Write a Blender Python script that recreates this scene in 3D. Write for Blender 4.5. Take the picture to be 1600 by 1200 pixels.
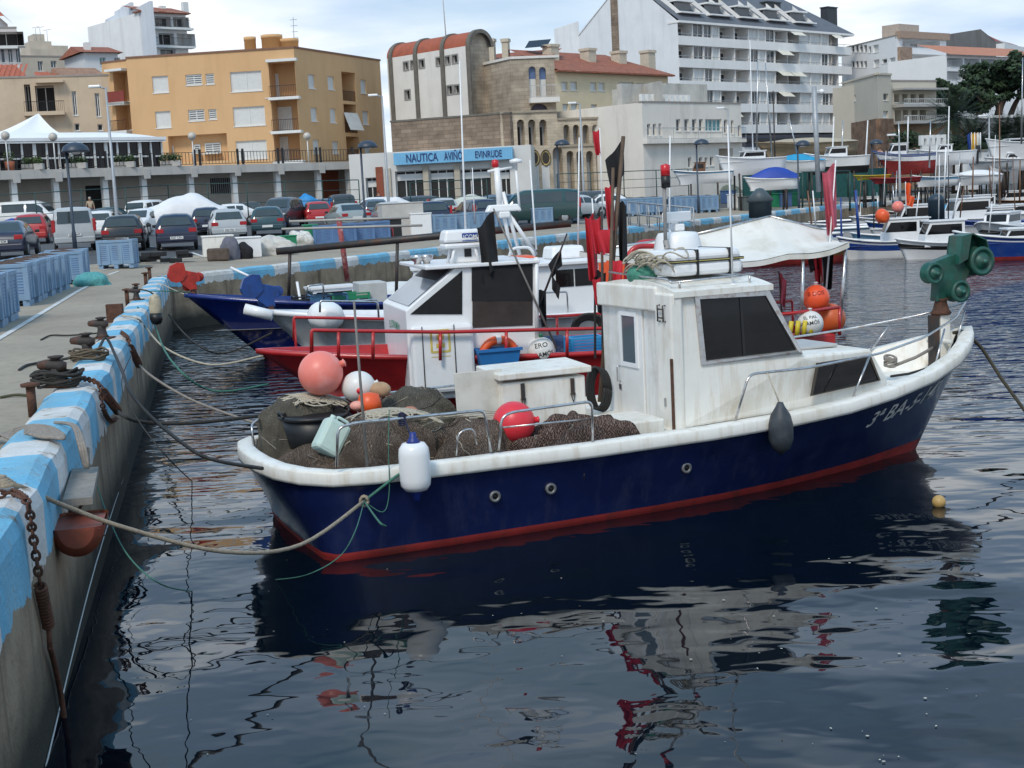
import bpy,math,random
import numpy as np
from mathutils import Matrix,Vector,noise as mnoise
# ----------------------------------------------------------
S=bpy.context.scene
for o in list(S.objects):
 bpy.data.objects.remove(o)
R=math.radians
FOC,PITCH,ROLL,EYE=2170.0,7.66,-2.93,3.3
cam=bpy.data.cameras.new('camera')
camo=bpy.data.objects.new('camera',cam)
S.collection.objects.link(camo)
S.camera=camo
cam.sensor_width=36.0
cam.lens=36.0*FOC/1600.0
cam.clip_start=0.1
cam.clip_end=3000.0
CM=Matrix.Rotation(R(90-PITCH),3,'X')@Matrix.Rotation(R(ROLL),3,'Z')
camo.matrix_world=Matrix.Translation((0,0,EYE))@CM.to_4x4()
S.view_settings.view_transform='Standard'
S.view_settings.look='None'
S.view_settings.gamma=1.0
S.view_settings.exposure=0.40
S.render.engine='CYCLES'
SUN_EL,SUN_AZ=48.0,200.0
w=bpy.data.worlds.new('World')
S.world=w
w.use_nodes=True
nt=w.node_tree
for n in list(nt.nodes):
 nt.nodes.remove(n)
def N(t,kind,**kw):
 n=t.nodes.new(kind)
 for k,v in kw.items():
  if k.startswith('i_'):
   key=k[2:]
   n.inputs[int(key)if key.isdigit()else key.replace('_',' ')].default_value=v
  else:
   setattr(n,k,v)
 return n
def K(t,a,b):
 t.links.new(a,b)
def ramp(t,stops,interp='LINEAR'):
 n=t.nodes.new('ShaderNodeValToRGB')
 n.color_ramp.interpolation=interp
 e=n.color_ramp.elements
 while len(e)>1:
  e.remove(e[-1])
 e[0].position=stops[0][0]
 c=stops[0][1]
 e[0].color=(c,c,c,1)if not hasattr(c,'__len__')else(*c[:3],1)
 for p,c in stops[1:]:
  q=e.new(p)
  q.color=(c,c,c,1)if not hasattr(c,'__len__')else(*c[:3],1)
 return n
sky=N(nt,'ShaderNodeTexSky',sky_type='NISHITA',sun_disc=False,sun_elevation=R(SUN_EL),sun_rotation=R(SUN_AZ))
bg1=N(nt,'ShaderNodeBackground',i_Strength=0.10)
K(nt,sky.outputs[0],bg1.inputs[0])
tc=N(nt,'ShaderNodeTexCoord')
sep=N(nt,'ShaderNodeSeparateXYZ')
K(nt,tc.outputs['Generated'],sep.inputs[0])
dz=N(nt,'ShaderNodeMath',operation='MAXIMUM',i_1=0.0)
K(nt,sep.outputs[2],dz.inputs[0])
dz2=N(nt,'ShaderNodeMath',operation='ADD',i_1=0.10)
K(nt,dz.outputs[0],dz2.inputs[0])
dx=N(nt,'ShaderNodeMath',operation='DIVIDE')
dy=N(nt,'ShaderNodeMath',operation='DIVIDE')
K(nt,sep.outputs[0],dx.inputs[0]);K(nt,dz2.outputs[0],dx.inputs[1])
K(nt,sep.outputs[1],dy.inputs[0]);K(nt,dz2.outputs[0],dy.inputs[1])
cb=N(nt,'ShaderNodeCombineXYZ')
K(nt,dx.outputs[0],cb.inputs[0]);K(nt,dy.outputs[0],cb.inputs[1])
cmap=N(nt,'ShaderNodeMapping')
cmap.inputs['Scale'].default_value=(1.15,0.75,1)
cmap.inputs['Location'].default_value=(2.3,0.4,0)
K(nt,cb.outputs[0],cmap.inputs[0])
cn=N(nt,'ShaderNodeTexNoise',i_Scale=1.0,i_Detail=7.0,i_Roughness=0.55,i_Distortion=0.35)
K(nt,cmap.outputs[0],cn.inputs['Vector'])
cov=ramp(nt,[(0.34,0.50),(0.46,0.80),(0.58,1.0)])
K(nt,cn.outputs['Fac'],cov.inputs[0])
cn2=N(nt,'ShaderNodeTexNoise',i_Scale=0.9,i_Detail=6.0,i_Roughness=0.5)
cmap2=N(nt,'ShaderNodeMapping')
cmap2.inputs['Location'].default_value=(7.3,3.4,0)
K(nt,cb.outputs[0],cmap2.inputs[0])
K(nt,cmap2.outputs[0],cn2.inputs['Vector'])
ccol=ramp(nt,[(0.32,(0.44,0.58,0.80)),(0.47,(0.70,0.79,0.91)),(0.58,(0.96,0.98,1.0))])
K(nt,cn2.outputs['Fac'],ccol.inputs[0])
bg2=N(nt,'ShaderNodeBackground',i_Strength=0.90)
elr=ramp(nt,[(0.0,(1,1,1)),(0.16,(.97,.985,1.0)),(0.45,(.50,.745,.95)),(1.0,(.44,.70,.93))])
K(nt,dz.outputs[0],elr.inputs[0])
cmul=N(nt,'ShaderNodeMix',data_type='RGBA',blend_type='MULTIPLY')
cmul.inputs[0].default_value=1.0
K(nt,ccol.outputs[0],cmul.inputs[6]);K(nt,elr.outputs[0],cmul.inputs[7])
K(nt,cmul.outputs[2],bg2.inputs[0])
mx=N(nt,'ShaderNodeMixShader')
K(nt,cov.outputs[0],mx.inputs[0]);K(nt,bg1.outputs[0],mx.inputs[1]);K(nt,bg2.outputs[0],mx.inputs[2])
wo=N(nt,'ShaderNodeOutputWorld')
K(nt,mx.outputs[0],wo.inputs[0])
sl=bpy.data.lights.new('sun','SUN')
sl.energy=1.6
sl.angle=R(14)
sl.color=(1.0,0.91,0.79)
so=bpy.data.objects.new('sun',sl)
S.collection.objects.link(so)
_a=R(SUN_AZ)
sdir=Vector((math.sin(_a)*math.cos(R(SUN_EL)),math.cos(_a)*math.cos(R(SUN_EL)),math.sin(R(SUN_EL))))
so.rotation_euler=sdir.to_track_quat('Z','Y').to_euler()
# ----------------------------------------------------------
rnd=random.Random(7)
CAM=Vector((0,0,EYE))
def ray(px,py):
 return CM@Vector(((px-800)/FOC,-(py-600)/FOC,-1.0))
def W(px,py,z=0.0):
 v=ray(px,py)
 return CAM+v*((z-EYE)/v.z)
def D(px,py,y):
 v=ray(px,py)
 return CAM+v*(y/v.y)
class MB:
 def __init__(s,xf=None):
  s.v,s.f,s.m,s.s=[],[],[],[]
  s.xf=xf
 def add(s,vs,fs,m=0,sm=False,xf=None):
  b=len(s.v)
  X=s.xf if xf is None else(xf if s.xf is None else s.xf@xf)
  s.v+=[tuple(X@Vector(p))for p in vs]if X is not None else[tuple(p)for p in vs]
  for f in fs:
   s.f.append(tuple(b+i for i in f));s.m.append(m);s.s.append(sm)
  return s
 def box(s,x0,x1,y0,y1,z0,z1,m=0,xf=None,top=1.0):
  cx,cy=(x0+x1)/2,(y0+y1)/2
  def t(x,y):return(cx+(x-cx)*top,cy+(y-cy)*top,z1)
  vs=[(x0,y0,z0),(x1,y0,z0),(x1,y1,z0),(x0,y1,z0),t(x0,y0),t(x1,y0),t(x1,y1),t(x0,y1)]
  return s.add(vs,[(0,3,2,1),(4,5,6,7),(0,1,5,4),(1,2,6,5),(2,3,7,6),(3,0,4,7)],m,False,xf)
 def cbox(s,c,d,m=0,rz=0,xf=None,top=1.0):
  X=Matrix.Translation(c)@Matrix.Rotation(rz,4,'Z')
  return s.box(-d[0]/2,d[0]/2,-d[1]/2,d[1]/2,-d[2]/2,d[2]/2,m,X if xf is None else xf@X,top)
 def loft(s,rings,m=0,closed=True,cap=False,sm=True,ms=None,xf=None):
  n=len(rings[0])
  vs=[p for r in rings for p in r]
  for i in range(len(rings)-1):
   fs=[]
   for j in range(n if closed else n-1):
    k=(j+1)%n
    fs.append((i*n+j,i*n+k,(i+1)*n+k,(i+1)*n+j))
   if i==0:
    base=len(s.v)
    s.add(vs,fs,ms[i]if ms else m,sm,xf)
   else:
    for f in fs:
     s.f.append(tuple(base+q for q in f));s.m.append(ms[i]if ms else m);s.s.append(sm)
  if cap:
   s.f.append(tuple(base+q for q in reversed(range(n))));s.m.append(ms[0]if ms else m);s.s.append(False)
   s.f.append(tuple(base+(len(rings)-1)*n+q for q in range(n)));s.m.append(ms[-1]if ms else m);s.s.append(False)
  return s
 def tube(s,pts,r,n=7,m=0,cap=True,xf=None):
  pts=[Vector(p)for p in pts]
  rs=r if hasattr(r,'__len__')else[r]*len(pts)
  rings=[]
  up=None
  for i,p in enumerate(pts):
   d=(pts[min(i+1,len(pts)-1)]-pts[max(i-1,0)])
   if d.length<1e-9:d=Vector((0,0,1))
   d.normalize()
   if up is None:
    up=Vector((0,0,1))if abs(d.z)<.9 else Vector((1,0,0))
   a=(up-d*up.dot(d))
   if a.length<1e-6:a=d.orthogonal()
   a.normalize();up=a
   b=d.cross(a)
   rings.append([p+(a*math.cos(t)+b*math.sin(t))*rs[i]for t in[2*math.pi*k/n for k in range(n)]])
  return s.loft(rings,m,True,cap,True,None,xf)
 def lathe(s,prof,n=16,m=0,xf=None,ms=None,sm=True):
  rings=[[(r*math.cos(2*math.pi*k/n),r*math.sin(2*math.pi*k/n),z)for k in range(n)]for r,z in prof]
  return s.loft(rings,m,True,True,sm,ms,xf)
 def ball(s,c,r,n=18,k=10,m=0,rs=(1,1,1),xf=None):
  X=Matrix.Translation(c)@Matrix.Diagonal((r*rs[0],r*rs[1],r*rs[2],1))
  prof=[(max(math.sin(math.pi*i/k),.004),-math.cos(math.pi*i/k))for i in range(k+1)]
  return s.lathe(prof,n,m,X if xf is None else xf@X)
 def prism(s,poly,y0,y1,m=0,xf=None):
  n=len(poly)
  vs=[(x,y0,z)for x,z in poly]+[(x,y1,z)for x,z in poly]
  fs=[tuple(range(n)),tuple(reversed(range(n,2*n)))]+[(i,i+n,(i+1)%n+n,(i+1)%n)for i in range(n)]
  return s.add(vs,fs,m,False,xf)
 def slab(s,poly,z0,z1,m=0,xf=None):
  n=len(poly)
  vs=[(x,y,z0)for x,y in poly]+[(x,y,z1)for x,y in poly]
  fs=[tuple(reversed(range(n))),tuple(range(n,2*n))]+[(i,(i+1)%n,(i+1)%n+n,i+n)for i in range(n)]
  return s.add(vs,fs,m,False,xf)
 def quad(s,a,b,c,d,m=0,th=0.0,xf=None):
  if th==0:
   return s.add([a,b,c,d],[(0,1,2,3)],m,False,xf)
  a,b,c,d=map(Vector,(a,b,c,d))
  nrm=(b-a).cross(d-a).normalized()*th
  vs=[a,b,c,d,a+nrm,b+nrm,c+nrm,d+nrm]
  return s.add(vs,[(3,2,1,0),(4,5,6,7),(0,1,5,4),(1,2,6,5),(2,3,7,6),(3,0,4,7)],m,False,xf)
 def grid(s,fn,nu,nv,m=0,sm=True,xf=None):
  vs=[fn(i/nu,j/nv)for j in range(nv+1)for i in range(nu+1)]
  q=nu+1
  return s.add(vs,[(j*q+i,j*q+i+1,(j+1)*q+i+1,(j+1)*q+i)for j in range(nv)for i in range(nu)],m,sm,xf)
 def bounds(s):
  xs,ys,zs=zip(*s.v)
  return min(xs),max(xs),min(ys),max(ys),min(zs),max(zs)
 def build(s,name,mats,parent=None,world=False,bevel=0):
  if not isinstance(mats,(list,tuple)):mats=[mats]
  me=bpy.data.meshes.new(name)
  me.from_pydata(s.v,[],s.f)
  me.polygons.foreach_set('material_index',s.m)
  me.polygons.foreach_set('use_smooth',s.s)
  for q in mats:me.materials.append(q)
  me.update()
  o=bpy.data.objects.new(name,me)
  S.collection.objects.link(o)
  if parent is not None:
   o.parent=parent
   if world:
    o.matrix_parent_inverse=world_of(parent).inverted()
  if bevel:
   b=o.modifiers.new('bevel','BEVEL')
   b.width=bevel;b.segments=2;b.limit_method='ANGLE';b.angle_limit=R(40)
  return o
def world_of(o):
 m=Matrix.Translation(o.location)@o.rotation_euler.to_matrix().to_4x4()@Matrix.Diagonal((*o.scale,1))
 return(world_of(o.parent)@o.matrix_parent_inverse@m)if o.parent else m
def netmat(name,c1,c2,sc=26.0):
 m=bpy.data.materials.new(name);m.use_nodes=True;t=m.node_tree;b=t.nodes['Principled BSDF']
 b.inputs['Roughness'].default_value=.95;b.inputs['Specular IOR Level'].default_value=.15
 tc_=N(t,'ShaderNodeTexCoord');n0=N(t,'ShaderNodeTexNoise',i_Scale=3.5,i_Detail=5.0);K(t,tc_.outputs['Object'],n0.inputs['Vector'])
 hs=[]
 for rot in((.5,.3,.7),(1.2,.2,-.8)):
  mp=N(t,'ShaderNodeMapping');mp.inputs['Rotation'].default_value=rot;K(t,tc_.outputs['Object'],mp.inputs[0])
  wv_=N(t,'ShaderNodeTexWave',i_Scale=sc,i_Distortion=9.0,i_Detail=3.0,i_Detail_Scale=1.2);K(t,mp.outputs[0],wv_.inputs['Vector']);hs.append(wv_.outputs['Fac'])
 mxx=N(t,'ShaderNodeMath',operation='MULTIPLY_ADD',i_1=.5);hm_=N(t,'ShaderNodeMath',operation='MULTIPLY',i_1=.5);K(t,hs[1],hm_.inputs[0]);K(t,hs[0],mxx.inputs[0]);K(t,hm_.outputs[0],mxx.inputs[2])
 rp=ramp(t,[(.0,tuple(k*.5 for k in c1)),(.35,c1),(.9,c2)]);K(t,mxx.outputs[0],rp.inputs[0])
 r2=ramp(t,[(.32,.6),(.68,1.25)]);K(t,n0.outputs['Fac'],r2.inputs[0])
 mi=N(t,'ShaderNodeMix',data_type='RGBA',blend_type='MULTIPLY');mi.inputs[0].default_value=1;K(t,rp.outputs[0],mi.inputs[6]);K(t,r2.outputs[0],mi.inputs[7]);K(t,mi.outputs[2],b.inputs['Base Color'])
 bp=N(t,'ShaderNodeBump',i_Strength=1.0,i_Distance=.03);K(t,mxx.outputs[0],bp.inputs['Height']);K(t,bp.outputs[0],b.inputs['Normal'])
 MATS[name]=m
 return m
def tag(o,label=None,cat=None,group=None,kind=None):
 if label:o['label']=label
 if cat:o['category']=cat
 if group:o['group']=group
 if kind:o['kind']=kind
 return o
def thing(name,label,cat,loc=(0,0,0),rz=0.0,group=None):
 o=bpy.data.objects.new(name,None)
 o.empty_display_size=.1
 S.collection.objects.link(o)
 o.location=loc
 o.rotation_euler=(0,0,rz)
 return tag(o,label,cat,group)
def solo(mb,name,mats,label,cat,group=None,bevel=0):
 x0,x1,y0,y1,z0,z1=mb.bounds()
 c=((x0+x1)/2,(y0+y1)/2,z0)
 mb.v=[(x-c[0],y-c[1],z-c[2])for x,y,z in mb.v]
 o=mb.build(name,mats,None,False,bevel)
 o.location=c
 return tag(o,label,cat,group)
def struct(mb,name,mats):
 o=mb.build(name,mats)
 o['kind']='structure'
 return o
def dup(root,loc=None,rz=None,label=None,group=None,mats=None):
 def cp(o,par):
  c=o.copy();S.collection.objects.link(c)
  if par is not None:c.parent=par
  if mats and o.type=='MESH':
   for sl_ in c.material_slots:
    if sl_.material and sl_.material.name in mats:
     nm=mats[sl_.material.name]
     sl_.link='OBJECT';sl_.material=nm
  for ch in KIDS.get(o.name,[x for x in o.children]):
   cp(ch,c)
  return c
 r=cp(root,None)
 if loc is not None:r.location=loc
 if rz is not None:r.rotation_euler=(0,0,rz)
 if label:r['label']=label
 if group:r['group']=group
 return r
KIDS={}
_font={}
def text_mb(txt,size=1.0,align='CENTER'):
 key=(txt,align)
 if key not in _font:
  cu=bpy.data.curves.new('lettering','FONT')
  cu.body=txt;cu.align_x=align;cu.align_y='CENTER';cu.size=1.0
  cu.resolution_u=3;cu.offset=.012
  o=bpy.data.objects.new('lettering',cu)
  S.collection.objects.link(o)
  dg=bpy.context.evaluated_depsgraph_get()
  me=bpy.data.meshes.new_from_object(o.evaluated_get(dg))
  _font[key]=([tuple(v.co)for v in me.vertices],[tuple(p.vertices)for p in me.polygons])
  bpy.data.objects.remove(o);bpy.data.curves.remove(cu);bpy.data.meshes.remove(me)
 vs,fs=_font[key]
 return[(x*size,y*size,z)for x,y,z in vs],fs
# ----------------------------------------------------------
MATS={}
def pm(name,col,rough=.5,var=.12,scale=3.0,metal=0.0,bump=0.0,bscale=25.0,dirt=None,streak=None,spec=None,coat=0.0,alpha=None,trans=0.0,ior=None):
 if name in MATS:return MATS[name]
 m=bpy.data.materials.new(name)
 m.use_nodes=True
 t=m.node_tree
 b=t.nodes['Principled BSDF']
 tc_=N(t,'ShaderNodeTexCoord')
 ns=N(t,'ShaderNodeTexNoise',i_Scale=scale,i_Detail=5.0,i_Roughness=.6)
 K(t,tc_.outputs['Object'],ns.inputs['Vector'])
 lo=tuple(max(c*(1-var),0)for c in col);hi=tuple(min(c*(1+var),1)for c in col)
 rp=ramp(t,[(.3,lo),(.7,hi)])
 K(t,ns.outputs['Fac'],rp.inputs[0])
 out=rp.outputs[0]
 def over(src,colr,stretch,sc,a,bb,amt):
  mp=N(t,'ShaderNodeMapping');mp.inputs['Scale'].default_value=stretch
  K(t,tc_.outputs['Object'],mp.inputs[0])
  n2=N(t,'ShaderNodeTexNoise',i_Scale=sc,i_Detail=6.0,i_Roughness=.65)
  K(t,mp.outputs[0],n2.inputs['Vector'])
  r2=ramp(t,[(a,0.0),(bb,amt)])
  K(t,n2.outputs['Fac'],r2.inputs[0])
  mi=N(t,'ShaderNodeMix',data_type='RGBA')
  K(t,r2.outputs[0],mi.inputs[0]);K(t,src,mi.inputs[6])
  mi.inputs[7].default_value=(*colr,1)
  return mi.outputs[2]
 if dirt:
  dc,amt,sc=dirt
  out=over(out,dc,(1,1,1),sc,.50,.66,amt)
 if streak:
  dc,amt,sc=streak
  out=over(out,dc,(1,1,.12),sc,.50,.68,amt)
 K(t,out,b.inputs['Base Color'])
 b.inputs['Roughness'].default_value=rough
 b.inputs['Metallic'].default_value=metal
 if spec is not None:b.inputs['Specular IOR Level'].default_value=spec
 if coat:b.inputs['Coat Weight'].default_value=coat;b.inputs['Coat Roughness'].default_value=.08
 if trans:b.inputs['Transmission Weight'].default_value=trans
 if ior:b.inputs['IOR'].default_value=ior
 if alpha is not None:b.inputs['Alpha'].default_value=alpha
 if bump:
  n3=N(t,'ShaderNodeTexNoise',i_Scale=bscale,i_Detail=4.0)
  K(t,tc_.outputs['Object'],n3.inputs['Vector'])
  bp=N(t,'ShaderNodeBump',i_Strength=min(bump,1.0),i_Distance=.02)
  K(t,n3.outputs['Fac'],bp.inputs['Height'])
  K(t,bp.outputs[0],b.inputs['Normal'])
 MATS[name]=m
 return m
RUST=(.13,.045,.018)
GRIME=(.30,.26,.19)
white=pm('white_paint',(.78,.78,.76),.35,.05,2,dirt=(GRIME,.35,1.6),streak=((.35,.28,.18),.35,5))
oldwhite=pm('weathered_white',(.77,.75,.695),.45,.05,3,dirt=((.56,.49,.36),.42,1.3),streak=((.42,.31,.17),.36,10),bump=.12,bscale=18)
cleanwhite=pm('clean_white',(.80,.80,.80),.3,.03,3,dirt=((.5,.5,.48),.25,3))
navy=pm('navy_paint',(.006,.012,.062),.25,.25,1.4,dirt=((.016,.024,.085),.6,2.5),streak=((.035,.042,.085),.4,7),coat=.3)
blue=pm('blue_paint',(.008,.022,.16),.25,.15,1.5,coat=.3,dirt=((.03,.05,.16),.4,4))
red=pm('red_paint',(.44,.020,.022),.32,.12,2,coat=.2,dirt=((.26,.016,.016),.5,3))
antifoul=pm('red_bottom_paint',(.25,.022,.02),.55,.25,3,dirt=((.11,.022,.016),.7,5))
greyhull=pm('grey_white_hull',(.46,.47,.48),.35,.08,2,streak=((.25,.24,.22),.5,4))
chrome=pm('steel_tube',(.55,.55,.55),.28,.1,9,metal=.9,dirt=((.25,.13,.07),.5,12))
darkmetal=pm('dark_metal',(.045,.042,.04),.5,.25,6,metal=.3,dirt=(RUST,.5,5))
rust=pm('rusty_iron',(.10,.042,.024),.85,.35,9,dirt=((.04,.02,.014),.8,12),bump=.5,bscale=40)
black=pm('black_plastic',(.012,.012,.013),.45,.2,4)
blackcloth=pm('black_cloth',(.012,.012,.014),.9,.3,5)
redcloth=pm('red_cloth',(.50,.02,.035),.85,.15,4)
pinkcloth=pm('faded_red_cloth',(.50,.10,.14),.85,.2,4)
rubber=pm('rubber',(.02,.02,.02),.7,.2,5)
glassd=pm('dark_glass',(.009,.009,.010),.04,.3,2,spec=.3)
glassb=pm('window_glass',(.10,.13,.15),.06,.15,1.0,spec=.6)
concrete=pm('concrete',(.30,.275,.235),.9,.12,1.2,dirt=((.15,.14,.125),.5,2.4),bump=.3,bscale=30)
wood=pm('old_wood',(.22,.17,.12),.8,.25,5,streak=((.10,.075,.05),.6,8))
brownpole=pm('brown_pole',(.10,.062,.038),.65,.3,6)
ropec=pm('cream_rope',(.45,.40,.31),.95,.2,30,bump=.5,bscale=120)
ropeg=pm('green_rope',(.05,.16,.12),.9,.2,30)
roped=pm('dark_rope',(.035,.032,.028),.95,.3,30)
roper=pm('grey_rope',(.25,.22,.19),.95,.2,30)
orange=pm('orange_plastic',(.75,.10,.022),.4,.1,4)
binblue=pm('bin_blue',(.195,.315,.455),.55,.08,1.5,dirt=((.16,.22,.30),.5,3),streak=((.22,.25,.27),.35,6))
bindark=pm('bin_dark_blue',(.07,.14,.30),.55,.12,1.5,dirt=((.05,.08,.14),.5,3))
# ----------------------------------------------------------
wm=bpy.data.materials.new('harbour_water');wm.use_nodes=True
t=wm.node_tree;b=t.nodes['Principled BSDF']
b.inputs['Base Color'].default_value=(.0015,.0045,.009,1)
b.inputs['Roughness'].default_value=.015
b.inputs['IOR'].default_value=1.333
g=N(t,'ShaderNodeNewGeometry')
def wv(sc,stretch,det,dist,loc=(0,0,0)):
 mp=N(t,'ShaderNodeMapping');mp.inputs['Scale'].default_value=stretch;mp.inputs['Location'].default_value=loc
 K(t,g.outputs['Position'],mp.inputs[0])
 n=N(t,'ShaderNodeTexNoise',i_Scale=sc,i_Detail=det,i_Roughness=.45,i_Distortion=dist)
 K(t,mp.outputs[0],n.inputs['Vector'])
 return n.outputs['Fac']
bA=N(t,'ShaderNodeBump',i_Strength=1.0,i_Distance=.115)
K(t,wv(0.62,(.85,1.0,1),.6,.5),bA.inputs['Height'])
bB=N(t,'ShaderNodeBump',i_Strength=1.0,i_Distance=.008)
K(t,wv(3.4,(.75,1.1,1),1.0,.3,(3,1,0)),bB.inputs['Height'])
K(t,bA.outputs[0],bB.inputs['Normal'])
sp=N(t,'ShaderNodeSeparateXYZ');K(t,g.outputs['Position'],sp.inputs[0])
mr=N(t,'ShaderNodeMapRange');mr.inputs['From Min'].default_value=15;mr.inputs['From Max'].default_value=32
K(t,sp.outputs[1],mr.inputs[0])
ml=N(t,'ShaderNodeMath',operation='MULTIPLY');K(t,mr.outputs[0],ml.inputs[0]);K(t,wv(2.6,(.55,1.2,1),2.0,.2,(9,4,0)),ml.inputs[1])
bC=N(t,'ShaderNodeBump',i_Strength=1.0,i_Distance=.17)
K(t,ml.outputs[0],bC.inputs['Height']);K(t,bB.outputs[0],bC.inputs['Normal'])
K(t,bC.outputs[0],b.inputs['Normal'])
mb=MB()
mb.grid(lambda u,v:(-60+300*u,-20+300*v,0),20,20,0,False)
struct(mb,'water',wm)
mb=MB();mb.add([(-60,-20,-3),(240,-20,-3),(240,280,-3),(-60,280,-3)],[(0,1,2,3)])
struct(mb,'seabed',pm('seabed',(.02,.03,.03),.9))
# ----------------------------------------------------------
KX,KY=-9.6,39.6
EDGE=[(0.94,-10.5),(KX,KY),(23.0,98.9),(33.0,110.0),(48.5,139.0),(90.0,243.0)]
PROF=[(0,1.40),(4,1.42),(13.6,1.9),(35,2.43),(60,3.1),(90,3.5),(150,4.6),(260,6),(900,9)]
def zg(x,y):
 d=1e9
 for(x0,y0),(x1,y1)in zip(EDGE[:-1],EDGE[1:]):
  dx_,dy_=x1-x0,y1-y0
  k=max(0,min(1,((x-x0)*dx_+(y-y0)*dy_)/(dx_*dx_+dy_*dy_)))
  d=min(d,math.hypot(x-x0-k*dx_,y-y0-k*dy_))
 for(a,za),(c,zc)in zip(PROF[:-1],PROF[1:]):
  if d<=c:return za+(zc-za)*(d-a)/(c-a)
 return PROF[-1][1]
def G(px,py):
 lo,hi=4.0,420.0
 v=ray(px,py)
 for s_ in range(400):
  y=4*1.012**s_
  p=CAM+v*(y/v.y)
  if p.z<=zg(p.x,p.y):return Vector((p.x,p.y,zg(p.x,p.y)))
 return Vector((p.x,p.y,zg(p.x,p.y)))
def lerp2(a,c,k):return(a[0]+(c[0]-a[0])*k,a[1]+(c[1]-a[1])*k)
edge_pts,outs=[],[]
dirs=[(-1,0),(-.93,.36),(-.55,.83),(-.2,.98),(-.1,1),(.1,1)]
for i in range(len(EDGE)-1):
 n_=10 if i<2 else 3
 for k in range(n_):
  edge_pts.append(lerp2(EDGE[i],EDGE[i+1],k/n_));outs.append(lerp2(dirs[i],dirs[i+1],k/n_))
edge_pts.append(EDGE[-1]);outs.append(dirs[-1])
TS=[.3,1.2,3,6,9.5,13.6,20,28,36,48,60,75,90,120,150,200,260,400,700]
rows=[]
for T in TS:
 rows.append([(p[0]+o[0]*T,p[1]+o[1]*T)for p,o in zip(edge_pts,outs)])
paving=pm('quay_paving',(.35,.295,.225),.92,.14,.9,dirt=((.19,.16,.125),.6,.45),streak=((.21,.175,.13),.55,7),bump=.25,bscale=60)
asphalt=pm('asphalt',(.075,.075,.078),.9,.2,1.5,dirt=((.045,.045,.048),.5,.5))
def band(k0,k1,name,m):
 q=MB();n_=len(edge_pts)
 vs=[(x,y,zg(x,y))for r in rows[k0:k1+1]for x,y in r]
 q.add(vs,[(j*n_+i,j*n_+i+1,(j+1)*n_+i+1,(j+1)*n_+i)[::-1]for j in range(k1-k0)for i in range(n_-1)],0,False)
 return struct(q,name,m)
band(0,4,'quay_paving',paving)
band(4,len(TS)-1,'car_park',asphalt)
linew=pm('road_paint',(.62,.62,.60),.8,.1,4,dirt=((.28,.26,.23),.7,5))
def road_line(name,pts,wd):
 q=MB()
 for p,r_ in zip(pts[:-1],pts[1:]):
  p,r_=Vector(p),Vector(r_);d=(r_-p).normalized();s_=Vector((-d.y,d.x))*wd/2
  n_=max(1,int((r_-p).length/2))
  for i in range(n_):
   a,c=p.lerp(r_,i/n_),p.lerp(r_,(i+1)/n_)
   q.add([(a-s_).to_tuple()+(zg(*a)+.012,),(a+s_).to_tuple()+(zg(*a)+.012,),(c+s_).to_tuple()+(zg(*c)+.012,),(c-s_).to_tuple()+(zg(*c)+.012,)],[(0,3,2,1)])
 return struct(q,name,linew)
gp=lambda px,py:tuple(G(px,py)[:2])
road_line('edge_line',[gp(-60,566),gp(122,456),gp(160,433),gp(186,425)],.12)
road_line('lot_line',[gp(160,424),gp(215,413),gp(330,402)],.14)
for a_,c_ in[((228,385),(262,392)),((168,410),(212,418)),((300,396),(318,402)),((200,378),(232,384))]:
 road_line('bay_line',[gp(*a_),gp(*c_)],.12)
km=bpy.data.materials.new('painted_kerb');km.use_nodes=True
t=km.node_tree;b=t.nodes['Principled BSDF'];b.inputs['Roughness'].default_value=.8
tc_=N(t,'ShaderNodeTexCoord');sx=N(t,'ShaderNodeSeparateXYZ');K(t,tc_.outputs['Object'],sx.inputs[0])
def mth(op,a,bb=None,**kw):
 n=N(t,'ShaderNodeMath',operation=op,**kw)
 for i,q in enumerate((a,bb)):
  if q is None:continue
  if isinstance(q,(int,float)):n.inputs[i].default_value=q
  else:K(t,q,n.inputs[i])
 return n.outputs[0]
def nz(sc,det=4,stretch=(1,1,1)):
 mp=N(t,'ShaderNodeMapping');mp.inputs['Scale'].default_value=stretch;K(t,tc_.outputs['Object'],mp.inputs[0])
 n=N(t,'ShaderNodeTexNoise',i_Scale=sc,i_Detail=det,i_Roughness=.6);K(t,mp.outputs[0],n.inputs['Vector']);return n.outputs['Fac']
def mixc(f,a,bb):
 n=N(t,'ShaderNodeMix',data_type='RGBA');K(t,f,n.inputs[0])
 for i,q in((6,a),(7,bb)):
  if isinstance(q,tuple):n.inputs[i].default_value=(*q,1)
  else:K(t,q,n.inputs[i])
 return n.outputs[2]
xx=mth('ADD',sx.outputs[0],mth('MULTIPLY',nz(6),.10))
fr=mth('FRACT',mth('DIVIDE',xx,1.94))
stripe=mth('LESS_THAN',fr,.60)
blu=ramp(t,[(.3,(.12,.42,.63)),(.7,(.20,.52,.71))]);K(t,nz(2.5),blu.inputs[0])
whi=ramp(t,[(.3,(.58,.58,.56)),(.7,(.72,.72,.71))]);K(t,nz(3),whi.inputs[0])
paint=mixc(stripe,whi.outputs[0],blu.outputs[0])
conc=ramp(t,[(.28,(.14,.10,.066)),(.5,(.26,.20,.135)),(.72,(.37,.30,.21))]);K(t,nz(1.3,7),conc.inputs[0])
strk=ramp(t,[(.52,0.0),(.7,.75)]);K(t,nz(3,5,(1,1,.1)),strk.inputs[0])
cc=mixc(strk.outputs[0],conc.outputs[0],(.065,.045,.03))
alg=mth('GREATER_THAN',mth('ADD',mth('MULTIPLY',nz(4,5,(1,1,.4)),.5),mth('MULTIPLY',sx.outputs[2],-1)),.02)
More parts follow.
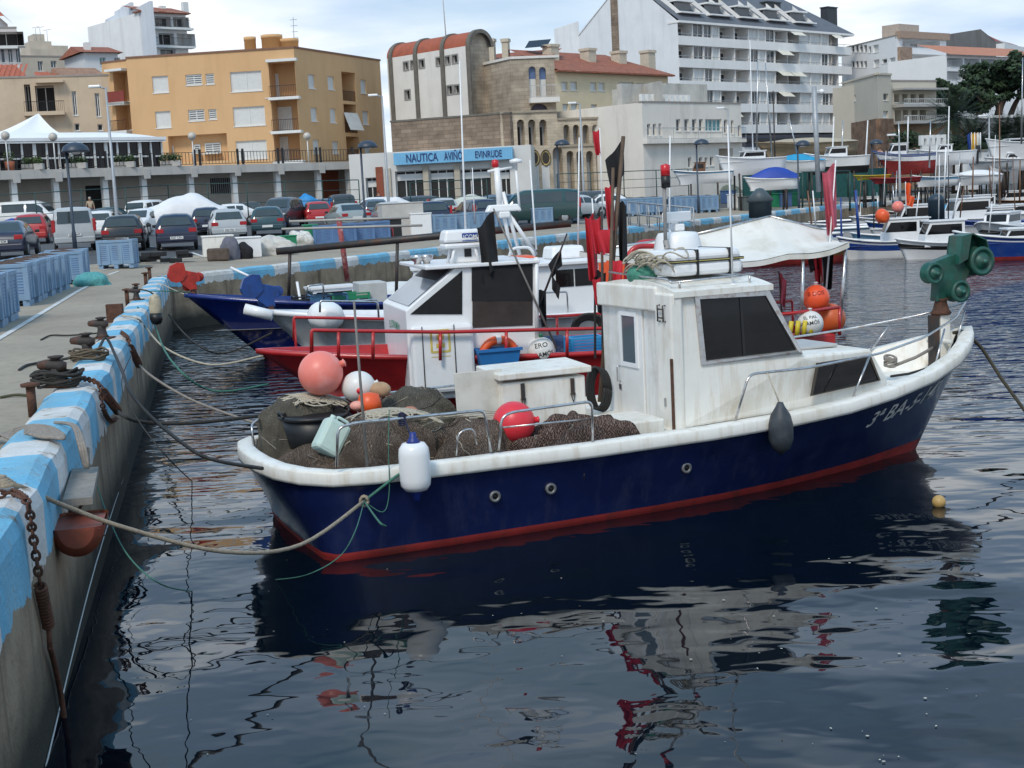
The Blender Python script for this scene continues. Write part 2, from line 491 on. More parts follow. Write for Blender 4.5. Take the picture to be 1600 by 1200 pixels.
algr=N(t,'ShaderNodeMapRange');algr.inputs['From Min'].default_value=.55;algr.inputs['From Max'].default_value=.1
algz=mth('ADD',sx.outputs[2],mth('MULTIPLY',nz(2,5),-.35));K(t,algz,algr.inputs[0])
cc=mixc(algr.outputs[0],cc,(.022,.022,.014))
low=mth('GREATER_THAN',mth('ADD',sx.outputs[2],mth('MULTIPLY',nz(3.2,5),.42)),1.27)
wr_=ramp(t,[(.60,1.0),(.68,.15)]);K(t,nz(5,7),wr_.inputs[0]);wear=wr_.outputs[0]
mask=mth('MULTIPLY',low,wear)
wear2=ramp(t,[(.35,1.0),(.62,.72)]);K(t,nz(1.7,6),wear2.inputs[0])
K(t,mixc(mth('MULTIPLY',mask,wear2.outputs[0]),cc,paint),b.inputs['Base Color'])
bp=N(t,'ShaderNodeBump',i_Strength=.55,i_Distance=.03);K(t,nz(22,6),bp.inputs['Height']);K(t,bp.outputs[0],b.inputs['Normal'])
def kerb(p,q,phase,name='kerb'):
 p,q=Vector(p),Vector(q);d=q-p;L_=d.length
 prof=[(0.0,-3.0),(0.0,.02),(0.01,1.44),(.04,1.53),(.12,1.57),(.42,1.565),(.5,1.52),(.52,1.3)]
 m_=MB();n_=max(2,int(L_/.5))
 rings=[]
 for i in range(n_+1):
  x=L_*i/n_
  jit=.012*math.sin(i*2.3)+.012*math.sin(i*.9)
  rings.append([(x+phase,o_+(jit if z>1 else 0),z+(.008*math.sin(i*1.7)if z>1 else 0))for o_,z in prof])
 m_.loft(rings,0,False,False,False)
 o=struct(m_,name,km)
 ang=math.atan2(d.y,d.x)
 o.rotation_euler=(0,0,ang)
 sh=Matrix.Rotation(ang,3,'Z')@Vector((phase,0,0))
 o.location=(p.x-sh.x,p.y-sh.y,0)
 return o
wall_len=math.hypot(EDGE[1][0]-EDGE[0][0],EDGE[1][1]-EDGE[0][1])
kerb(EDGE[0],EDGE[1],(-10.5-11.1)*1.022%1.94)
km2=km.copy()
for n in km2.node_tree.nodes:
 if n.type=='MATH' and n.operation=='GREATER_THAN' and abs(n.inputs[1].default_value-1.27)<1e-3:n.inputs[1].default_value=1.46
 if n.type=='MATH' and n.operation=='DIVIDE':n.inputs[1].default_value=3.3
for o_ in(kerb(EDGE[1],EDGE[2],.4),kerb(EDGE[2],EDGE[3],10.0)):o_.data.materials[0]=km2
m_=MB()
for p,q in zip(EDGE[3:-1],EDGE[4:]):
 m_.add([(*p,-2),(*q,-2),(*q,1.55),(*p,1.55)],[(0,1,2,3)])
 m_.add([(*p,1.55),(*q,1.55),(q[0]-.5,q[1]+.8,1.55),(p[0]-.5,p[1]+.8,1.55)],[(0,1,2,3)])
struct(m_,'quay_wall',concrete)
fl=MB();rr_=random.Random(31)
for k in range(70):
 p=W(rr_.uniform(260,1600),rr_.uniform(860,1195),0);a=rr_.uniform(0,3.1);r_=rr_.choice((.004,.006,.008,.012))
 e_=rr_.uniform(.3,1)
 fl.add([(p.x+r_*math.cos(t_)*math.cos(a)-r_*e_*math.sin(t_)*math.sin(a),p.y+r_*math.cos(t_)*math.sin(a)+r_*e_*math.sin(t_)*math.cos(a),.008)for t_ in(0,1.05,2.1,3.14,4.19,5.24)],[(0,1,2,3,4,5)],rr_.randrange(3)//2)
o_=fl.build('floating_flecks',[pm('fleck_pale',(.5,.48,.40),.8,.3,20),pm('fleck_weed',(.05,.045,.02),.8,.3,20)])
tag(o_,'pale flecks and scraps floating on the harbour water','flecks',None,'stuff')
# ----------------------------------------------------------
class Frame:
 def __init__(s,ox,oy,ang,z=0.0):
  s.o=Vector((ox,oy,z));s.a=ang
  s.X=Matrix.Translation(s.o)@Matrix.Rotation(ang,4,'Z');s.I=s.X.inverted()
 def T(s,px,py,t):
  o=s.I@CAM;v=s.I.to_3x3()@ray(px,py)
  return o+v*((t-o.y)/v.y)
 def S(s,px,py,x):
  o=s.I@CAM;v=s.I.to_3x3()@ray(px,py)
  return o+v*((x-o.x)/v.x)
 def Z(s,px,py,z):
  o=s.I@CAM;v=s.I.to_3x3()@ray(px,py)
  return o+v*((z-o.z)/v.z)
def outline(L,B,zb,zm,zs,tw=.8,rake=.6,srake=.1,n=16,fullness=2.2,ww=.86):
 """starboard half outline from bow to stern centre: gunwale and waterline"""
 Gn,Wl=[],[]
 for i in range(n):
  u=1-i/(n-1)
  u=1-(1-u)**1.35
  hb=B/2*(1-u**(fullness*1.9))**.8
  st=1-(1-tw)*max(0,1-u/.45)**2
  z=zm+(zb-zm)*max(0,(u-.35)/.65)**2+(zs-zm)*max(0,(.35-u)/.35)**1.6
  Gn.append((L*u,-hb*st,z))
  hw=B/2*ww*(1-u**(fullness*.95))**1.0
  Wl.append((srake+(L-rake-srake)*u,-hw*st*(.97 if u<.3 else 1)))
 for k in(.66,.33,0):
  g0,w0=Gn[n-1],Wl[n-1]
  Gn.append((-.04*L*(1-k)*.5,g0[1]*k,zs+.0));Wl.append((srake,w0[1]*k))
 return Gn,Wl
def full(line):
 port=[(p[0],-p[1],*p[2:])for p in line[1:-1]][::-1]
 return list(line)+port
def hull_mb(Gn,Wl,bands,flare=1.0,draft=.45):
 """bands: list of (height fraction, material index) from the waterline up"""
 g_,w_=full(Gn),full(Wl)
 rings,ms=[],[]
 rings.append([(x*.98+.05,y*.55,-draft)for x,y in w_]);
 prev=0.0
 hs=[0.0]
 for h,m in bands:
  steps=max(1,int((h-prev)/.22))
  for k in range(1,steps+1):
   hs.append(prev+(h-prev)*k/steps);ms.append(m)
  prev=h
 for h in hs:
  q=h**flare
  rings.append([(a[0]+(c[0]-a[0])*h,a[1]+(c[1]-a[1])*q,c[2]*h)for a,c in zip(w_,g_)])
 m_=MB()
 m_.loft(rings,0,True,False,True,[bands[0][1]]+ms)
 return m_
def offset_loop(loop,d):
 n=len(loop);out=[]
 for i in range(n):
  a,c=loop[i-1],loop[(i+1)%n]
  tx,ty=c[0]-a[0],c[1]-a[1]
  l=math.hypot(tx,ty)or 1
  out.append((loop[i][0]-ty/l*-d*-1*-1,loop[i][1]+tx/l*-d,loop[i][2]))
 return out
def sect_loop(loop,prof,m_,m=0):
 n=len(loop);rings=[]
 for o_,up in prof:
  r=[]
  for i in range(n):
   a,c=loop[i-1],loop[(i+1)%n]
   tx,ty=c[0]-a[0],c[1]-a[1]
   l=math.hypot(tx,ty)or 1
   nx,ny=ty/l,-tx/l
   r.append((loop[i][0]-nx*o_,loop[i][1]-ny*o_,loop[i][2]+up))
  rings.append(r)
 m_.loft(rings,m,True,False,True)
 return m_
def deck_mb(Gn,z,inset,x0=-99,x1=99,m=0,m_=None):
 m_=m_ or MB()
 pts=[(p[0],max(-p[1]-inset,0))for p in Gn if x0<=p[0]<=x1]
 zf=z if callable(z)else(lambda x:z)
 for a,c in zip(pts[:-1],pts[1:]):
  m_.add([(a[0],-a[1],zf(a[0])),(a[0],a[1],zf(a[0])),(c[0],c[1],zf(c[0])),(c[0],-c[1],zf(c[0]))],[(0,1,2,3)],m)
 return m_
def bend(pts,r,n=4):
 pts=[Vector(p)for p in pts]
 out=[pts[0]]
 for a,p,c in zip(pts[:-2],pts[1:-1],pts[2:]):
  d0=min(r,(a-p).length*.45);d1=min(r,(c-p).length*.45)
  s0=p+(a-p).normalized()*d0;s1=p+(c-p).normalized()*d1
  for k in range(n+1):
   u=k/n
   out.append(s0*(1-u)**2+p*2*u*(1-u)+s1*u*u)
 out.append(pts[-1])
 return out
def sag(a,c,dip,n=14):
 a,c=Vector(a),Vector(c)
 return[a.lerp(c,i/n)-Vector((0,0,dip*4*(i/n)*(1-i/n)))for i in range(n+1)]
def lum(p,amp,sc,seed):
 return mnoise.noise(Vector(p)*sc+Vector((seed*3.1,seed*7.7,seed)))*amp
def mound(c,r,seed,amp=.12,sc=2.5,n=44,k=22,xf=None,sq=2.0,rz=0,fold=.03):
 m_=MB(xf)
 c=Vector(c)
 cz,sz=math.cos(rz),math.sin(rz)
 def f(u,v):
  th=2*math.pi*u;ph=math.pi*(v*.82)
  d=Vector((math.sin(ph)*math.cos(th),math.sin(ph)*math.sin(th),math.cos(ph)))
  e=sum(abs(q)**sq for q in d)**(-1/sq)
  p=Vector((d.x*r[0],d.y*r[1],d.z*r[2]))*e
  q=1+lum(p,amp*1.6,sc/max(.25,max(r))*.6,seed)+lum(p,amp*.7,sc*2.4,seed+2)
  q+=fold*math.sin(6*th+5*mnoise.noise(p*2.2))*math.sin(ph)
  q+=.45*fold*math.sin(19*th+9*mnoise.noise(p*2.6+Vector((0,seed,0))))*math.sin(ph)**2
  q+=.6*fold*abs(mnoise.noise(p*6.5+Vector((seed,0,0))))
  p*=q
  return c+Vector((p.x*cz-p.y*sz,p.x*sz+p.y*cz,p.z))
 m_.grid(f,n,k)
 return m_
def scribble(m_,centre,rx,ry,zf,n,r,seed,turns=5,sides=5,m=0):
 rr=random.Random(seed)
 pts=[]
 ph=[rr.uniform(0,6.28)for _ in range(6)]
 for i in range(n):
  u=i/n
  a=u*turns*6.283
  q=.55+.25*math.sin(2.7*a+ph[0])+.2*math.sin(4.3*a+ph[1])
  x=centre[0]+rx*q*math.cos(a*1.3+ph[2])+rx*.22*math.sin(5.1*a+ph[3])
  y=centre[1]+ry*q*math.sin(a*1.7+ph[4])+ry*.22*math.cos(6.3*a+ph[5])
  pts.append((x,y,zf(x,y)+r*(1+1.5*abs(math.sin(a*3.3)))))
 m_.tube(pts,r,sides,m)
 return m_
# ----------------------------------------------------------
B1=Frame(-2.23,13.8,math.atan2(2.87,7.11))
BX=B1.X
def bl(p):return BX@Vector(p)
G1=[(8.5,0,1.34),(8.36,-.17,1.29),(8.1,-.42,1.22),(7.75,-.66,1.12),(7.2,-.9,1.0),(6.5,-1.1,.90),(5.8,-1.24,.83),(5.0,-1.34,.79),(4.0,-1.4,.765),(2.6,-1.42,.75),(1.2,-1.41,.755),(.4,-1.38,.76),(.05,-1.3,.765),(-.2,-1.12,.785),(-.36,-.82,.80),(-.44,-.4,.81),(-.46,0,.815)]
W1=[(7.67,0),(7.5,-.08),(7.25,-.17),(6.9,-.3),(6.4,-.5),(5.8,-.68),(5.1,-.88),(4.3,-1.04),(3.4,-1.14),(2.4,-1.2),(1.2,-1.25),(.5,-1.26),(.05,-1.25),(-.03,-1.08),(-.04,-.78),(-.05,-.4),(-.05,0)]
boat=thing('fishing_boat','navy blue fishing boat with white wheelhouse and red waterline, largest boat in front','boat',B1.o,B1.a)
hull_mb(G1,W1,[(.085,1),(.10,1),(1.0,0)],1.15).build('hull',[navy,antifoul],boat)
g1f=full(G1)
m_=MB()
sect_loop(g1f,[(0,-.03),(.045,-.03),(.05,0),(.05,.085),(.035,.105),(-.10,.11),(-.12,.10),(-.12,-.02)],m_)
m_.build('rubbing_rail',oldwhite,boat)
m_=MB()
def ring_in(Gn,Wl,h,inset,flare=1.15):
 out=[]
 for a,c in zip(Wl,Gn):
  y=a[1]+(c[1]-a[1])*h**flare
  x=a[0]+(c[0]-a[0])*h
  k=max(0.0,1-inset/max(abs(y),.02))if abs(y)>.02 else 0.0
  out.append((x-inset*(1.2 if x>3 else-1)*(1 if abs(y)<.5 else .3),y*max(k,0 if abs(y)<inset else k),c[2]*h))
 return out
def bulwark_mb(Gn,Wl,hs,inset,top=.09,flare=1.15):
 rings=[[(x,y,z+top)for x,y,z in full(ring_in(Gn,Wl,1.0,inset*.85,flare))]]
 for h in hs:rings.append(full(ring_in(Gn,Wl,h,inset,flare)))
 q=MB();q.loft(rings,0,True,False,True);return q
bulwark_mb(G1,W1,[.9,.75,.6,.5],.12).build('bulwark',oldwhite,boat)
dk=deck_mb(ring_in(G1,W1,.62,.06),.47,0,-1,3.9)
dz_=lambda x:.80+max(0,x-4.8)*.045
dk.quad((3.72,-1.2,.47),(3.72,1.2,.47),(3.72,1.27,.80),(3.72,-1.27,.80))
deck_mb([(3.72,-1.33,0)]+[p for p in ring_in(G1,W1,.86,.03)[::-1]if 3.8<p[0]],dz_,0,3,8.2,0,dk)
dk.build('deck',oldwhite,boat)
m_=MB()
side=[(3.95,.80),(6.68,.86),(6.68,1.05),(6.44,1.41),(5.47,1.43),(5.02,2.22),(3.95,2.24)]
st_,pt_=-.97,.80
def hw(z,y):return y*(1-.035*max(0,z-.8))
def nar(x):return 1-.20*max(0,(x-5.4)/1.3)
vs=[(x,hw(z,st_)*nar(x),z)for x,z in side]+[(x,hw(z,pt_)*nar(x),z)for x,z in side]
n_=len(side)
m_.add(vs,[tuple(range(n_)),tuple(reversed(range(n_,2*n_)))]+[(i,i+n_,(i+1)%n_+n_,(i+1)%n_)for i in range(n_)if i!=n_-1 and i!=n_-2])
house=m_.build('wheelhouse',oldwhite,boat,bevel=.03)
m_=MB()
def rf(u,v):
 x=3.86+(5.06-3.86)*u;y=-.99+1.84*v
 return(x,y,2.24+.10*(1-(2*v-1)**2))
m_.grid(rf,6,12)
m_.grid(lambda u,v:(rf(u,v)[0],rf(u,v)[1],rf(u,v)[2]-.06),6,12)
for e in(0,1):
 m_.grid(lambda u,v:(rf(e,u)[0],rf(e,u)[1],rf(e,u)[2]-.13*v if e==0 else rf(e,u)[2]-.06*v),12,1,0,False)
 m_.grid(lambda u,v:(rf(u,e)[0],rf(u,e)[1],rf(u,e)[2]-.06*v),6,1,0,False)
m_.build('roof',oldwhite,boat)
m_=MB()
m_.box(3.82,3.96,-.975,-.62,.78,2.22)
m_.box(3.83,3.95,-.62,.80,2.02,2.28)
m_.build('aft_frame',oldwhite,boat,bevel=.02)
m_=MB();m_.box(3.90,3.94,-.62,-.22,.5,2.03);m_.build('side_panel',white,boat)
door=MB().box(3.88,3.93,-.20,.40,.5,2.03).build('door',white,boat,bevel=.008)
m_=MB()
for y0,y1,z0,z1 in((-.10,.32,1.93,1.98),(-.10,.32,1.36,1.41),(-.10,-.05,1.41,1.93),(.27,.32,1.41,1.93)):
 m_.box(3.865,3.885,y0,y1,z0,z1)
m_.build('window_frame',cleanwhite,door)
MB().box(3.874,3.884,-.05,.27,1.41,1.93).build('window_pane',glassb,door)
m_=MB();m_.tube(bend([(3.88,.36,1.35),(3.84,.36,1.35),(3.84,.36,1.18),(3.88,.36,1.18)],.02),.009)
m_.box(3.87,3.88,.33,.39,1.08,1.14);m_.build('door_handle',chrome,door)
MB().box(3.90,3.94,.42,.80,.5,2.03).build('port_panel',white,boat)
m_=MB()
for y in(-.74,-.86):
 m_.tube([(3.82,y,1.93),(3.79,y,1.93),(3.79,y,2.10),(3.82,y,2.10)],.008)
for z in(1.97,2.06):m_.tube([(3.79,-.86,z),(3.79,-.74,z)],.008)
m_.build('grab_rungs',darkmetal,boat)
MB().box(3.805,3.815,-.815,-.79,1.03,1.12).build('vent_cover',pm('grey_plastic',(.3,.3,.3),.5),boat)
m_=MB();m_.box(3.822,3.80,-.985,-.955,.80,1.55);m_.build('rusty_corner_strip',rust,boat)
def wallpt(x,z,off=0.0):
 return(x,hw(z,st_)*nar(x)-off,z)
def wallquad(m_,pts,off,th):
 a=[wallpt(x,z,off)for x,z in pts]
 nrm=Vector((0,-th,0))
 n=len(a);vs=a+[tuple(Vector(p)+nrm)for p in a]
 m_.add(vs,[tuple(range(n,2*n))]+[(i,(i+1)%n,(i+1)%n+n,i+n)for i in range(n)])
def frame_of(m_,pts,wd,off,th):
 c=(sum(p[0]for p in pts)/len(pts),sum(p[1]for p in pts)/len(pts))
 n=len(pts)
 for i in range(n):
  a,d=pts[i],pts[(i+1)%n]
  def sh(p):
   l=math.hypot(c[0]-p[0],c[1]-p[1]);k=wd*1.35/l
   return(p[0]+(c[0]-p[0])*k,p[1]+(c[1]-p[1])*k)
  wallquad(m_,[a,d,sh(d),sh(a)],off,th)
win=[(4.17,1.45),(5.43,1.46),(5.04,2.17),(4.13,2.18)]
m_=MB();frame_of(m_,win,.05,.0,.022);wf=m_.build('window_frame',chrome,boat)
m_=MB();wallquad(m_,[(4.215,1.495),(5.35,1.505),(5.0,2.13),(4.175,2.14)],0,.008);m_.build('window_pane',glassd,wf)
m_=MB();frame_of(m_,[(4.215,1.495),(5.35,1.505),(5.0,2.13),(4.175,2.14)],.014,.008,.008);m_.build('window_seal',rubber,wf)
m_=MB();wallquad(m_,[(4.68,1.50),(4.71,1.50),(4.70,2.13),(4.67,2.13)],.008,.01);m_.build('window_divider',black,wf)
win2=[(5.52,.985),(6.56,1.04),(6.42,1.345),(5.63,1.335)]
m_=MB();frame_of(m_,win2,.022,.0,.02);wf=m_.build('side_window_frame',pm('rubber_brown',(.07,.055,.04),.7),boat)
m_=MB();wallquad(m_,win2,0,.009);m_.build('window_pane',glassd,wf)
m_=MB()
for y0,y1 in((-.80,-.10),(0.0,.64)):
 nx=Vector((.79,0,.45)).normalized()*.012
 a=[Vector((5.06,y0,2.12))+nx,Vector((5.40,y0,1.52))+nx,Vector((5.40,y1,1.52))+nx,Vector((5.06,y1,2.12))+nx]
 m_.add(a,[(0,1,2,3)])
m_.build('windscreen',glassd,boat)
MB().box(5.75,6.25,-.45,.25,1.425,1.46).build('fore_hatch',pm('hatch_grey',(.42,.42,.41),.5,.1),boat,bevel=.01)
for px,py in((772,775),(859,763),(1075,732)):
 p=B1.T(px,py,-1.32)
 h=p.z/.76
 yy=-1.20-.19*h**1.15-.045 if p.x<3 else-1.055-.335*h**1.15-.05
 X=Matrix.Translation((p.x,yy,p.z))@Matrix.Rotation(R(90),4,'X')
 r_=MB().lathe([(.028,-.03),(.054,-.03),(.058,.010),(.046,.016),(.032,.014),(.028,0)],18,0,X).build('porthole',pm('alloy',(.17,.175,.18),.5,.2,9,metal=.4),boat)
 MB().lathe([(.001,.004),(.033,.004),(.001,.0)],14,0,X).build('porthole_pane',glassd,r_)
def ring_at(h):
 q=h**1.15
 return[(a[0]+(c[0]-a[0])*h,a[1]+(c[1]-a[1])*q,c[2]*h)for a,c in zip(W1,G1)]
def hull_pt(x,h,off=.008):
 r_=ring_at(h)
 for a,c in zip(r_[:-1],r_[1:]):
  if c[0]<=x<=a[0]:
   k=(x-a[0])/(c[0]-a[0]or 1)
   return(x,a[1]+(c[1]-a[1])*k-off,a[2]+(c[2]-a[2])*k)
 return(x,0,1)
vs,fs=text_mb('3ª BA-5-142',1.0,'LEFT')
xm=max(v[0]for v in vs)
x0,x1=6.28,7.66
vs2=[]
for x,y,z in vs:
 u=x/xm
 xx_=x0+(x1-x0)*(u+.06*y)
 hh=.69+(y*.31)*(1+.0*u)+.03*u
 vs2.append(hull_pt(xx_,max(.05,min(.98,hh))))
MB().add(vs2,[f for f in fs]).build('hull_number',pm('lettering_white',(.62,.62,.60),.5,.1,9),boat)
def rail(pts,r=.014,name='guard_rail',parent=boat,m=chrome,rad=.07):
 q=MB();q.tube(bend(pts,rad),r,8);return q.build(name,m,parent)
def rt(px,py,t=-1.36):return B1.T(px,py,t)
rail([rt(526,730),rt(528,668),rt(560,660),rt(757,641),rt(767,706)])
rail([rt(779,704),rt(784,652),rt(800,644),rt(925,627),rt(926,692)])
rail([rt(713,712),rt(716,675),rt(740,668),rt(745,695)],.009)
rail([rt(785,668),rt(925,654)],.009)
rail([(.2,1.36,.86),(.25,1.36,1.16),(1.05,1.38,1.17),(1.1,1.38,.86)])
rail([(1.3,1.38,.86),(1.35,1.38,1.17),(3.1,1.38,1.18),(3.15,1.38,.86)])
rail([(-.3,.5,.88),(-.3,.55,1.1),(-.1,1.0,1.1),(-.05,1.15,.86)])
br=MB()
bow_path=[rt(1149,657,-1.30),rt(1170,585,-1.28),rt(1262,575,-1.22),rt(1376,552,-1.02),rt(1445,527,-.72),rt(1493,497,-.32),(8.44,0,1.74)]
br.tube(bend(bow_path,.09),.014,8)
pp=[(x,-y,z)for x,y,z in bow_path]
pp[0]=(4.75,1.28,.88);pp[1]=(4.85,1.27,1.34)
br.tube(bend(pp,.09),.014,8)
for a_,c_ in((rt(1359,556,-1.06),rt(1330,627,-1.14)),(rt(1476,514,-.5),rt(1460,575,-.66)),(rt(1507,486,-.1),rt(1495,534,-.2))):
 br.tube([a_,c_],.012,7);br.tube([(a_.x,-a_.y,a_.z),(c_.x,-c_.y,c_.z)],.012,7)
br.build('bow_rail',chrome,boat)
m_=MB()
m_.box(8.0,8.17,-.085,.085,.85,1.62,0,None,.8)
m_.tube([(8.05,-.22,1.30),(8.05,.22,1.30)],.03,8)
m_.build('bow_post',oldwhite,boat,bevel=.01)
m_=MB();m_.box(7.93,7.99,-.07,.07,.9,1.62);m_.build('post_plate',darkmetal,boat)
green=pm('winch_green',(.012,.085,.062),.45,.25,6,dirt=((.03,.06,.05),.7,10),streak=((.09,.045,.02),.35,9))
greenl=pm('winch_green_worn',(.03,.13,.10),.5,.3,9,dirt=((.20,.24,.2),.35,14))
def winch(parent,c,s,mg,mw,flip=1,ang=0.0,inv=False):
 """hauler head: bracket plate, one large sheave in a guard and two small ones; s scales it"""
 X=Matrix.Translation(c)@Matrix.Rotation(ang,4,'Z')@Matrix.Scale(s,4)@Matrix.Diagonal((flip,1,1,1))
 q=MB(X)
 q.lathe([(.11,0),(.13,.02),(.10,.06),(.07,.17),(.11,.2)],14)
 base=q.build('winch_base',rust,parent)
 q=MB(X)
 q.prism([(-.1,.17),(.1,.17),(.3,.34),(.4,.5),(.22,.74),(-.2,.63),(-.2,.42),(-.08,.38)],-.06,.08)
 brk=q.build('winch_bracket',mg,parent,bevel=.01*s)
 def sheave(cx,cz,r_,w0,w1,name):
  Y=X@Matrix.Translation((cx,0,cz))@Matrix.Rotation(R(90),4,'X')
  q=MB();q.xf=Y
  q.lathe([(.02,w0),(r_*.98,w0),(r_,w0+.02),(r_*.8,(w0+w1)/2),(r_,w1-.02),(r_*.98,w1),(r_*.72,w1+.004),(r_*.70,w1-.018),(r_*.5,w1-.015),(r_*.48,w1+.006),(r_*.25,w1+.008),(r_*.2,w1+.03),(.01,w1+.03)],26)
  o=q.build(name,mg,parent)
  q=MB(Y);q.lathe([(.01,w1+.02),(r_*.16,w1+.02),(r_*.16,w1+.05),(.01,w1+.055)],6);q.build('hub_nut',mw,o)
  return o
 sheave(-.20,.52,.13,.02,.16,'small_sheave')
 sheave(.15,.28,.135,.03,.20,'small_sheave')
 big=sheave(.50,.62,.18,.0,.17,'large_sheave')
 q=MB(X)
 pr_=[(.16,.60),(.22,.94),(.40,.965),(.60,.88),(.69,.64)]
 inner=[(.48+(x-.48)*.94,.66+(z-.66)*.94)for x,z in pr_]
 for a,c2,d,e in zip(pr_[:-1],pr_[1:],inner[1:],inner[:-1]):
  q.add([(a[0],-.12,a[1]),(c2[0],-.12,c2[1]),(d[0],-.12,d[1]),(e[0],-.12,e[1]),(a[0],.10,a[1]),(c2[0],.10,c2[1]),(d[0],.10,d[1]),(e[0],.10,e[1])],[(0,1,2,3),(7,6,5,4),(0,4,5,1),(3,2,6,7),(0,3,7,4),(1,5,6,2)])
 q.prism(pr_+[(.62,.45),(.45,.40),(.28,.45)],.086,.11)
 q.prism([(.16,.60),(.22,.94),(.36,.96),(.30,.66)],-.14,-.12)
 q.build('sheave_guard',mg,parent)
 return base
winch(boat,(8.07,0,1.62),1.0,green,greenl)
m_=MB();m_.box(2.22,3.20,-.15,.5,.47,1.36)
m_.build('deck_locker',oldwhite,boat,bevel=.02)
lid=MB();lid.box(2.18,3.26,-.12,.55,1.40,1.47,0,Matrix.Translation((0,0,0))@Matrix.Rotation(R(3),4,'X'));
lid=lid.build('locker_lid',oldwhite,boat,bevel=.012)
for x in(2.46,3.04):
 m_=MB();m_.box(x-.02,x+.02,-.17,-.15,1.16,1.34);m_.tube([(x-.025,-.165,1.18),(x,-.17,1.08),(x+.025,-.165,1.18)],.008);m_.build('locker_latch',darkmetal,boat)
m_=MB();m_.box(1.74,2.28,-.12,-.10,.47,1.50,0,Matrix.Translation((1.8,0,.47))@Matrix.Rotation(R(-4),4,'X')@Matrix.Translation((-1.8,0,-.47)))
m_.build('deck_board',pm('cream_board',(.60,.58,.52),.6,.08,3,dirt=((.4,.36,.28),.4,4)),boat,bevel=.006)
m_=MB();m_.box(3.0,3.72,-.95,-.25,.47,.93);m_.build('engine_box',oldwhite,boat,bevel=.02)
m_=MB()
for z0,z1 in((2.37,2.52),(2.525,2.64)):
 m_.box(4.06,4.92,-.62,.02,z0,z1,0,None,.94 if z0>2.5 else 1.0)
raft=m_.build('life_raft',cleanwhite,boat,bevel=.045)
m_=MB()
for x in(4.36,4.76):
 m_.box(x-.012,x+.012,-.632,.032,2.36,2.646)
m_.box(4.05,4.93,-.63,.03,2.512,2.54)
m_.build('raft_strap',black,raft)
m_=MB();m_.box(4.048,4.932,-.632,.032,2.522,2.530);m_.build('raft_band',pm('yellow_band',(.5,.42,.12),.6),raft)
m_=MB()
m_.tube([(3.9,-.86,2.33),(4.9,-.86,2.36)],.011);m_.tube([(3.9,-.8,2.36),(3.9,.6,2.40)],.011)
for x in(4.0,4.85):m_.tube([(x,-.86,2.24),(x,-.86,2.35)],.012)
m_.tube([(3.9,-.86,2.33),(3.9,-.8,2.36)],.011)
m_.build('roof_rail',chrome,boat)
m_=MB()
X=Matrix.Translation((4.72,.45,2.3))
m_.lathe([(.30,0),(.31,.18),(.25,.45),(.22,.50),(.02,.52)],10,0,X)
ped=m_.build('radar_pedestal',cleanwhite,boat)
m_=MB();m_.box(-.06,.06,-.08,.08,.52,.60,0,X);m_.box(-.22,.22,-.05,.05,.62,.74,0,X@Matrix.Rotation(R(25),4,'Z'));m_.build('radar_scanner',cleanwhite,ped,bevel=.015)
m_=MB();p0=B1.T(1145,447,-.85);p1=B1.T(1137,195,-.85);m_.tube([p0,p1],[.014,.006],6)
m_.lathe([(.06,0),(.05,.03),(.02,.05)],10,0,Matrix.Translation((p0.x,p0.y,p0.z-.02)));m_.build('whip_aerial',cleanwhite,boat)
m_=MB();m_.lathe([(.01,0),(.07,.02),(.08,.07),(.06,.1)],12,0,Matrix.Translation((4.98,-.3,2.42))@Matrix.Rotation(R(90),4,'Y'));m_.tube([(4.98,-.3,2.3),(4.98,-.3,2.42)],.012);m_.build('spotlight',chrome,boat)
m_=MB();p0,p1=B1.T(1058,462,.2),B1.T(1037,255,.2);m_.tube([p0,B1.T(1040,375,.2)],.035,8);m_.tube([B1.T(1040,385,.2),p1],.022,8)
m_.build('mast',pm('grey_mast',(.28,.27,.26),.5,.2,6,dirt=(RUST,.4,8)),boat)
p=B1.T(1040,278,.2);m_=MB();m_.lathe([(.05,-.11),(.055,.02),(.001,.03)],12,0,Matrix.Translation(p));m_.build('mast_lamp_base',black,boat)
m_=MB();m_.lathe([(.052,.02),(.055,.14),(.001,.16)],12,0,Matrix.Translation(p));m_.build('mast_lamp',pm('lamp_red',(.55,.012,.02),.3),boat)
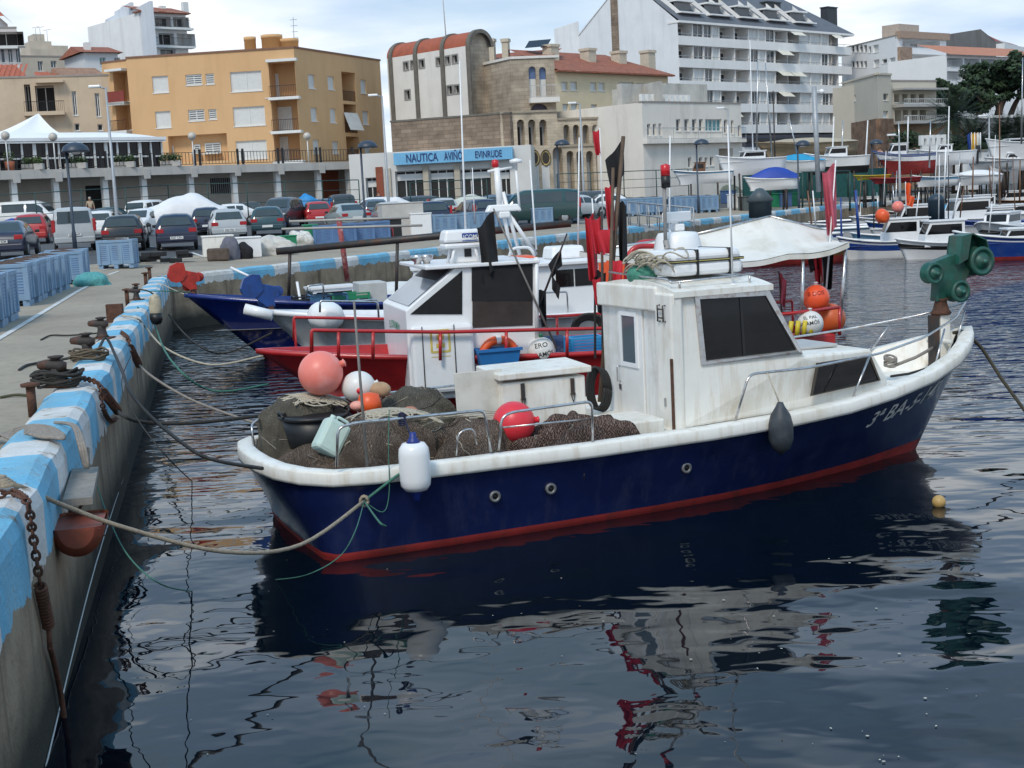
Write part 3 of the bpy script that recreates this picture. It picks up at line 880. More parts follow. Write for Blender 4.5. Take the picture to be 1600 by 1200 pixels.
# ----------------------------------------------------------
netbrown=netmat('net_brown',(.155,.113,.088),(.36,.28,.22))
netgrey=netmat('net_grey',(.19,.17,.132),(.33,.295,.24),34)
netdark=netmat('net_dark_brown',(.115,.075,.063),(.27,.195,.16),15)
def spline(pts,n=6):
 pts=[Vector(p)for p in pts];out=[]
 for i in range(len(pts)-1):
  p0,p1,p2,p3=pts[max(i-1,0)],pts[i],pts[i+1],pts[min(i+2,len(pts)-1)]
  for k in range(n):
   u=k/n
   out.append(.5*((2*p1)+(p2-p0)*u+(2*p0-5*p1+4*p2-p3)*u*u+(3*p1-p0-3*p2+p3)*u**3))
 return out+[pts[-1]]
def bt(px,py,t):return bl(B1.T(px,py,t))
def heap(c,r,seed,m,label,cords=9,**k):
 nn=k.get('n',44);q=mound(c,r,seed,xf=BX,**k)
 o=solo(q,'net_heap',m,label,'fishing net','net heaps on the navy boat')
 rr_=random.Random(seed);kk=k.get('k',22)
 for i in range(cords):
  u,v=rr_.uniform(0,nn),rr_.uniform(.1,.6)*kk;du,dv=rr_.uniform(-1.2,1.2),rr_.uniform(-.5,.6);pts=[]
  for s_ in range(rr_.randint(10,20)):
   a,b_=int(u)%nn,max(1,min(kk-1,int(v)));p0=Vector(q.v[b_*(nn+1)+a]);p1=Vector(q.v[b_*(nn+1)+a+1]);p2=Vector(q.v[min(kk,b_+1)*(nn+1)+a])
   pts.append(p0.lerp(p1,u-int(u))+(p2-p0)*(v-int(v))*(b_==int(v))+Vector((0,0,.008)))
   u+=du;v+=dv;du+=rr_.gauss(0,.25);dv+=rr_.gauss(0,.2)
  w_=MB();w_.tube(spline(pts,3),rr_.choice((.004,.006)),5);w_.build('cord',rr_.choice((ropec,roper,roped)),o)
 return o
heap((.28,.72,.66),(.50,.50,.66),3,netgrey,'olive grey net heap at the stern under the large pink buoy',amp=.12,fold=.07)
heap((.72,-.58,.60),(.82,.52,.58),5,netbrown,'brown net heap along the near rail under the pale jerrycan',amp=.15,fold=.11,n=80,k=40)
heap((1.45,.52,.66),(.50,.5,.68),8,netgrey,'smooth grey net mound behind the cork floats',amp=.07,fold=.05)
heap((1.62,-.62,.60),(.62,.52,.52),11,netbrown,'brown net mound between the white fender and the red buoy',amp=.15,fold=.10,n=80,k=40)
heap((2.72,-.90,.60),(.70,.36,.40),14,netdark,'dark brown bundled net heap beside the engine box',amp=.2,fold=.19,n=80,k=40)
heap((.42,.05,.60),(.60,.55,.40),19,netbrown,'low brown net heap around the black basket',amp=.1)
q=MB(BX)
def zf1(x,y):return 1.33-.5*((x-.28)**2+(y-.72)**2)
scribble(q,(.42,.60),.36,.26,zf1,600,.009,2,12)
solo(q,'rope_heap',ropec,'cream rope tangle spread on the olive grey net under the pink buoy','rope')
q=MB(BX)
def zf2(x,y):return 1.25-.45*((x-.85)**2+(y+.5)**2)
scribble(q,(.92,-.45),.42,.34,zf2,1100,.009,4,18)
solo(q,'rope_heap',ropec,'cream rope tangle piled on the brown net behind the white fender','rope')
q=MB(BX)
for k in range(4):
 q.tube(([(1.15+.22*i,-.62+.05*k+.1*math.sin(i*1.3+k),1.13-.05*(i-2)**2*.25+.012*k)for i in range(6)]),.006,5)
solo(q,'rope_line',ropec,'thin cream cords lying over the brown net mound','rope')
def buoy(name,c,r,m,label,neck=True,neckm=None,group=None,tilt=0,squash=1.0):
 o=thing(name,label,'buoy',tuple(Vector(c)-Vector((0,0,r))),0,group)
 q=MB(Matrix.Translation((0,0,r))@Matrix.Rotation(tilt,4,'Y'))
 q.ball((0,0,0),r,30,18,0,(1,1,squash))
 q.build('float_body',m,o)
 if neck:
  q=MB(Matrix.Translation((0,0,r))@Matrix.Rotation(tilt,4,'Y'))
  q.lathe([(r*.16,r*.96*squash),(r*.14,r*1.12*squash),(r*.2,r*1.16*squash),(r*.06,r*1.22*squash)],12)
  q.build('neck',neckm or m,o)
 return o
pinkb=pm('faded_orange_buoy',(.82,.22,.17),.42,.08,2,dirt=((.86,.40,.36),.8,1.5))
redb=pm('red_buoy',(.72,.035,.05),.38,.1,2,dirt=((.55,.03,.04),.6,5))
whiteb=pm('white_buoy',(.72,.71,.68),.4,.06,3,dirt=((.45,.42,.36),.4,6))
c=bt(501,583,.55);buoy('buoy',c,.235,pinkb,'large faded pink orange buoy on the nets at the stern',True,None,None,1.2)
c=bt(560,604,.45)
o=buoy('buoy',c,.165,whiteb,'white round buoy with a red dot beside the large pink buoy',True,whiteb,None,1.4,1.08)
q=MB();d=(CAM-c).normalized();dd=(d+Vector((0.05,0,-.28))).normalized()
q.lathe([(.001,.002),(.032,.0),(.03,-.01)],14,0,Matrix.Translation((0,0,.165))@Matrix.Translation(dd*.168)@dd.to_track_quat('Z','Y').to_matrix().to_4x4());q.build('red_dot',redb,o)
c=bt(803,660,-.75);buoy('buoy',c,.215,redb,'bright red buoy behind the near rail in front of the deck board',True,None,None,1.5)
cork=pm('cork',(.42,.27,.16),.8,.2,8)
c=bt(594,609,.3);q=MB();q.ball(c,.10,16,9,0,(1.15,.8,.85));solo(q,'cork_float',cork,'tan cork float between the white buoy and the grey net mound','float')
c=bt(577,628,.15);q=MB();q.lathe([(.02,-.10),(.13,-.09),(.125,0),(.10,.08),(.02,.1)],14,0,Matrix.Translation(c));solo(q,'net_float',orange,'small orange float below the white buoy','float')
c=bt(558,634,.1);q=MB();q.ball(c,.065,14,8,0,(1.2,1,.8));solo(q,'net_float',pm('salmon',(.75,.33,.26),.5),'small salmon pink float left of the orange float','float')
c=bt(641,645,-.2);q=MB();q.ball(c,.075,14,8,0,(1.2,1,.9));solo(q,'net_float',pm('brick_float',(.45,.18,.11),.6,.2),'brick coloured float on the brown net by the rail tie','float')
c=bt(491,650,.22)
o=thing('basket','black plastic basket standing among the nets at the stern','basket',(c.x,c.y,c.z-.40),B1.a)
q=MB();q.lathe([(.02,0),(.25,.0),(.34,.40),(.325,.40),(.24,.03),(.02,.03)],28);q.build('tub',black,o)
q=MB();q.lathe([(.345,.385),(.365,.395),(.365,.42),(.345,.43),(.33,.42),(.33,.395)],28);q.build('rim',black,o)
for a in(0,math.pi):
 q=MB();q.tube([(.36*math.cos(a+k),.36*math.sin(a+k),.42+.05*math.cos(k*5))for k in(-.3,-.15,0,.15,.3)],.014);q.build('handle',black,o)
c=bt(517,684,-.62)
jer=pm('pale_green_plastic',(.50,.62,.55),.45,.06,3,dirt=((.42,.46,.36),.5,6))
o=thing('jerrycan','pale green plastic jerrycan lying tilted on the brown net','jerrycan',tuple(c),B1.a)
X=Matrix.Rotation(R(35),4,'Y')@Matrix.Rotation(R(-14),4,'X')
MB(X).box(-.13,.13,-.10,.10,-.17,.17).build('can_body',jer,o,bevel=.04)
MB(X).lathe([(.03,.165),(.03,.205),(.001,.207)],12,0,Matrix.Translation((-.07,0,0))).build('cap',jer,o)
q=MB(X);q.tube(bend([(-.03,0,.17),(-.03,0,.215),(.10,0,.215),(.10,0,.17)],.03),.016);q.build('handle',jer,o)
def fender(c,r,h,m,mt,label,rope_to,group=None,pear=False):
 o=thing('fender',label,'fender',(c[0],c[1],c[2]-h/2),B1.a,group)
 if pear:pf=[(.02,0),(.05,.03),(r*.75,h*.12),(r,h*.3),(r,h*.6),(r*.8,h*.8),(.05,h*.96),(.03,h*1.05),(.001,h*1.06)]
 else:pf=[(.04,0),(r*.72,h*.02),(r*.95,h*.12),(r,h*.25),(r,h*.75),(r*.95,h*.88),(r*.72,h*.98),(.04,h)]
 MB().lathe(pf,22).build('fender_body',m,o)
 if mt:
  for k in(0,1):
   MB(Matrix.Translation((0,0,h*k))@Matrix.Scale(1 if k else-1,4,(0,0,1))).lathe([(r*.5,-.012),(r*.36,.02),(.035,.045),(.03,.09),(.001,.095)],14).build('end_cap',mt,o)
 q=MB();q.tube([(0,0,h),Vector(rope_to)-Vector((c[0],c[1],c[2]-h/2))],.008,6);ob=q.build('lanyard',ropec if not mt else pm('navy_rope',(.01,.015,.05),.8),o)
 ob.rotation_euler=(0,0,-B1.a)
 return o
bluecap=pm('fender_blue',(.012,.03,.20),.45)
c=bt(648,729,-1.56);fender(c,.145,.46,cleanwhite,bluecap,'white fender with blue ends hanging on the navy hull',bt(632,655,-1.37))
c=bt(1220,671,-1.47);fender(c,.128,.52,pm('fender_charcoal',(.035,.042,.052),.55,.2,4,dirt=((.07,.08,.09),.6,9)),None,'charcoal fender hanging from the bow rail',bt(1199,582,-1.28),None,True)
q=MB()
c=bt(935,604,.62)
for k in range(5):
 q.tube([c+Vector((.10*math.cos(a)+.02*k-.04,-.1+.02*k,.24*math.sin(a)-.01*k))for a in[2*math.pi*i/24 for i in range(25)]],.017,7)
solo(q,'hose_coil',rubber,'black hose coil hanging beside the white wheelhouse door','hose')
q=MB(BX)
for k in range(16):
 rr_=random.Random(k)
 c0=Vector((3.98+rr_.uniform(-.03,.12),-.20+rr_.uniform(-.42,.35),2.40+.015*k*.7))
 a0,b0=rr_.uniform(.09,.2),rr_.uniform(.12,.26);ph=rr_.uniform(-.4,.4)
 q.tube([c0+Vector((a0*math.cos(a)*.8,b0*math.sin(a),.05*math.sin(2*a+ph)+.05+ph*.05*math.cos(a)))for a in[2*math.pi*i/18 for i in range(19)]],.009,5)
solo(q,'rope_coil',ropec,'cream rope coils lying on the wheelhouse roof behind the life raft','rope')
q=mound((4.0,-.02,2.36),(.16,.18,.13),4,amp=.15,n=20,k=10,xf=BX);solo(q,'net_bundle',pm('green_net',(.06,.22,.16),.95,.4,20),'small green net bundle beside the rope on the wheelhouse roof','net')
q=MB();a_,c_=bt(1462,541,0),bt(1398,571,-.2)
q.tube([a_,a_.lerp(c_,.5)-Vector((0,0,.02)),c_],.02,7)
for k in range(7):
 q.tube([c_+Vector((.07*math.cos(a)-.05,.06*math.sin(a),.02+.012*k+.03*math.sin(a+k)))for a in[.45*i for i in range(15)]],.014,6)
solo(q,'bow_rope',roper,'brown mooring rope tied from the bow post to a knot on the foredeck','rope')
q=MB();q.tube([bt(1392,588,-.75),bt(1420,584,-.68),bt(1450,575,-.6)],.015,6);solo(q,'rope_piece',roped,'short dark rope lying along the foredeck edge','rope')
q=MB()
a_=bt(1508,517,-.05)
q.tube([bt(1490,520,-.12),a_,D(1535,545,17.2),D(1565,592,16.9),D(1600,640,16.4),D(1650,705,15.5),D(1720,800,13.8)],.022,8)
solo(q,'mooring_rope',pm('olive_rope',(.05,.045,.03),.95,.3,30),'dark olive mooring rope leading from the bow out of the right edge','rope')
q=MB()
knot=bt(569,783,-1.44)
path=[bt(655,722,-1.5),bt(618,745,-1.46),knot,D(470,851,11.3),D(350,862,10.4),D(200,826,9.9),D(100,790,9.6),W(20,757,1.60),W(-40,760,1.58)]
q.tube(spline(path[2:]),.017,8)
for k in range(3):
 q.tube([knot+Vector((.035*math.cos(a),-.012+.014*k,.045*math.sin(a)))for a in[2*math.pi*i/12 for i in range(13)]],.014,6)
cc_=W(8,757,1.60)
for k in range(4):q.tube([cc_+Vector((.06*math.cos(a)-.02*k,.05*math.sin(a),.015*k))for a in[2*math.pi*i/12 for i in range(13)]],.016,6)
solo(q,'mooring_rope',pm('tan_rope',(.33,.27,.20),.95,.25,40,bump=.5,bscale=150),'thick tan mooring rope from the navy stern to the striped kerb','rope')
q=MB();q.tube(spline(path[:3]),.013,7);q.tube(spline([knot,D(592,815,11.55),D(603,822,11.6)]),.009,6)
q.tube(spline([bt(608,640,-1.37),bt(607,700,-1.42),bt(608,770,-1.46),bt(598,800,-1.48),knot]),.005,5)
q.tube(spline([knot,D(555,830,11.5),D(530,870,11.4),D(480,898,11.3),W(430,906,0)]),.005,5)
solo(q,'green_rope',ropeg,'green rope tied round the near rail and knotted to the tan mooring rope','rope')
q=MB()
for k in range(4):q.tube([bt(628,650,-1.36)+Vector((.03*math.cos(a),.0,-.02*k+.03*math.sin(a)))for a in[2*math.pi*i/10 for i in range(11)]],.009,5)
solo(q,'rail_tie',pm('navy_rope',(.01,.015,.05),.8),'dark rope lashing on the near rail above the white fender','rope')
q=MB();q.tube([bt(574,735,-1.25),bt(553,470,-1.2)],[.016,.011],7);solo(q,'pole',pm('grey_pole',(.18,.165,.15),.6,.2,8),'thin grey pole standing at the navy stern rail','pole')
def flag_mb(q,p,dirs,w0,h,seed,m=0,droop=.5):
 """a limp cloth hung from the pole point p: falls along dirs"""
 rr_=random.Random(seed);ph=rr_.uniform(0,6)
 p=Vector(p);dv=Vector(dirs).normalized()
 def f(u,v):
  fold=.10*h*math.sin(9*u+ph+2*v)*(.25+v)
  x=dv*(w0*u*(1-.55*v*droop))
  return p+x+Vector((fold*.25,fold,-h*v-w0*u*.5*droop+.03*h*math.sin(7*u+ph)))
 q.grid(f,14,10,m)
 q.grid(lambda u,v:f(u,v)+Vector((0,.006,0)),14,10,m)
def marker(label,p0,p1,r,pm_,flags,cat='marker pole',group='flag marker poles',name='marker_pole'):
 p0,p1=Vector(p0),Vector(p1)
 o=thing(name,label,cat,tuple(p0),0,group)
 q=MB();q.tube([p0,p0.lerp(p1,.5),p1],[r,r*.9,r*.7],8);q.build('pole',pm_,o,True)
 for i,(k,dv,w0,h,m,sd)in enumerate(flags):
  q=MB();flag_mb(q,p0.lerp(p1,k),dv,w0,h,sd);q.build('flag',m,o,True)
 return o
rx_=Vector((1,0,0))
marker('tall brown pole with a long black flag beside the white wheelhouse',bt(938,628,.95),bt(974,213,1.05),.034,brownpole,[(.99,(-.75,0,-.6),.28,.42,blackcloth,3),(.76,(.9,0,-.2),.10,.7,blackcloth,5)])
marker('brown pole with small crumpled red flags close to the black flag pole',bt(950,620,.8),bt(958,262,1.0),.026,brownpole,[(.93,(-.9,0,-.3),.10,.55,redcloth,8),(.74,(-.9,0,0),.17,.28,redcloth,12),(.60,(.9,0,0),.14,.30,redcloth,9)])
marker('thin dark pole with a narrow red flag in the bundle by the wheelhouse',bt(943,600,1.0),bt(940,330,1.1),.02,darkmetal,[(.97,(-.8,0,-.1),.13,.40,redcloth,4),(.62,(-.8,0,0),.12,.30,redcloth,21)])
marker('thin pole with a drooping red flag and a black one left of the bundle',bt(930,560,1.35),bt(929,330,1.35),.015,darkmetal,[(.98,(-.5,0,-.1),.12,.75,redcloth,14),(.60,(.45,0,0),.13,.5,blackcloth,15)])
c=W(1467,791,0);buoy('water_float',(c.x,c.y,.045),.068,pm('ochre_float',(.48,.30,.10),.5,.2,6,dirt=((.2,.12,.05),.6,6)),'small ochre float on the water near the navy bow',False)
# ----------------------------------------------------------
iron=pm('dark_iron',(.035,.028,.026),.7,.35,8,dirt=(RUST,.7,6),bump=.3,bscale=40)
def cleat(p,rz,label,s=1.0):
 o=thing('mooring_bollard',label,'bollard',tuple(p),rz,'horn bollards along the kerb')
 X=Matrix.Scale(s,4)
 q=MB(X);q.box(-.20,.20,-.14,.14,0,.03);q.build('base_plate',rust,o,bevel=.008)
 q=MB(X);q.lathe([(.13,.03),(.10,.07),(.075,.18),(.08,.24)],16);q.build('post',iron,o)
 q=MB(X);q.tube([(-.27,0,.28),(-.25,0,.285),(-.14,0,.29),(0,0,.28),(.09,0,.25),(.11,0,.22)],[.02,.05,.068,.085,.08,.03],12);q.build('horn',iron,o)
 q=MB(X);q.lathe([(.05,.28),(.05,.36),(.10,.38),(.10,.40),(.01,.41)],14);q.build('cap',iron,o)
 return o
ka=R(12)
for px,py,lab,s in((106,603,'nearest horn bollard wrapped with brown ropes on the kerb',1.0),(150,560,'horn bollard with a black hose tied to it',1.0),(171,528,'horn bollard between the hose bollard and the rusty square post',.95),(221,468,'distant horn bollard with rope hoops near the quay corner',.85)):
 p=W(px,py,1.57);cleat((p.x-.1,p.y,1.565),R(-12),lab,s*.82)
def tpost(p,h,label,r=.045):
 o=thing('mooring_post',label,'bollard',tuple(p),0,'rusty mooring pins')
 q=MB();q.lathe([(r,0),(r,h)],12);q.build('shaft',rust,o)
 q=MB();q.lathe([(.02,h-.005),(r*2.0,h),(r*2.1,h+.03),(.02,h+.045)],14);q.build('head',rust,o)
p=G(52,652);tpost(p,.30,'rusty T headed pin nearest the camera by the coiled ropes')
p=G(200,482);tpost(p,.36,'rusty T headed pin beyond the square post')
p=G(214,465);tpost(p,.28,'short rusty pin before the distant horn bollard')
p=G(229,452);tpost(p,.40,'dark pin close to the quay corner',.05)
p=G(235,443);tpost(p,.42,'last dark pin at the quay corner',.05)
p=G(181,503);q=MB();q.cbox((p.x,p.y,p.z+.16),(.30,.12,.34));q.cbox((p.x,p.y,p.z+.02),(.42,.3,.04));solo(q,'mooring_post',rust,'rusty square plate post beside the kerb','bollard',None,.01)
def onk(px,py,z=1.58):return W(px,py,z)
def rope(pts,r,m,label,name='mooring_line',cat='rope',n=6):
 q=MB();q.tube(spline(pts,n),r,7);return solo(q,name,m,label,cat)
rope([onk(30,578,1.42),onk(45,570,1.43),onk(90,563,1.44),onk(125,556,1.5),onk(150,550,1.62),onk(165,528,1.74),onk(180,555,1.58),D(192,583,15.6),D(205,615,14.8),D(240,655,14.3),D(300,703,13.6),D(340,720,13.5),bt(410,732,-.9)],.019,rubber,'thick black hose from the paving over the kerb to the navy boat','hose','hose')
rope([onk(64,531,1.42),onk(80,524,1.43),onk(110,524,1.43),onk(160,520,1.45)],.014,roped,'thin dark rope lying on the paving beside a horn bollard','rope')
rope([onk(0,621,1.42),onk(25,617,1.43),onk(45,618,1.42)],.016,pm('olive_rope2',(.07,.075,.04),.95),'short olive rope lying on the paving at the left edge','rope')
q=MB()
for k in range(6):
 q.tube(spline([onk(-20,690-5*k,1.46+.02*k),onk(20,672+3*k,1.5),onk(50,665+2*k,1.6),onk(80,668+3*k,1.6),onk(100,680+k,1.6),onk(70,684-k,1.6),onk(45,678,1.6)][:7 if k%2 else 5]),.016,6)
for k in range(3):
 q.tube(spline([onk(85,660,1.6),onk(112+3*k,665,1.58),D(122+4*k,690,11.1),D(128+4*k,715,11.0),D(134+2*k,730,11.0),D(138,700,11.1)]),.014,6)
solo(q,'rope_coil',roper,'pile of grey mooring rope looped over the nearest kerb stripes','rope')
q=MB()
for k in range(9):
 c=W(106,600,1.6);a0=.14+.015*(k%4)
 q.tube([(c.x-.1+a0*1.5*math.cos(a),c.y+a0*math.sin(a),1.6+.018*k+.02*math.sin(3*a+k))for a in[2*math.pi*i/16 for i in range(17)]],.014,5)
solo(q,'rope_coil',roped,'dark brown rope wound round the nearest horn bollard','rope')
q=MB()
for k in range(7):
 c=W(152,560,1.6);a0=.13+.015*(k%3)
 q.tube([(c.x-.1+a0*1.5*math.cos(a),c.y+a0*math.sin(a),1.6+.018*k+.02*math.sin(3*a+k))for a in[2*math.pi*i/16 for i in range(17)]],.013,5)
solo(q,'rope_coil',pm('brown_rope',(.12,.09,.06),.95,.3,30),'brown rope wound round the hose bollard','rope')
def link_chain(q,pts,pitch,r,m=0):
 pts=spline(pts,10);d=0;k=0
 for a,c in zip(pts[:-1],pts[1:]):
  L_=(c-a).length
  while d<L_:
   p=a.lerp(c,d/L_);dr=(c-a).normalized()
   X=Matrix.Translation(p)@dr.to_track_quat('X','Y').to_matrix().to_4x4()@Matrix.Rotation(R(90*(k%2)),4,'X')
   q.tube([(pitch*.68*math.cos(t_),pitch*.42*math.sin(t_),0)for t_ in[2*math.pi*i/10 for i in range(11)]],r,5,m,False,X)
   d+=pitch;k+=1
  d-=L_
def spring(q,a,c,r,turns,wr):
 a,c=Vector(a),Vector(c);dr=(c-a).normalized();X=Matrix.Translation(a)@dr.to_track_quat('Z','Y').to_matrix().to_4x4();L_=(c-a).length
 q.tube([(r*math.cos(t_),r*math.sin(t_),L_*i/(turns*12))for i,t_ in enumerate([2*math.pi*k/12 for k in range(turns*12+1)])],wr,6,0,True,X)
wallx=lambda y:-3.49-.2125*(y-10.49)
def onw(px,py,off=.05):
 v=ray(px,py)
 k=(-3.49+.2125*10.49+off)/(v.x+.2125*v.y)
 return CAM+v*k
o=thing('mooring_chain','rusty chain with a coil spring hanging down the near quay wall','chain',tuple(onw(80,1080)))
q=MB();link_chain(q,[onk(0,772,1.60),onk(22,770,1.60),onw(42,785),onw(52,840),onw(60,895)],.055,.010);q.build('chain_links',rust,o,True)
q=MB();spring(q,onw(63,915),onw(76,978),.032,13,.011);q.build('coil_spring',rust,o,True)
q=MB();q.tube([onw(60,895),onw(63,915)],.012,5);q.tube([onw(76,978),onw(78,1010)],.018,6);q.tube(spline([onw(78,1010),onw(86,1040),onw(95,1085),onw(102,1140),onw(104,1200)]),.02,6);q.build('rope_tail',rust,o,True)
o=thing('mooring_chain','rusty chain with spring running from the nearest horn bollard to a black rope','chain',tuple(onw(185,640)))
q=MB();link_chain(q,[onk(125,590,1.62),onk(150,597,1.60),onw(160,610)],.06,.011);q.build('chain_links',rust,o,True);q=MB();link_chain(q,[onw(158,612),onw(162,640),onw(172,657),onw(182,654)],.055,.009);q.build('slack_chain',rust,o,True)
q=MB();spring(q,onw(161,612),onw(184,642,.12),.04,12,.012);q.build('coil_spring',rust,o,True)
q=MB();q.tube(spline([onw(184,642,.12),onw(195,651,.3),D(228,660,14.3),D(300,661,14.6),D(405,650,15.2)]),.02,6);q.build('rope_tail',roped,o,True)
o=thing('mooring_chain','chain with spring from the middle kerb towards the red boat','chain',tuple(onw(215,560)))
q=MB();link_chain(q,[onk(190,520,1.6),onk(198,526,1.6),onw(203,540)],.07,.012);q.build('chain_links',rust,o,True)
q=MB();spring(q,onw(204,543),onw(217,570,.1),.045,12,.013);q.build('coil_spring',rust,o,True)
q=MB();q.tube(spline([onw(217,570,.1),D(240,590,18.2),D(300,625,17.6),D(380,655,16.8),D(430,670,16.4)]),.018,6);q.build('rope_tail',roper,o,True)
rope([onk(190,493,1.6),onk(215,498,1.6),onw(228,512),D(260,545,21),D(330,570,20.4),D(410,556,19.6)],.016,ropec,'pale rope from the kerb sagging to the red bow')
rope([onk(218,452,1.75),onk(240,460,1.65),onw(262,490),D(300,532,25.5),D(350,552,25),D(425,520,25)],.016,roped,'dark rope from the far horn bollard to the grey hull')
rope([onk(215,480,1.6),onw(240,505),D(265,560,18.5),D(330,610,18),D(420,600,18.5)],.014,ropeg,'dark green rope from the kerb drooping to the red bow')
rope([onk(236,455,1.65),D(265,455,30),D(310,459,31)],.012,ropeg,'green line from the kerb to the bow of the far blue boat')
rope([onk(245,440,1.65),D(270,452,33),D(296,463,32.5)],.012,ropec,'cream line from the quay corner to the bow of the far blue boat')
rope([onw(150,755),onw(170,810,.3),D(200,868,9.8),D(250,912,9.2),W(300,924,0)],.006,ropeg,'thin green line trailing from the near quay wall into the water')
rope([onk(205,555,1.45),onw(190,600,.2),D(215,655,14),D(262,715,13),W(300,752,0)],.006,roped,'thin dark line from the kerb into the water')
rope([onw(208,700,.02),onw(150,880,.02),onw(71,1200,.02)],.006,pm('white_line',(.5,.5,.48),.8),'thin white line stretched low along the quay wall')
o=thing('wooden_step','grey wooden step bracketed on the near quay wall','step',tuple(onw(127,775)))
q=MB();a,c=onw(100,790,.0),onw(148,745,.0)
def wbox(q,a,c,w_,h_,m=0):
 a,c=Vector(a),Vector(c);z_=(a.z+c.z)/2;a.z=c.z=z_
 n=Vector((.978,.208,0))*w_
 q.add([a,c,c+n,a+n]+[p+Vector((0,0,h_))for p in(a,c,c+n,a+n)],[(3,2,1,0),(4,5,6,7),(0,1,5,4),(1,2,6,5),(2,3,7,6),(3,0,4,7)],m)
a=onw(99,792);c=Vector((wallx(a.y+1.25),a.y+1.25,a.z))
wbox(q,a,c,.21,.055);q.build('step_board',pm('grey_board',(.24,.225,.20),.85,.2,4,streak=((.12,.11,.1),.6,10)),o,True)
for k in(.25,.75):
 q=MB();p=a.lerp(c,k);q.tube([p+Vector((.02,0,-.002)),p+Vector((.03,0,-.18))],.015);q.tube([p+Vector((.15,.03,-.002)),p+Vector((.03,0,-.18))],.012);q.build('bracket',rust,o,True)
q=MB();c=onw(124,812,.17)
c0=Vector((c.x,c.y,c.z));X=Matrix.Translation(c0)@Matrix.Rotation(R(102),4,'Z')
pf=[]
def drum(u,v):
 a=math.pi*(1+u);e=2*v-1
 r_=.19*(1-max(0,abs(e)-.85)*2.2)
 return(.30*e,r_*math.cos(a),r_*math.sin(a)*1.15)
q.grid(drum,16,14,0,True,X)
for e in(-.30,.30):
 q.add([(e,.127*math.cos(math.pi*(1+i/16)),.146*math.sin(math.pi*(1+i/16)))for i in range(17)],[tuple(range(17))],0,False,X)
q.grid(lambda u,v:(.29*(2*u-1),.17*(2*v-1),-.02),4,4,0,False,X)
q.lathe([(.03,0),(.03,.004)],12,1,X@Matrix.Translation((-.2,-.172,-.07))@Matrix.Rotation(R(65),4,'X'))
solo(q,'half_drum',[pm('rusty_red_drum',(.20,.045,.025),.55,.3,4,dirt=(RUST,.8,5)),black],'rusty red half drum fixed under the wooden step','drum')
for px,py,s in((243,483,1.0),):
 c=onw(px,py,.2);fo=thing('fender','yellowed fender with dark end hanging on the quay wall','fender',(c.x,c.y,c.z-.28),0);fo.scale=(.6,.6,.62)
 MB().lathe([(.04,0),(.14,.03),(.19,.15),(.19,.7),(.14,.84),(.05,.9)],18).build('fender_body',pm('yellowed',(.45,.38,.26),.6,.2,4,dirt=((.1,.09,.08),.8,3)),fo)
 MB().lathe([(.03,-.02),(.15,.02),(.194,.15),(.194,.34),(.1,.3)],18).build('end_cap',black,fo)
# ----------------------------------------------------------
def make_bin(m,label,group,w_=1.2,d_=1.0,h_=.97):
 o=thing('net_bin',label,'bin',(0,0,0),0,group)
 q=MB();b_=.13
 def ringz(k,z):return[(-w_/2*k,-d_/2*k,z),(w_/2*k,-d_/2*k,z),(w_/2*k,d_/2*k,z),(-w_/2*k,d_/2*k,z)]
 q.loft([ringz(.93,b_),ringz(.985,h_-.08),ringz(.93,h_-.09),ringz(.90,b_+.1)],0,True,True,False)
 for sx in(-1,1):
  for sy in(-1,1):
   q.cbox((sx*w_*.455,sy*d_*.445,h_*.5+.05),(.12,.12,h_-.17),0)
 for k in(-.17,.17):
  for sy in(-1,1):q.cbox((k*w_,sy*d_*.475,h_*.5),(.07,.05,h_-.3))
 for sx in(-1,1):q.cbox((sx*w_*.475,0,h_*.5),(.05,.08,h_-.3))
 q.build('tub',m,o,bevel=.012)
 q=MB()
 for sx in(-1,1):q.cbox((sx*w_*.49,0,h_-.05),(.05,d_,.09))
 for sy in(-1,1):q.cbox((0,sy*d_*.49,h_-.05),(w_-.052,.05,.09))
 q.build('rim',m,o,bevel=.01)
 vent=MB()
 for sy in(-1,1):
  for kx in(-.32,0,.32):
   for r_ in range(8):vent.cbox((kx*w_,sy*d_*(.466+.0165*r_/8*1.4),.30+r_*.065),(.20,.012,.022))
 for sx in(-1,1):
  for ky in(-.24,.24):
   for r_ in range(8):vent.cbox((sx*w_*(.466+.0165*r_/8*1.4),ky*d_,.30+r_*.065),(.012,.22,.022))
 vent.build('vent_slots',bindark,o)
 for sx in(-1,0,1):
  q=MB()
  q.box(sx*w_*.42-.07,sx*w_*.42+.07,-d_*.46,d_*.46,0,b_-.004);q.build('foot_runner',m,o)
 q=mound((0,0,h_-.12),(w_*.44,d_*.43,.15),3,amp=.2,n=20,k=8);q.build('net_fill',netdark,o)
 return o
BING='blue net bins on the quay'
bin0=make_bin(binblue,'pale blue bin with dark netting at the left edge, nearest of the row',BING)
bins=[((-10,500),0,None),]
def place(o,p,rz):o.location=(p[0],p[1],zg(p[0],p[1]));o.rotation_euler=(0,0,rz)
qa=R(12)
def at_row(y,off):return(-8.38-.2125*(y-22.8)+off,y)
spots=[(24.3,-1.0,'pale blue bin with dark netting at the left edge, nearest of the row'),(25.6,-.9,'second pale blue bin from the left edge, close to the nearest bin'),(26.9,-.9,'third pale blue bin, last before the gap in the row'),(31.6,-1.15,'pale blue bin with clear slotted front facing the camera after the gap'),(32.8,-1.1,'pale blue bin right behind the slotted front bin'),(34.0,-1.12,'pale blue bin two behind the slotted front bin'),(35.3,-1.05,'pale blue bin in the middle of the long row near the teal net'),(36.6,-1.0,'pale blue bin beside the teal net scrap'),(38.0,-.95,'pale blue bin just beyond the teal net scrap'),(41.0,-.75,'small end bin of the row near the lot line'),(42.4,-.75,'last bin of the long row before the lone bin')]
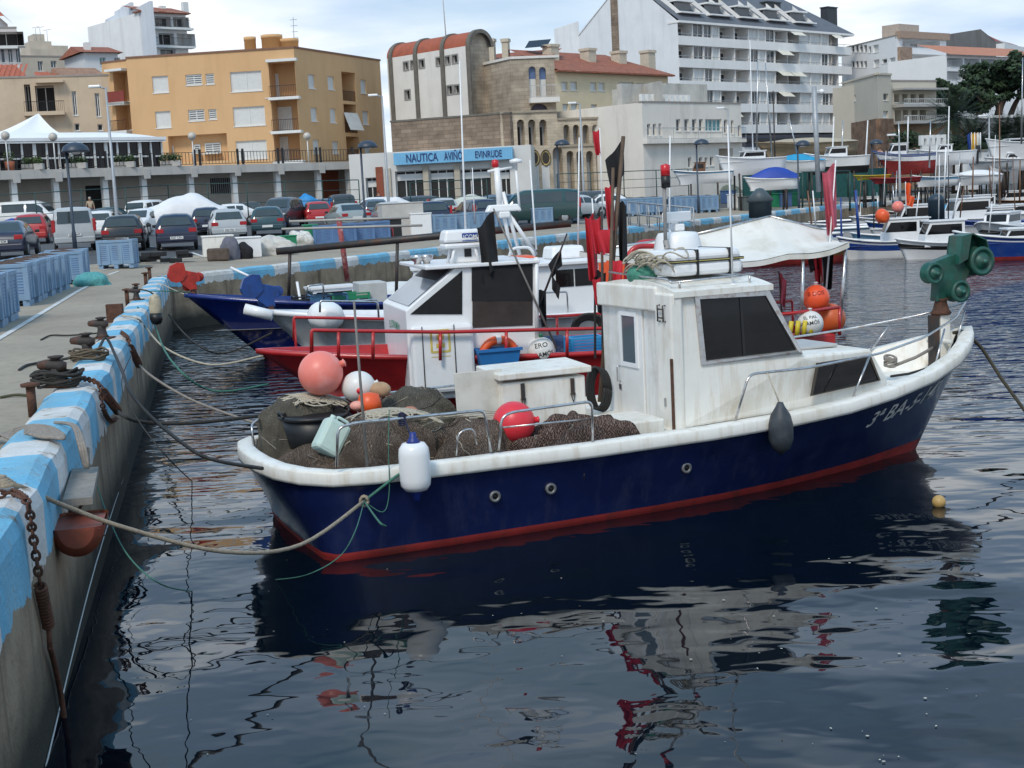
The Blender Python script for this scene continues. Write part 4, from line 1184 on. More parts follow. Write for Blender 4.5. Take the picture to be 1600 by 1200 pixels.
for i,(y,off,lab)in enumerate(spots):
 x,y=at_row(y,off)
 o=bin0 if i==0 else dup(bin0,label=lab)
 place(o,(x,y),qa+(.03*math.sin(i*2.1)))
for i,(y,off,lab)in enumerate([(24.2,-2.35,'pale blue bin in the second row cut by the left edge'),(31.7,-2.5,'pale blue bin in the second row beside the slotted front bin'),(33.0,-2.5,'pale blue bin in the second row, two beyond the gap'),(34.6,-2.5,'pale blue bin in the second row level with the middle of the row')]):
 place(dup(bin0,label=lab),at_row(y,off),qa)
p=G(180,421);o=dup(bin0,label='lone large pale blue bin standing apart at the car park line');place(o,(p.x,p.y+.5),R(4));o.scale=(1.0,1.0,1.0)
p=G(131,445);q=mound((p.x+.45,p.y-.9,p.z+.02),(.55,.4,.32),9,amp=.25,n=30,k=14);solo(q,'net_scrap',pm('teal_net',(.10,.34,.34),.95,.4,25,bump=1,bscale=60),'teal net scrap lying against the blue bins','fishing net')
p=G(240,412);q=MB()
rr_=random.Random(5)
for k in range(16):q.cbox((p.x+rr_.uniform(-.8,1.1),p.y+rr_.uniform(-.5,.7),p.z+.06+.13*(k%3)),(.45,.2,.16),0,rr_.uniform(-.7,.7))
solo(q,'block_pile',black,'pile of black rubber blocks on the lot edge beyond the bins','rubber blocks',None,.02)
def wbx(px,py,w_,d_,h_,m,label,name,cat,rz=.25,bev=.02):
 p=G(px,py);q=MB();q.cbox((p.x,p.y+d_/2,p.z+h_/2),(w_,d_,h_),0,rz);q.cbox((p.x,p.y+d_/2,p.z+h_+.03),(w_+.06,d_+.06,.06),0,rz)
 return solo(q,name,m,label,cat,None,bev)
wbx(338,403,1.15,.9,.75,oldwhite,'white chest standing behind the grey covered machine','chest','chest')
wbx(385,404,.95,.9,.72,cleanwhite,'white chest with a cover between the grey machine and the draped heap','chest','chest')
p=G(357,407);q=mound((p.x,p.y+.4,p.z+.22),(.36,.3,.62),2,amp=.08,n=26,k=14,fold=.1);solo(q,'covered_winch',pm('slate_cloth',(.13,.13,.16),.95,.2,6),'machine under a slate grey cloth beside the white chest','covered machine')
p=G(340,409);q=MB();q.cbox((p.x,p.y+.2,p.z+.24),(.8,.5,.46),0,.2);solo(q,'covered_box',pm('brown_cloth',(.10,.075,.06),.95,.25,6),'low box under a brown cloth before the slate covered machine','covered box',None,.07)
p=G(381,405);q=mound((p.x,p.y+.1,p.z+.2),(.34,.25,.38),6,amp=.12,n=24,k=12);solo(q,'sack',blackcloth,'black sack leaning on the white chest','sack')
p=G(423,400);q=mound((p.x,p.y+.5,p.z+.2),(.85,.6,.52),7,amp=.12,n=34,k=16,fold=.12);solo(q,'draped_heap',pm('dust_sheet',(.52,.50,.46),.9,.15,4),'heap under an off white dust sheet on the quay corner','draped heap')
for i,(px,py,w_,h_,m,lab)in enumerate([(445,395,.85,.6,pm('crate_green',(.015,.22,.10),.5,.15,3),'green crate beside the dust sheet heap'),(485,389,.55,.95,pm('crate_green',(.015,.22,.10),.5),'tall green crate left of the dark blue bins'),]):
 wbx(px,py,w_,.6,h_,m,lab,'crate','crate',.3,.02)
p=G(468,391);q=mound((p.x,p.y+.3,p.z+.35),(.55,.4,.42),12,amp=.25,n=30,k=14,fold=.1);solo(q,'foam_heap',pm('foam_white',(.62,.60,.56),.8,.15,8,dirt=((.3,.27,.2),.6,6)),'heap of white foam scraps between the two green crates','foam scraps')
bin1=make_bin(pm('bin_mid_blue',(.10,.19,.36),.55,.12,2,dirt=((.07,.11,.2),.5,4)),'mid blue bin right of the tall green crate','mid blue bins on the far quay')
ea=math.atan2(.876,.482)-R(62)
place(bin1,(G(508,389).x,G(508,389).y+.5),.3)
for px,py,lab in((531,387,'mid blue bin next to the red striped post'),(560,384,'mid blue bin between the red striped post and the pale flag tip'),(585,382,'mid blue bin beside the small red frame')):
 p=G(px,py);place(dup(bin1,label=lab),(p.x,p.y+.5),.3)
q=MB();p=G(597,380)
for a,c in(((0,0),(.5,0)),((.5,0),(.5,.6)),((.5,.6),(0,.6)),((0,.6),(0,0))):q.tube([(p.x+a[0],p.y,p.z+a[1]),(p.x+c[0],p.y,p.z+c[1])],.035,5)
solo(q,'red_frame',red,'small red metal frame standing by the blue bins','frame')
wbx(603,379,1.3,.9,.95,black,'black bin beside the red frame','bin','bin')
for i,(px,py,w_,h_,m,lab)in enumerate([(627,372,2.0,1.6,pm('tarp_grey',(.48,.46,.43),.8,.1,2),'tall load under a pale grey tarp behind the long boom'),(655,372,1.0,1.1,cleanwhite,'stack of white foam boxes beside the pale tarp')]):
 wbx(px,py,w_,1.0,h_,m,lab,'tarped_load','load',.3,.06)
rows_=[(672,367),(692,366),(712,365),(738,361),(757,360),(776,359),(845,352),(866,351),(887,350),(985,338),(1003,337),(1021,336),(1065,334),(1085,333),(1105,332)]
nm=['first','second','third','fourth','fifth','sixth','seventh','eighth','ninth','tenth','eleventh','twelfth','thirteenth','fourteenth','fifteenth']
for i,(px,py)in enumerate(rows_):
 p=G(px,py);o=dup(bin0,label='%s from the left of the pale blue bins on the far quay'%nm[i],group='pale blue bins on the far quay');o.location=(p.x,p.y+.4,p.z);o.rotation_euler=(0,0,.3)
 if i>8:o.scale=(1.15,1.15,1.2)
# ----------------------------------------------------------
def std_hull(parent,Gn,Wl,mats,bands,railm,deckz,rail=.06,deckm=None,flare=1.1,inset=.06):
 hull_mb(Gn,Wl,bands,flare).build('hull',mats,parent)
 q=MB();sect_loop(full(Gn),[(0,-.02),(rail*.6,-.02),(rail*.6,rail),(-rail*1.2,rail),(-rail*1.2,-.04)],q);q.build('rubbing_rail',railm,parent)
 h=max(.3,min(.85,deckz/max(.2,min(p[2]for p in Gn))))
 bulwark_mb(Gn,Wl,[.9,h*.95],inset,.0,flare).build('bulwark',railm,parent)
 deck_mb(ring_in(Gn,Wl,h,.02,flare),deckz,0).build('deck',deckm or railm,parent)
def heading_frame(bow,ang,L):
 return Frame(bow[0]-L*math.cos(ang),bow[1]-L*math.sin(ang),ang)
# --- red boat
bow=W(403,550,1.34)
RA=R(194);RL=8.6
B2=heading_frame(bow,RA,RL)
rb=thing('fishing_boat','red hulled fishing boat with slanted white cabin, red rails and white awning','boat',B2.o,RA)
G2,W2=outline(RL,2.55,1.34,1.06,1.02,.32,1.7,.3,18,1.9,.82)
std_hull(rb,G2,W2,[red,antifoul,cleanwhite],[(.12,1),(1.0,0)],red,.62,.05,cleanwhite)
T2=lambda px,py,t=1.2:B2.T(px,py,t)
def r_tube(pts,r,m,name,parent,rad=.05,n=7):
 q=MB();q.tube(bend(pts,rad)if rad else pts,r,n);return q.build(name,m,parent)
railpts=[T2(487,557),T2(487,516),T2(690,519),T2(945,513),T2(1100,502),T2(1232,490),T2(1312,480)]
r_tube(railpts,.026,red,'guard_rail',rb,.03)
for a,c in(((529,518),(529,560)),((583,518),(583,562)),((688,519),(688,563)),((791,517),(791,562)),((886,515),(886,558))):
 r_tube([T2(*a),T2(*c)],.024,red,'rail_post',rb,0)
for px,y0,y1,t_ in((1258,487,522,1.2),(1312,480,524,1.2)):r_tube([T2(px,y0,t_),T2(px,y1,t_)],.024,red,'rail_post',rb,0)
farr=[(p.x,-p.y*(1,1,1,1,.9,.6,.3)[i],p.z)for i,p in enumerate(railpts)]
r_tube(farr,.024,red,'guard_rail',rb,.03)
for p in(farr[1],farr[2],farr[3],farr[4],farr[6]):r_tube([p,(p[0],p[1]+.01,.98)],.022,red,'rail_post',rb,0)
cy=.98
cab=[T2(634,560,cy),T2(634,486,cy),T2(711,419,cy),T2(836,401,cy),T2(838,562,cy)]
cw=[(p.x,p.z)for p in cab]
cw[3]=(cw[3][0],cw[2][1]);cw[0]=(cw[1][0],.6);cw[4]=(cw[3][0],.6)
q=MB();q.prism([cw[0],cw[1],cw[2],cw[3],cw[4]],-cy,cy)
cabin=q.build('cabin',cleanwhite,rb,bevel=.015)
q=MB();fx=T2(655,409,-.2).x
q.box(cw[3][0]-.05,cw[2][0]+.42,-cy-.06,cy+.06,cw[2][1],cw[2][1]+.05);q.build('roof',cleanwhite,rb,bevel=.012)
def on_near(q,pts,off,th,m=0,t=cy):
 a=[B2.T(px,py,t+off)for px,py in pts]
 n=len(a);vs=[(p.x,t+off,p.z)for p in a]+[(p.x,t+off+th,p.z)for p in a]
 q.add(vs,[tuple(reversed(range(n))),tuple(range(n,2*n))]+[(i,(i+1)%n,(i+1)%n+n,i+n)for i in range(n)],m)
q=MB();on_near(q,[(641,491),(722,491),(722,423)],.004,.008);q.build('side_window',glassd,rb)
q=MB();on_near(q,[(737,417),(832,410),(832,470),(737,470)],.006,.012);q.build('black_cover',blackcloth,rb)
q=MB();on_near(q,[(738,470),(832,470),(832,508),(738,512)],.004,.008);q.build('door_window',pm('tinted_plastic',(.05,.038,.034),.12,.3,3),rb)
q=MB()
a_,c_=Vector((cw[1][0],0,cw[1][1])),Vector((cw[2][0],0,cw[2][1]));dn=(c_-a_).normalized();nn=Vector((-dn.z*-1,0,-dn.x*-1));nn=Vector((abs(dn.z),0,abs(dn.x)))*.012
p0,p1=a_+dn*.08+nn,c_-dn*.06+nn
q.add([(p0.x,-.86,p0.z),(p0.x,.86,p0.z),(p1.x,.86,p1.z),(p1.x,-.86,p1.z)],[(0,1,2,3)])
q.build('windscreen',pm('screen_glass',(.20,.23,.27),.08,.1,1,spec=.6),rb)
q=MB();p0,p1=a_+dn*(c_-a_).length*.68+nn*1.5,c_-dn*.04+nn*1.5
q.add([(p0.x,-.80,p0.z),(p0.x,.80,p0.z),(p1.x,.80,p1.z),(p1.x,-.80,p1.z)],[(0,1,2,3)]);q.build('windscreen_shade',black,rb)
vs,fs=text_mb('EL SORALMERO',.15)
fxx=cw[1][0]+.006
MB().add([(fxx,x*.85,cw[1][1]-.26+y-.35*x*x*.3)for x,y,z in vs],fs).build('boat_name',pm('name_green',(.05,.28,.16),.5),rb)
p0,p1=T2(643,562,1.05),T2(738,504,1.05)
q=MB();q.box(p1.x,p0.x,.98,1.12,.7,p1.z);lk=q.build('side_locker',cleanwhite,rb,bevel=.05)
q=MB()
for px in(660,710):x=T2(px,530,1.12).x;q.tube([(x,1.128,.72),(x,1.128,p1.z)],.007,5)
q.build('locker_strap',darkmetal,lk)
cxx=T2(688,533,1.12).x;cz=T2(688,533,1.12).z
q=MB()
yel=pm('crest_yellow',(.62,.50,.12),.5,.2,9)
def qd(x0,x1,z0,z1,m=0,y=1.124):q.add([(x0,y,z0),(x0,y,z1),(x1,y,z1),(x1,y,z0)],[(0,1,2,3)],m)
for x0,x1,z0,z1 in((-.12,.12,.13,.16),(-.12,.12,-.16,-.13),(-.14,-.11,-.15,.15),(.11,.14,-.15,.15),(-.05,.05,.02,.09),(-.06,.06,-.09,-.03),(-.03,.03,-.03,.02),(-.13,.13,-.215,-.205)):
 qd(cxx+x0,cxx+x1,cz+z0,cz+z1)
q.build('crest',yel,lk)
zr=cw[2][1]+.05
cl=lambda px,py,t=.3:B2.T(px,py,t)
p=cl(722,372,.55)
q=MB(Matrix.Translation((p.x,.55,p.z)));q.box(-.30,.30,-.20,.20,-.05,.12,0,None,.88);q.box(-.29,.29,-.19,.19,-.13,-.06)
rad=q.build('radome',cleanwhite,rb,bevel=.04)
vs,fs=text_mb('ICOM',.085)
q=MB();q.add([(p.x-.07-x*.9,.75,p.z+.015+y)for x,y,z in vs],[f[::-1]for f in fs],1);q.add([(p.x-.18,.742,p.z-.04),(p.x-.18,.742,p.z+.07),(p.x+.04,.742,p.z+.07),(p.x+.04,.742,p.z-.04)],[(0,1,2,3)],0)
q.build('radome_label',[pm('label_blue',(.02,.06,.30),.4),cleanwhite],rad)
q=MB()
for dx_ in(-.2,.2):
 for y in(.42,.68):q.tube([(p.x+dx_*.7,y,p.z-.12),(p.x+dx_,y,zr)],.022,6)
q.build('radome_stand',cleanwhite,rb)
q=MB();p=cl(731,405,.6);q.box(p.x-.22,p.x+.2,.5,.62,zr,zr+.26,0,None,.9);q.build('side_light_board',cleanwhite,rb,bevel=.02)
q=MB();q.box(p.x-.05,p.x+.05,.622,.63,zr+.08,zr+.19);q.build('side_light',black,rb)
q=MB();p=cl(729,381,.3);q.box(p.x-.06,p.x+.06,.25,.37,zr,zr+.34);q.build('red_can',redb,rb,bevel=.02)
for px,py in((652,399),(666,399)):
 p=cl(px,py,.2);q=MB();q.lathe([(.05,0),(.05,.03),(.09,.06),(.10,.12),(.08,.13)],14,0,Matrix.Translation((p.x,.2,zr)));q.build('deck_lamp',chrome,rb)
q=MB()
for a,c in(((800,398),(780,300)),((838,398),(792,330)),((812,398),(786,300))):q.tube([cl(*a,.2),cl(*c,.2)],.028,7)
q.tube([cl(782,335,.2),cl(776,262,.2)],.045,8)
q.tube([cl(762,268,.2),cl(800,262,.2)],.02,6)
mast=q.build('mast',cleanwhite,rb)
p=cl(774,262,.2);q=MB(Matrix.Translation(p));q.lathe([(.03,0),(.05,.02),(.05,.1),(.001,.12)],10);q.build('mast_lamp',pm('lamp_red',(.55,.012,.02),.3),mast)
q=MB(Matrix.Translation(cl(806,255,.2)));q.lathe([(.02,-.1),(.02,0),(.09,.0),(.09,.05),(.001,.07)],14);q.build('satellite_dome',cleanwhite,mast)
q=MB();q.tube([cl(806,262,.2),cl(812,330,.2)],.018,6);q.build('dome_post',cleanwhite,mast)
p=cl(786,325,.2)
q=MB(Matrix.Translation(p));q.box(-.26,.26,-.08,.08,-.05,.05,0,None,.8);q.box(-.08,.08,-.1,.1,-.14,-.05);q.build('radar_scanner',cleanwhite,mast,bevel=.02)
q=MB();a,c=cl(840,400,-.1),cl(838,560,.98);q.tube(bend([cl(795,402,.9),cl(800,388,.9),cl(828,386,.9),cl(836,400,.9)],.08),.022,7);q.tube([T2(838,402,1.0),T2(839,530,1.0)],.03,7);q.build('cabin_handrail',cleanwhite,rb)
q=MB();q.tube([cl(718,95,-.5),cl(729,402,-.5)],[.008,.02],6);q.build('whip_aerial',cleanwhite,rb)
q=MB()
for px,h in((512,.20),(541,.24),(560,.18),(500,.15)):
 p=B2.T(px,555,.35);q.lathe([(.05,0),(.05,h),(.001,h+.005)],10,0,Matrix.Translation((p.x,.35,1.0)))
deckp=q
for px in(512,541,560):
 p=B2.T(px,545,.3);q=MB();q.lathe([(.055,0),(.055,.30),(.001,.305)],10,0,Matrix.Translation((p.x,.3,.92)));q.build('deck_post',cleanwhite,rb)
q=MB();scribble(q,(B2.T(610,550,.3).x,.3),.3,.3,lambda x,y:1.02,160,.014,5,5);q.build('deck_rope',ropec,rb)
aw=pm('awning_canvas',(.70,.68,.63),.85,.06,2,dirt=((.48,.43,.34),.5,1.6),streak=((.42,.36,.27),.4,3))
aA,aB,aC,aD,ridge0,ridge1=B2.T(985,384,1.0),B2.T(1326,379,1.0),B2.T(1255,372,-1.2),B2.T(1010,378,-1.2),B2.T(1060,362,0),B2.T(1203,339,0)
q=MB()
P4=[B2.T(905,392,1.15),B2.T(1100,408,1.15),B2.T(1230,398,1.15),B2.T(1327,378,1.15)]
P5=[B2.T(930,387,.2),B2.T(1060,369,.2),B2.T(1203,335,.2),B2.T(1295,358,.2)]
P6=[B2.T(930,386,-1.15),B2.T(1060,368,-1.15),B2.T(1200,348,-1.15),B2.T(1285,362,-1.15)]
def awn(u,v):
 def cr(Pq,u):
  k=min(int(u*3),2);f=u*3-k
  return Pq[k].lerp(Pq[k+1],f)
 a,c,d=cr(P4,u),cr(P5,u),cr(P6,u)
 p=a.lerp(c,v*2)if v<.5 else c.lerp(d,v*2-1)
 wv_=.018*math.sin(23*u+4*v)*math.sin(math.pi*v)+.03*mnoise.noise(Vector((u*5,v*4,0)))
 return Vector((p.x,p.y,p.z+wv_-.085*math.sin(math.pi*((2*v)%1))-.05*math.sin(math.pi*((3*u)%1))))
q.grid(awn,40,24);q.grid(lambda u,v:awn(u,v)-Vector((0,0,.012)),40,24)
q.grid(lambda u,v:awn(u,0)-Vector((0,0,.012+.07*v)),40,2)
q.build('awning',aw,rb)
q=MB()
for a,c in(((1322,380),(1311,522)),((1255,395),(1252,525))):q.tube([B2.T(*a,1.1),B2.T(*c,1.15)],.026,8)
q.tube([B2.T(1287,362,-1.1),B2.T(1282,500,-1.1)],.022,7)
for i in range(3):q.tube([P5[i]-Vector((0,0,.03)),P5[i+1]-Vector((0,0,.03))],.02,6)
q.build('awning_posts',chrome,rb)
q=MB();q.tube(bend([B2.T(975,470,1.0),B2.T(983,385,1.0),B2.T(1100,384,1.0),B2.T(1112,440,1.0)],.2,6),.038,8);q.build('red_arch',red,rb)
q=MB();q.tube(bend([B2.T(985,460,-.9),B2.T(990,378,-.9),B2.T(1096,374,-.9),B2.T(1092,440,-.9)],.2,6),.034,8);q.build('red_arch',red,rb)
q=MB();x1,x2=T2(1230,520,1.2).x,T2(1312,520,1.2).x;q.box(x2+.02,x1,.7,1.12,.7,1.08);q.build('stern_box',red,rb,bevel=.02)
def wt(px,py,t):return B2.X@B2.T(px,py,t)
def ring_buoy(c,R_,r_,rz,label):
 o=thing('lifebuoy',label,'lifebuoy',tuple(c),rz)
 for k in range(4):
  a0,a1=k*math.pi/2+.14,(k+1)*math.pi/2-.14
  q=MB();q.tube([(R_*math.cos(a0+(a1-a0)*i/12),0,R_*math.sin(a0+(a1-a0)*i/12))for i in range(13)],r_,10);q.build('ring_section',orange,o)
  a0,a1=k*math.pi/2-.14,k*math.pi/2+.14
  q=MB();q.tube([(R_*math.cos(a0+(a1-a0)*i/4),0,R_*math.sin(a0+(a1-a0)*i/4))for i in range(5)],r_*1.05,10);q.build('white_band',cleanwhite,o)
c=wt(780,558,1.05);ring_buoy(c,.24,.06,RA-math.pi,'orange lifebuoy standing behind the red rail by the white cabin')
c=wt(778,558,1.15)
tubm=pm('tub_blue',(.02,.16,.42),.45,.1,3)
o=thing('blue_tub','bright blue tub below the orange lifebuoy','tub',(c.x,c.y,c.z-.1),RA)
q=MB();q.loft([[(sx*.30*k,sy*.13*k,z)for sx,sy in((-1,-1),(1,-1),(1,1),(-1,1))]for k,z in((.85,0),(1,.22),(.92,.22),(.8,.04))],0,True,True,False);q.build('tub_body',tubm,o,bevel=.01)
q=MB();q.box(-.32,.32,.11,.15,.19,.23);q.box(-.32,.32,-.15,-.11,.19,.23);q.build('tub_rim',tubm,o)
c=wt(846,549,1.0)
ob=buoy('buoy',c,.20,whiteb,'white buoy lettered ERO PALAMÓS behind the red rail',True,pm('neck_green',(.02,.20,.10),.5))
def letter_on(parent,r_,centre,txt,size,m,dz=0,rot=0):
 """wrap lettering round a ball facing the camera"""
 d=(CAM-Vector(centre));a0=math.atan2(d.y,d.x)
 vs,fs=text_mb(txt,size)
 out=[]
 for x,y,z in vs:
  x,y=x*math.cos(rot)-y*math.sin(rot),x*math.sin(rot)+y*math.cos(rot)
  la=(y+dz)/r_+.12;a=a0+x/r_/max(.4,math.cos(la))
  out.append((1.012*r_*math.cos(la)*math.cos(a),1.012*r_*math.cos(la)*math.sin(a),r_+1.012*r_*math.sin(la)))
 MB().add(out,fs).build('lettering',m,parent)
inkb=pm('ink_black',(.01,.01,.012),.6)
letter_on(ob,.20,c,'ERO',.10,inkb,.08,.15);letter_on(ob,.20,c,'PALAMÓS',.085,inkb,-.05,.12)
c=wt(1275,466,.85);ob=buoy('buoy',c,.20,pm('bright_orange_buoy',(.85,.10,.03),.4,.08,3),'bright orange lettered buoy hanging at the awning post',True,cleanwhite)
letter_on(ob,.20,c,'B DOS',.09,pm('ink_red',(.25,.015,.01),.6),.06,.1)
c=wt(1266,506,1.2);ob=buoy('buoy',c,.19,whiteb,'white buoy lettered PALAMÓS in the red stern box',True,whiteb)
letter_on(ob,.19,c,'EL PAL',.07,inkb,.09,.15);letter_on(ob,.19,c,'ALAMÓS',.075,inkb,.0,.15)
c=wt(1297,498,.7);buoy('buoy',c,.23,pm('dull_orange_buoy',(.62,.12,.03),.45,.15,3),'dull orange buoy in the corner of the red stern box',False)
c=wt(1251,512,1.3);q=MB()
for k in range(4):q.tube([(c.x-.16+.1*k,c.y,c.z-.12),(c.x-.13+.1*k,c.y,c.z+.1)],.035,7)
solo(q,'yellow_floats',pm('yellow_plastic',(.62,.48,.03),.5),'small yellow floats beside the lettered white buoy','floats')
def crate(c,w_,d_,h_,rz,m,label,name='fish_crate'):
 o=thing(name,label,'crate',tuple(c),rz)
 q=MB();t_=.014
 q.box(-w_/2,w_/2,-d_/2,d_/2,0,.02)
 for r_ in range(6):
  z0=.02+(h_-.02)*r_/6;z1=z0+(h_-.02)/6*.68
  for sy in(-1,1):q.box(-w_/2,w_/2,sy*d_/2-t_,sy*d_/2+t_,z0,z1)
  for sx in(-1,1):q.box(sx*w_/2-t_,sx*w_/2+t_,-d_/2+t_,d_/2-t_,z0+.001,z1+.001)
 for sx in(-1,1):
  for sy in(-1,1):q.cbox((sx*w_/2,sy*d_/2,h_/2),(.045,.045,h_))
 q.build('slatted_sides',m,o)
 q=MB()
 for sy in(-1,1):q.box(-w_/2-.022,w_/2+.022,sy*d_/2-.022,sy*d_/2+.022,h_,h_+.03)
 for sx in(-1,1):q.box(sx*w_/2-.022,sx*w_/2+.022,-d_/2+.022,d_/2-.022,h_,h_+.03)
 q.build('rim',m,o)
 return o
skyc=pm('crate_sky_blue',(.03,.30,.62),.45,.08,3)
c=wt(914,556,.8);crate((c.x,c.y,c.z-.03),.46,.34,.28,RA,skyc,'sky blue slatted fish crate by the red rail left of the wheelhouse')
q=MB();c=wt(862,548,.2);q.cbox((c.x,c.y,c.z),(.5,.5,.4),0,RA);solo(q,'covered_crate',pm('dark_blue_cloth',(.03,.06,.16),.8,.3,8,dirt=((.2,.24,.3),.7,10)),'dark blue covered crate beside the lettered white buoy','crate',None,.04)
q=MB();c=wt(920,505,-.6)
for k in range(4):q.tube([(c.x+(.26-.03*k)*math.cos(a),c.y+.03*k,c.z-.08+(.22-.03*k)*math.sin(a))for a in[math.pi*i/14 for i in range(15)]],.022,7)
solo(q,'hose_coil',rubber,'black hose loops hanging over the aft rail of the red boat','hose')
mk='flag markers on the red boat'
marker('pole with a large drooping black flag in front of the white cabin',wt(870,545,1.15),wt(771,326,1.0),.016,pm('grey_pole',(.18,.165,.15),.6),[(.99,(-.45,0,-.3),.30,.80,blackcloth,2)],group=mk)
marker('dark pole with torn black flags behind the cabin',wt(842,480,-.2),wt(886,365,-.2),.018,darkmetal,[(.80,(-.8,0,-.6),.26,.24,blackcloth,6),(.45,(.7,0,-.9),.20,.22,blackcloth,7),(.25,(-.2,0,0),.14,.55,blackcloth,17)],group=mk)
marker('thin pole carrying a long pale red flag beside the awning',wt(1286,520,.6),wt(1306,250,.6),.014,cleanwhite,[(.98,(-.12,0,-.05),.22,.95,pinkcloth,31)],group=mk)
marker('short marker with a small faded red flag right of the wheelhouse window',wt(1222,500,.2),wt(1217,424,.2),.014,darkmetal,[(.99,(.35,0,-.3),.15,.46,pinkcloth,22)],group=mk)
marker('pole under the awning with red and black flags',wt(1281,500,.3),wt(1285,372,.3),.016,chrome,[(.96,(-.4,0,0),.16,.62,redcloth,25),(.98,(.5,0,0),.18,.72,blackcloth,28),(.97,(-1.6,0,-.1),.26,.40,blackcloth,29)],group=mk)
marker('leaning pole with a red and yellow Spanish flag before the awning',wt(1074,446,.5),wt(1046,358,.5),.035,chrome,[(.85,(-.3,0,.0),.20,.62,pm('flag_yellow',(.65,.42,.03),.8,.15,3,streak=((.55,.04,.02),.9,3)),33)],group=mk)
# --- grey white boat with a wheelhouse, and the blue boat b
bow=W(415,489,1.40);A3=R(196);L3=9.0
B3=heading_frame(bow,A3,L3)
gb=thing('fishing_boat','grey white fishing boat with a blue winch between the red and blue boats','boat',B3.o,A3)
G3,W3=outline(L3,2.7,1.40,1.02,1.0,.86,1.3,.1,18,2.0,.82)
std_hull(gb,G3,W3,[greyhull,blue,cleanwhite],[(.14,1),(1.0,0)],cleanwhite,.66,.07)
bluew=pm('winch_blue',(.012,.055,.22),.42,.2,6,dirt=((.02,.04,.12),.7,10))
p=B3.T(424,490,0)
winch(gb,(p.x,0,1.38),.78,bluew,rust,1,0.05)
q=MB();x0,x1=B3.T(936,420,1.0).x,B3.T(838,425,1.0).x;ztop=B3.T(880,414,1.0).z
x1b=x1+.35
q.prism([(x0,.66),(x1b,.66),(x1,ztop),(x0,ztop)],-1.0,1.0);q.build('wheelhouse',cleanwhite,gb,bevel=.02)
q=MB();q.box(x0-.12,x1+.15,-1.1,1.1,ztop,ztop+.07);q.build('roof',cleanwhite,gb,bevel=.015)
for a,c in((868,896),(898,926)):
 xa,xb=B3.T(a,430,1.0).x,B3.T(c,430,1.0).x;z0,z1=B3.T(900,447,1.0).z,B3.T(900,420,1.0).z
 q=MB();q.box(xb,xa,1.002,1.012,z0,z1);q.build('side_window',glassd,gb)
q=MB();q.add([(x1b-.25,-.8,1.75),(x1b-.25,.8,1.75),(x1+.03,.8,ztop-.08),(x1+.03,-.8,ztop-.08)],[(0,1,2,3)]);q.build('windscreen',glassd,gb)
r_tube([B3.T(500,488,1.2),B3.T(500,470,1.2),B3.T(590,472,1.2),B3.T(592,500,1.2)],.02,chrome,'guard_rail',gb)
r_tube([B3.T(838,464,1.25),B3.T(838,458,1.25),B3.T(886,456,1.25),B3.T(888,500,1.25)],.018,chrome,'guard_rail',gb)
q=MB();p=B3.T(879,393,-.2);q.box(p.x-.35,p.x+.35,-.5,.2,ztop+.07,ztop+.32,0,None,.9);q.build('roof_raft',cleanwhite,gb,bevel=.05)
c=B3.X@B3.T(398,486,.3)
q=MB();q.tube([tuple(c+Vector((-.18,0,.05))),tuple(c+Vector((.32,0,-.10)))],.10,14)
solo(q,'fender',cleanwhite,'white cylinder fender lying over the grey bow','fender')
c=B3.X@B3.T(509,494,.7);q=mound(c,(.34,.3,.28),4,amp=.05,n=20,k=10,fold=.0);solo(q,'white_float',cleanwhite,'white covered float on the grey foredeck','float')
bow=W(291,463,1.50);A4=R(195);L4=9.5
B4=heading_frame(bow,A4,L4)
bb=thing('fishing_boat','bright blue fishing boat with a red winch at its bow nearest quay corner','boat',B4.o,A4)
G4,W4=outline(L4,2.9,1.50,1.05,1.02,.86,1.6,.1,18,2.0,.80)
std_hull(bb,G4,W4,[blue,antifoul,cleanwhite],[(.1,1),(1.0,0)],blue,.7,.07,pm('deck_grey',(.25,.26,.27),.7))
redw=pm('winch_red',(.42,.03,.018),.45,.2,6,dirt=((.2,.02,.014),.7,8))
p=B4.T(303,464,0)
winch(bb,(p.x,0,1.50),.78,redw,rust,1,.1)
r_tube([B4.T(525,494,1.2),B4.T(526,472,1.2),B4.T(588,468,1.2),B4.T(600,490,1.2)],.02,chrome,'guard_rail',bb)
r_tube([B4.T(478,470,1.2),B4.T(480,447,1.2),B4.T(505,444,1.2),B4.T(506,470,1.2)],.02,chrome,'guard_rail',bb)
q=MB();p0,p1=B4.T(562,466,.6),B4.T(604,440,.6);q.box(p1.x,p0.x,-.3,.6,.7,p1.z);q.build('deck_locker',pm('grey_locker',(.48,.48,.46),.6,.1,4),bb,bevel=.02)
for px,col,lab in((487,black,'black fish box on the far blue boat next to the winch'),(512,pm('crate_dull_blue',(.05,.14,.26),.5),'dull blue fish box in the middle of the far blue boat'),(546,pm('crate_green',(.015,.22,.10),.5),'green fish box before the grey locker of the far blue boat')):
 c=B4.X@B4.T(px,470,.4);crate((c.x,c.y,.72),.8,.55,.62,A4,col,lab)
for(a,c,lab)in(((407,440),(360,418),'white boat hook pole slanting up from the blue bow'),((478,520),(464,440),'thin pole standing at the grey bow rail'),((555,500),(551,487),'short grey pole on the grey boat deck')):
 q=MB();q.tube([D(*a,31),D(*c,31)],.03,6);solo(q,'pole',cleanwhite,lab,'pole')
q=MB();q.tube([D(408,437,31),D(492,300,31)][:1]+[D(425,470,31),D(348,410,31)][1:],.03,6)
q=MB();a,c=D(432,393,33),D(892,349,33);q.tube([a,c],.085,8)
bo=solo(q,'boom',darkmetal,'long dark boom lying level above the moored boats','boom')
for px,py0,py1,lab in((621,376,470,'dark post propping the long boom left of the white cabin'),(453,393,470,'thin post under the left end of the long boom')):
 q=MB();q.tube([D(px,py0,33),D(px-2,py1,33)],.04,6);solo(q,'boom_post',darkmetal,lab,'post')
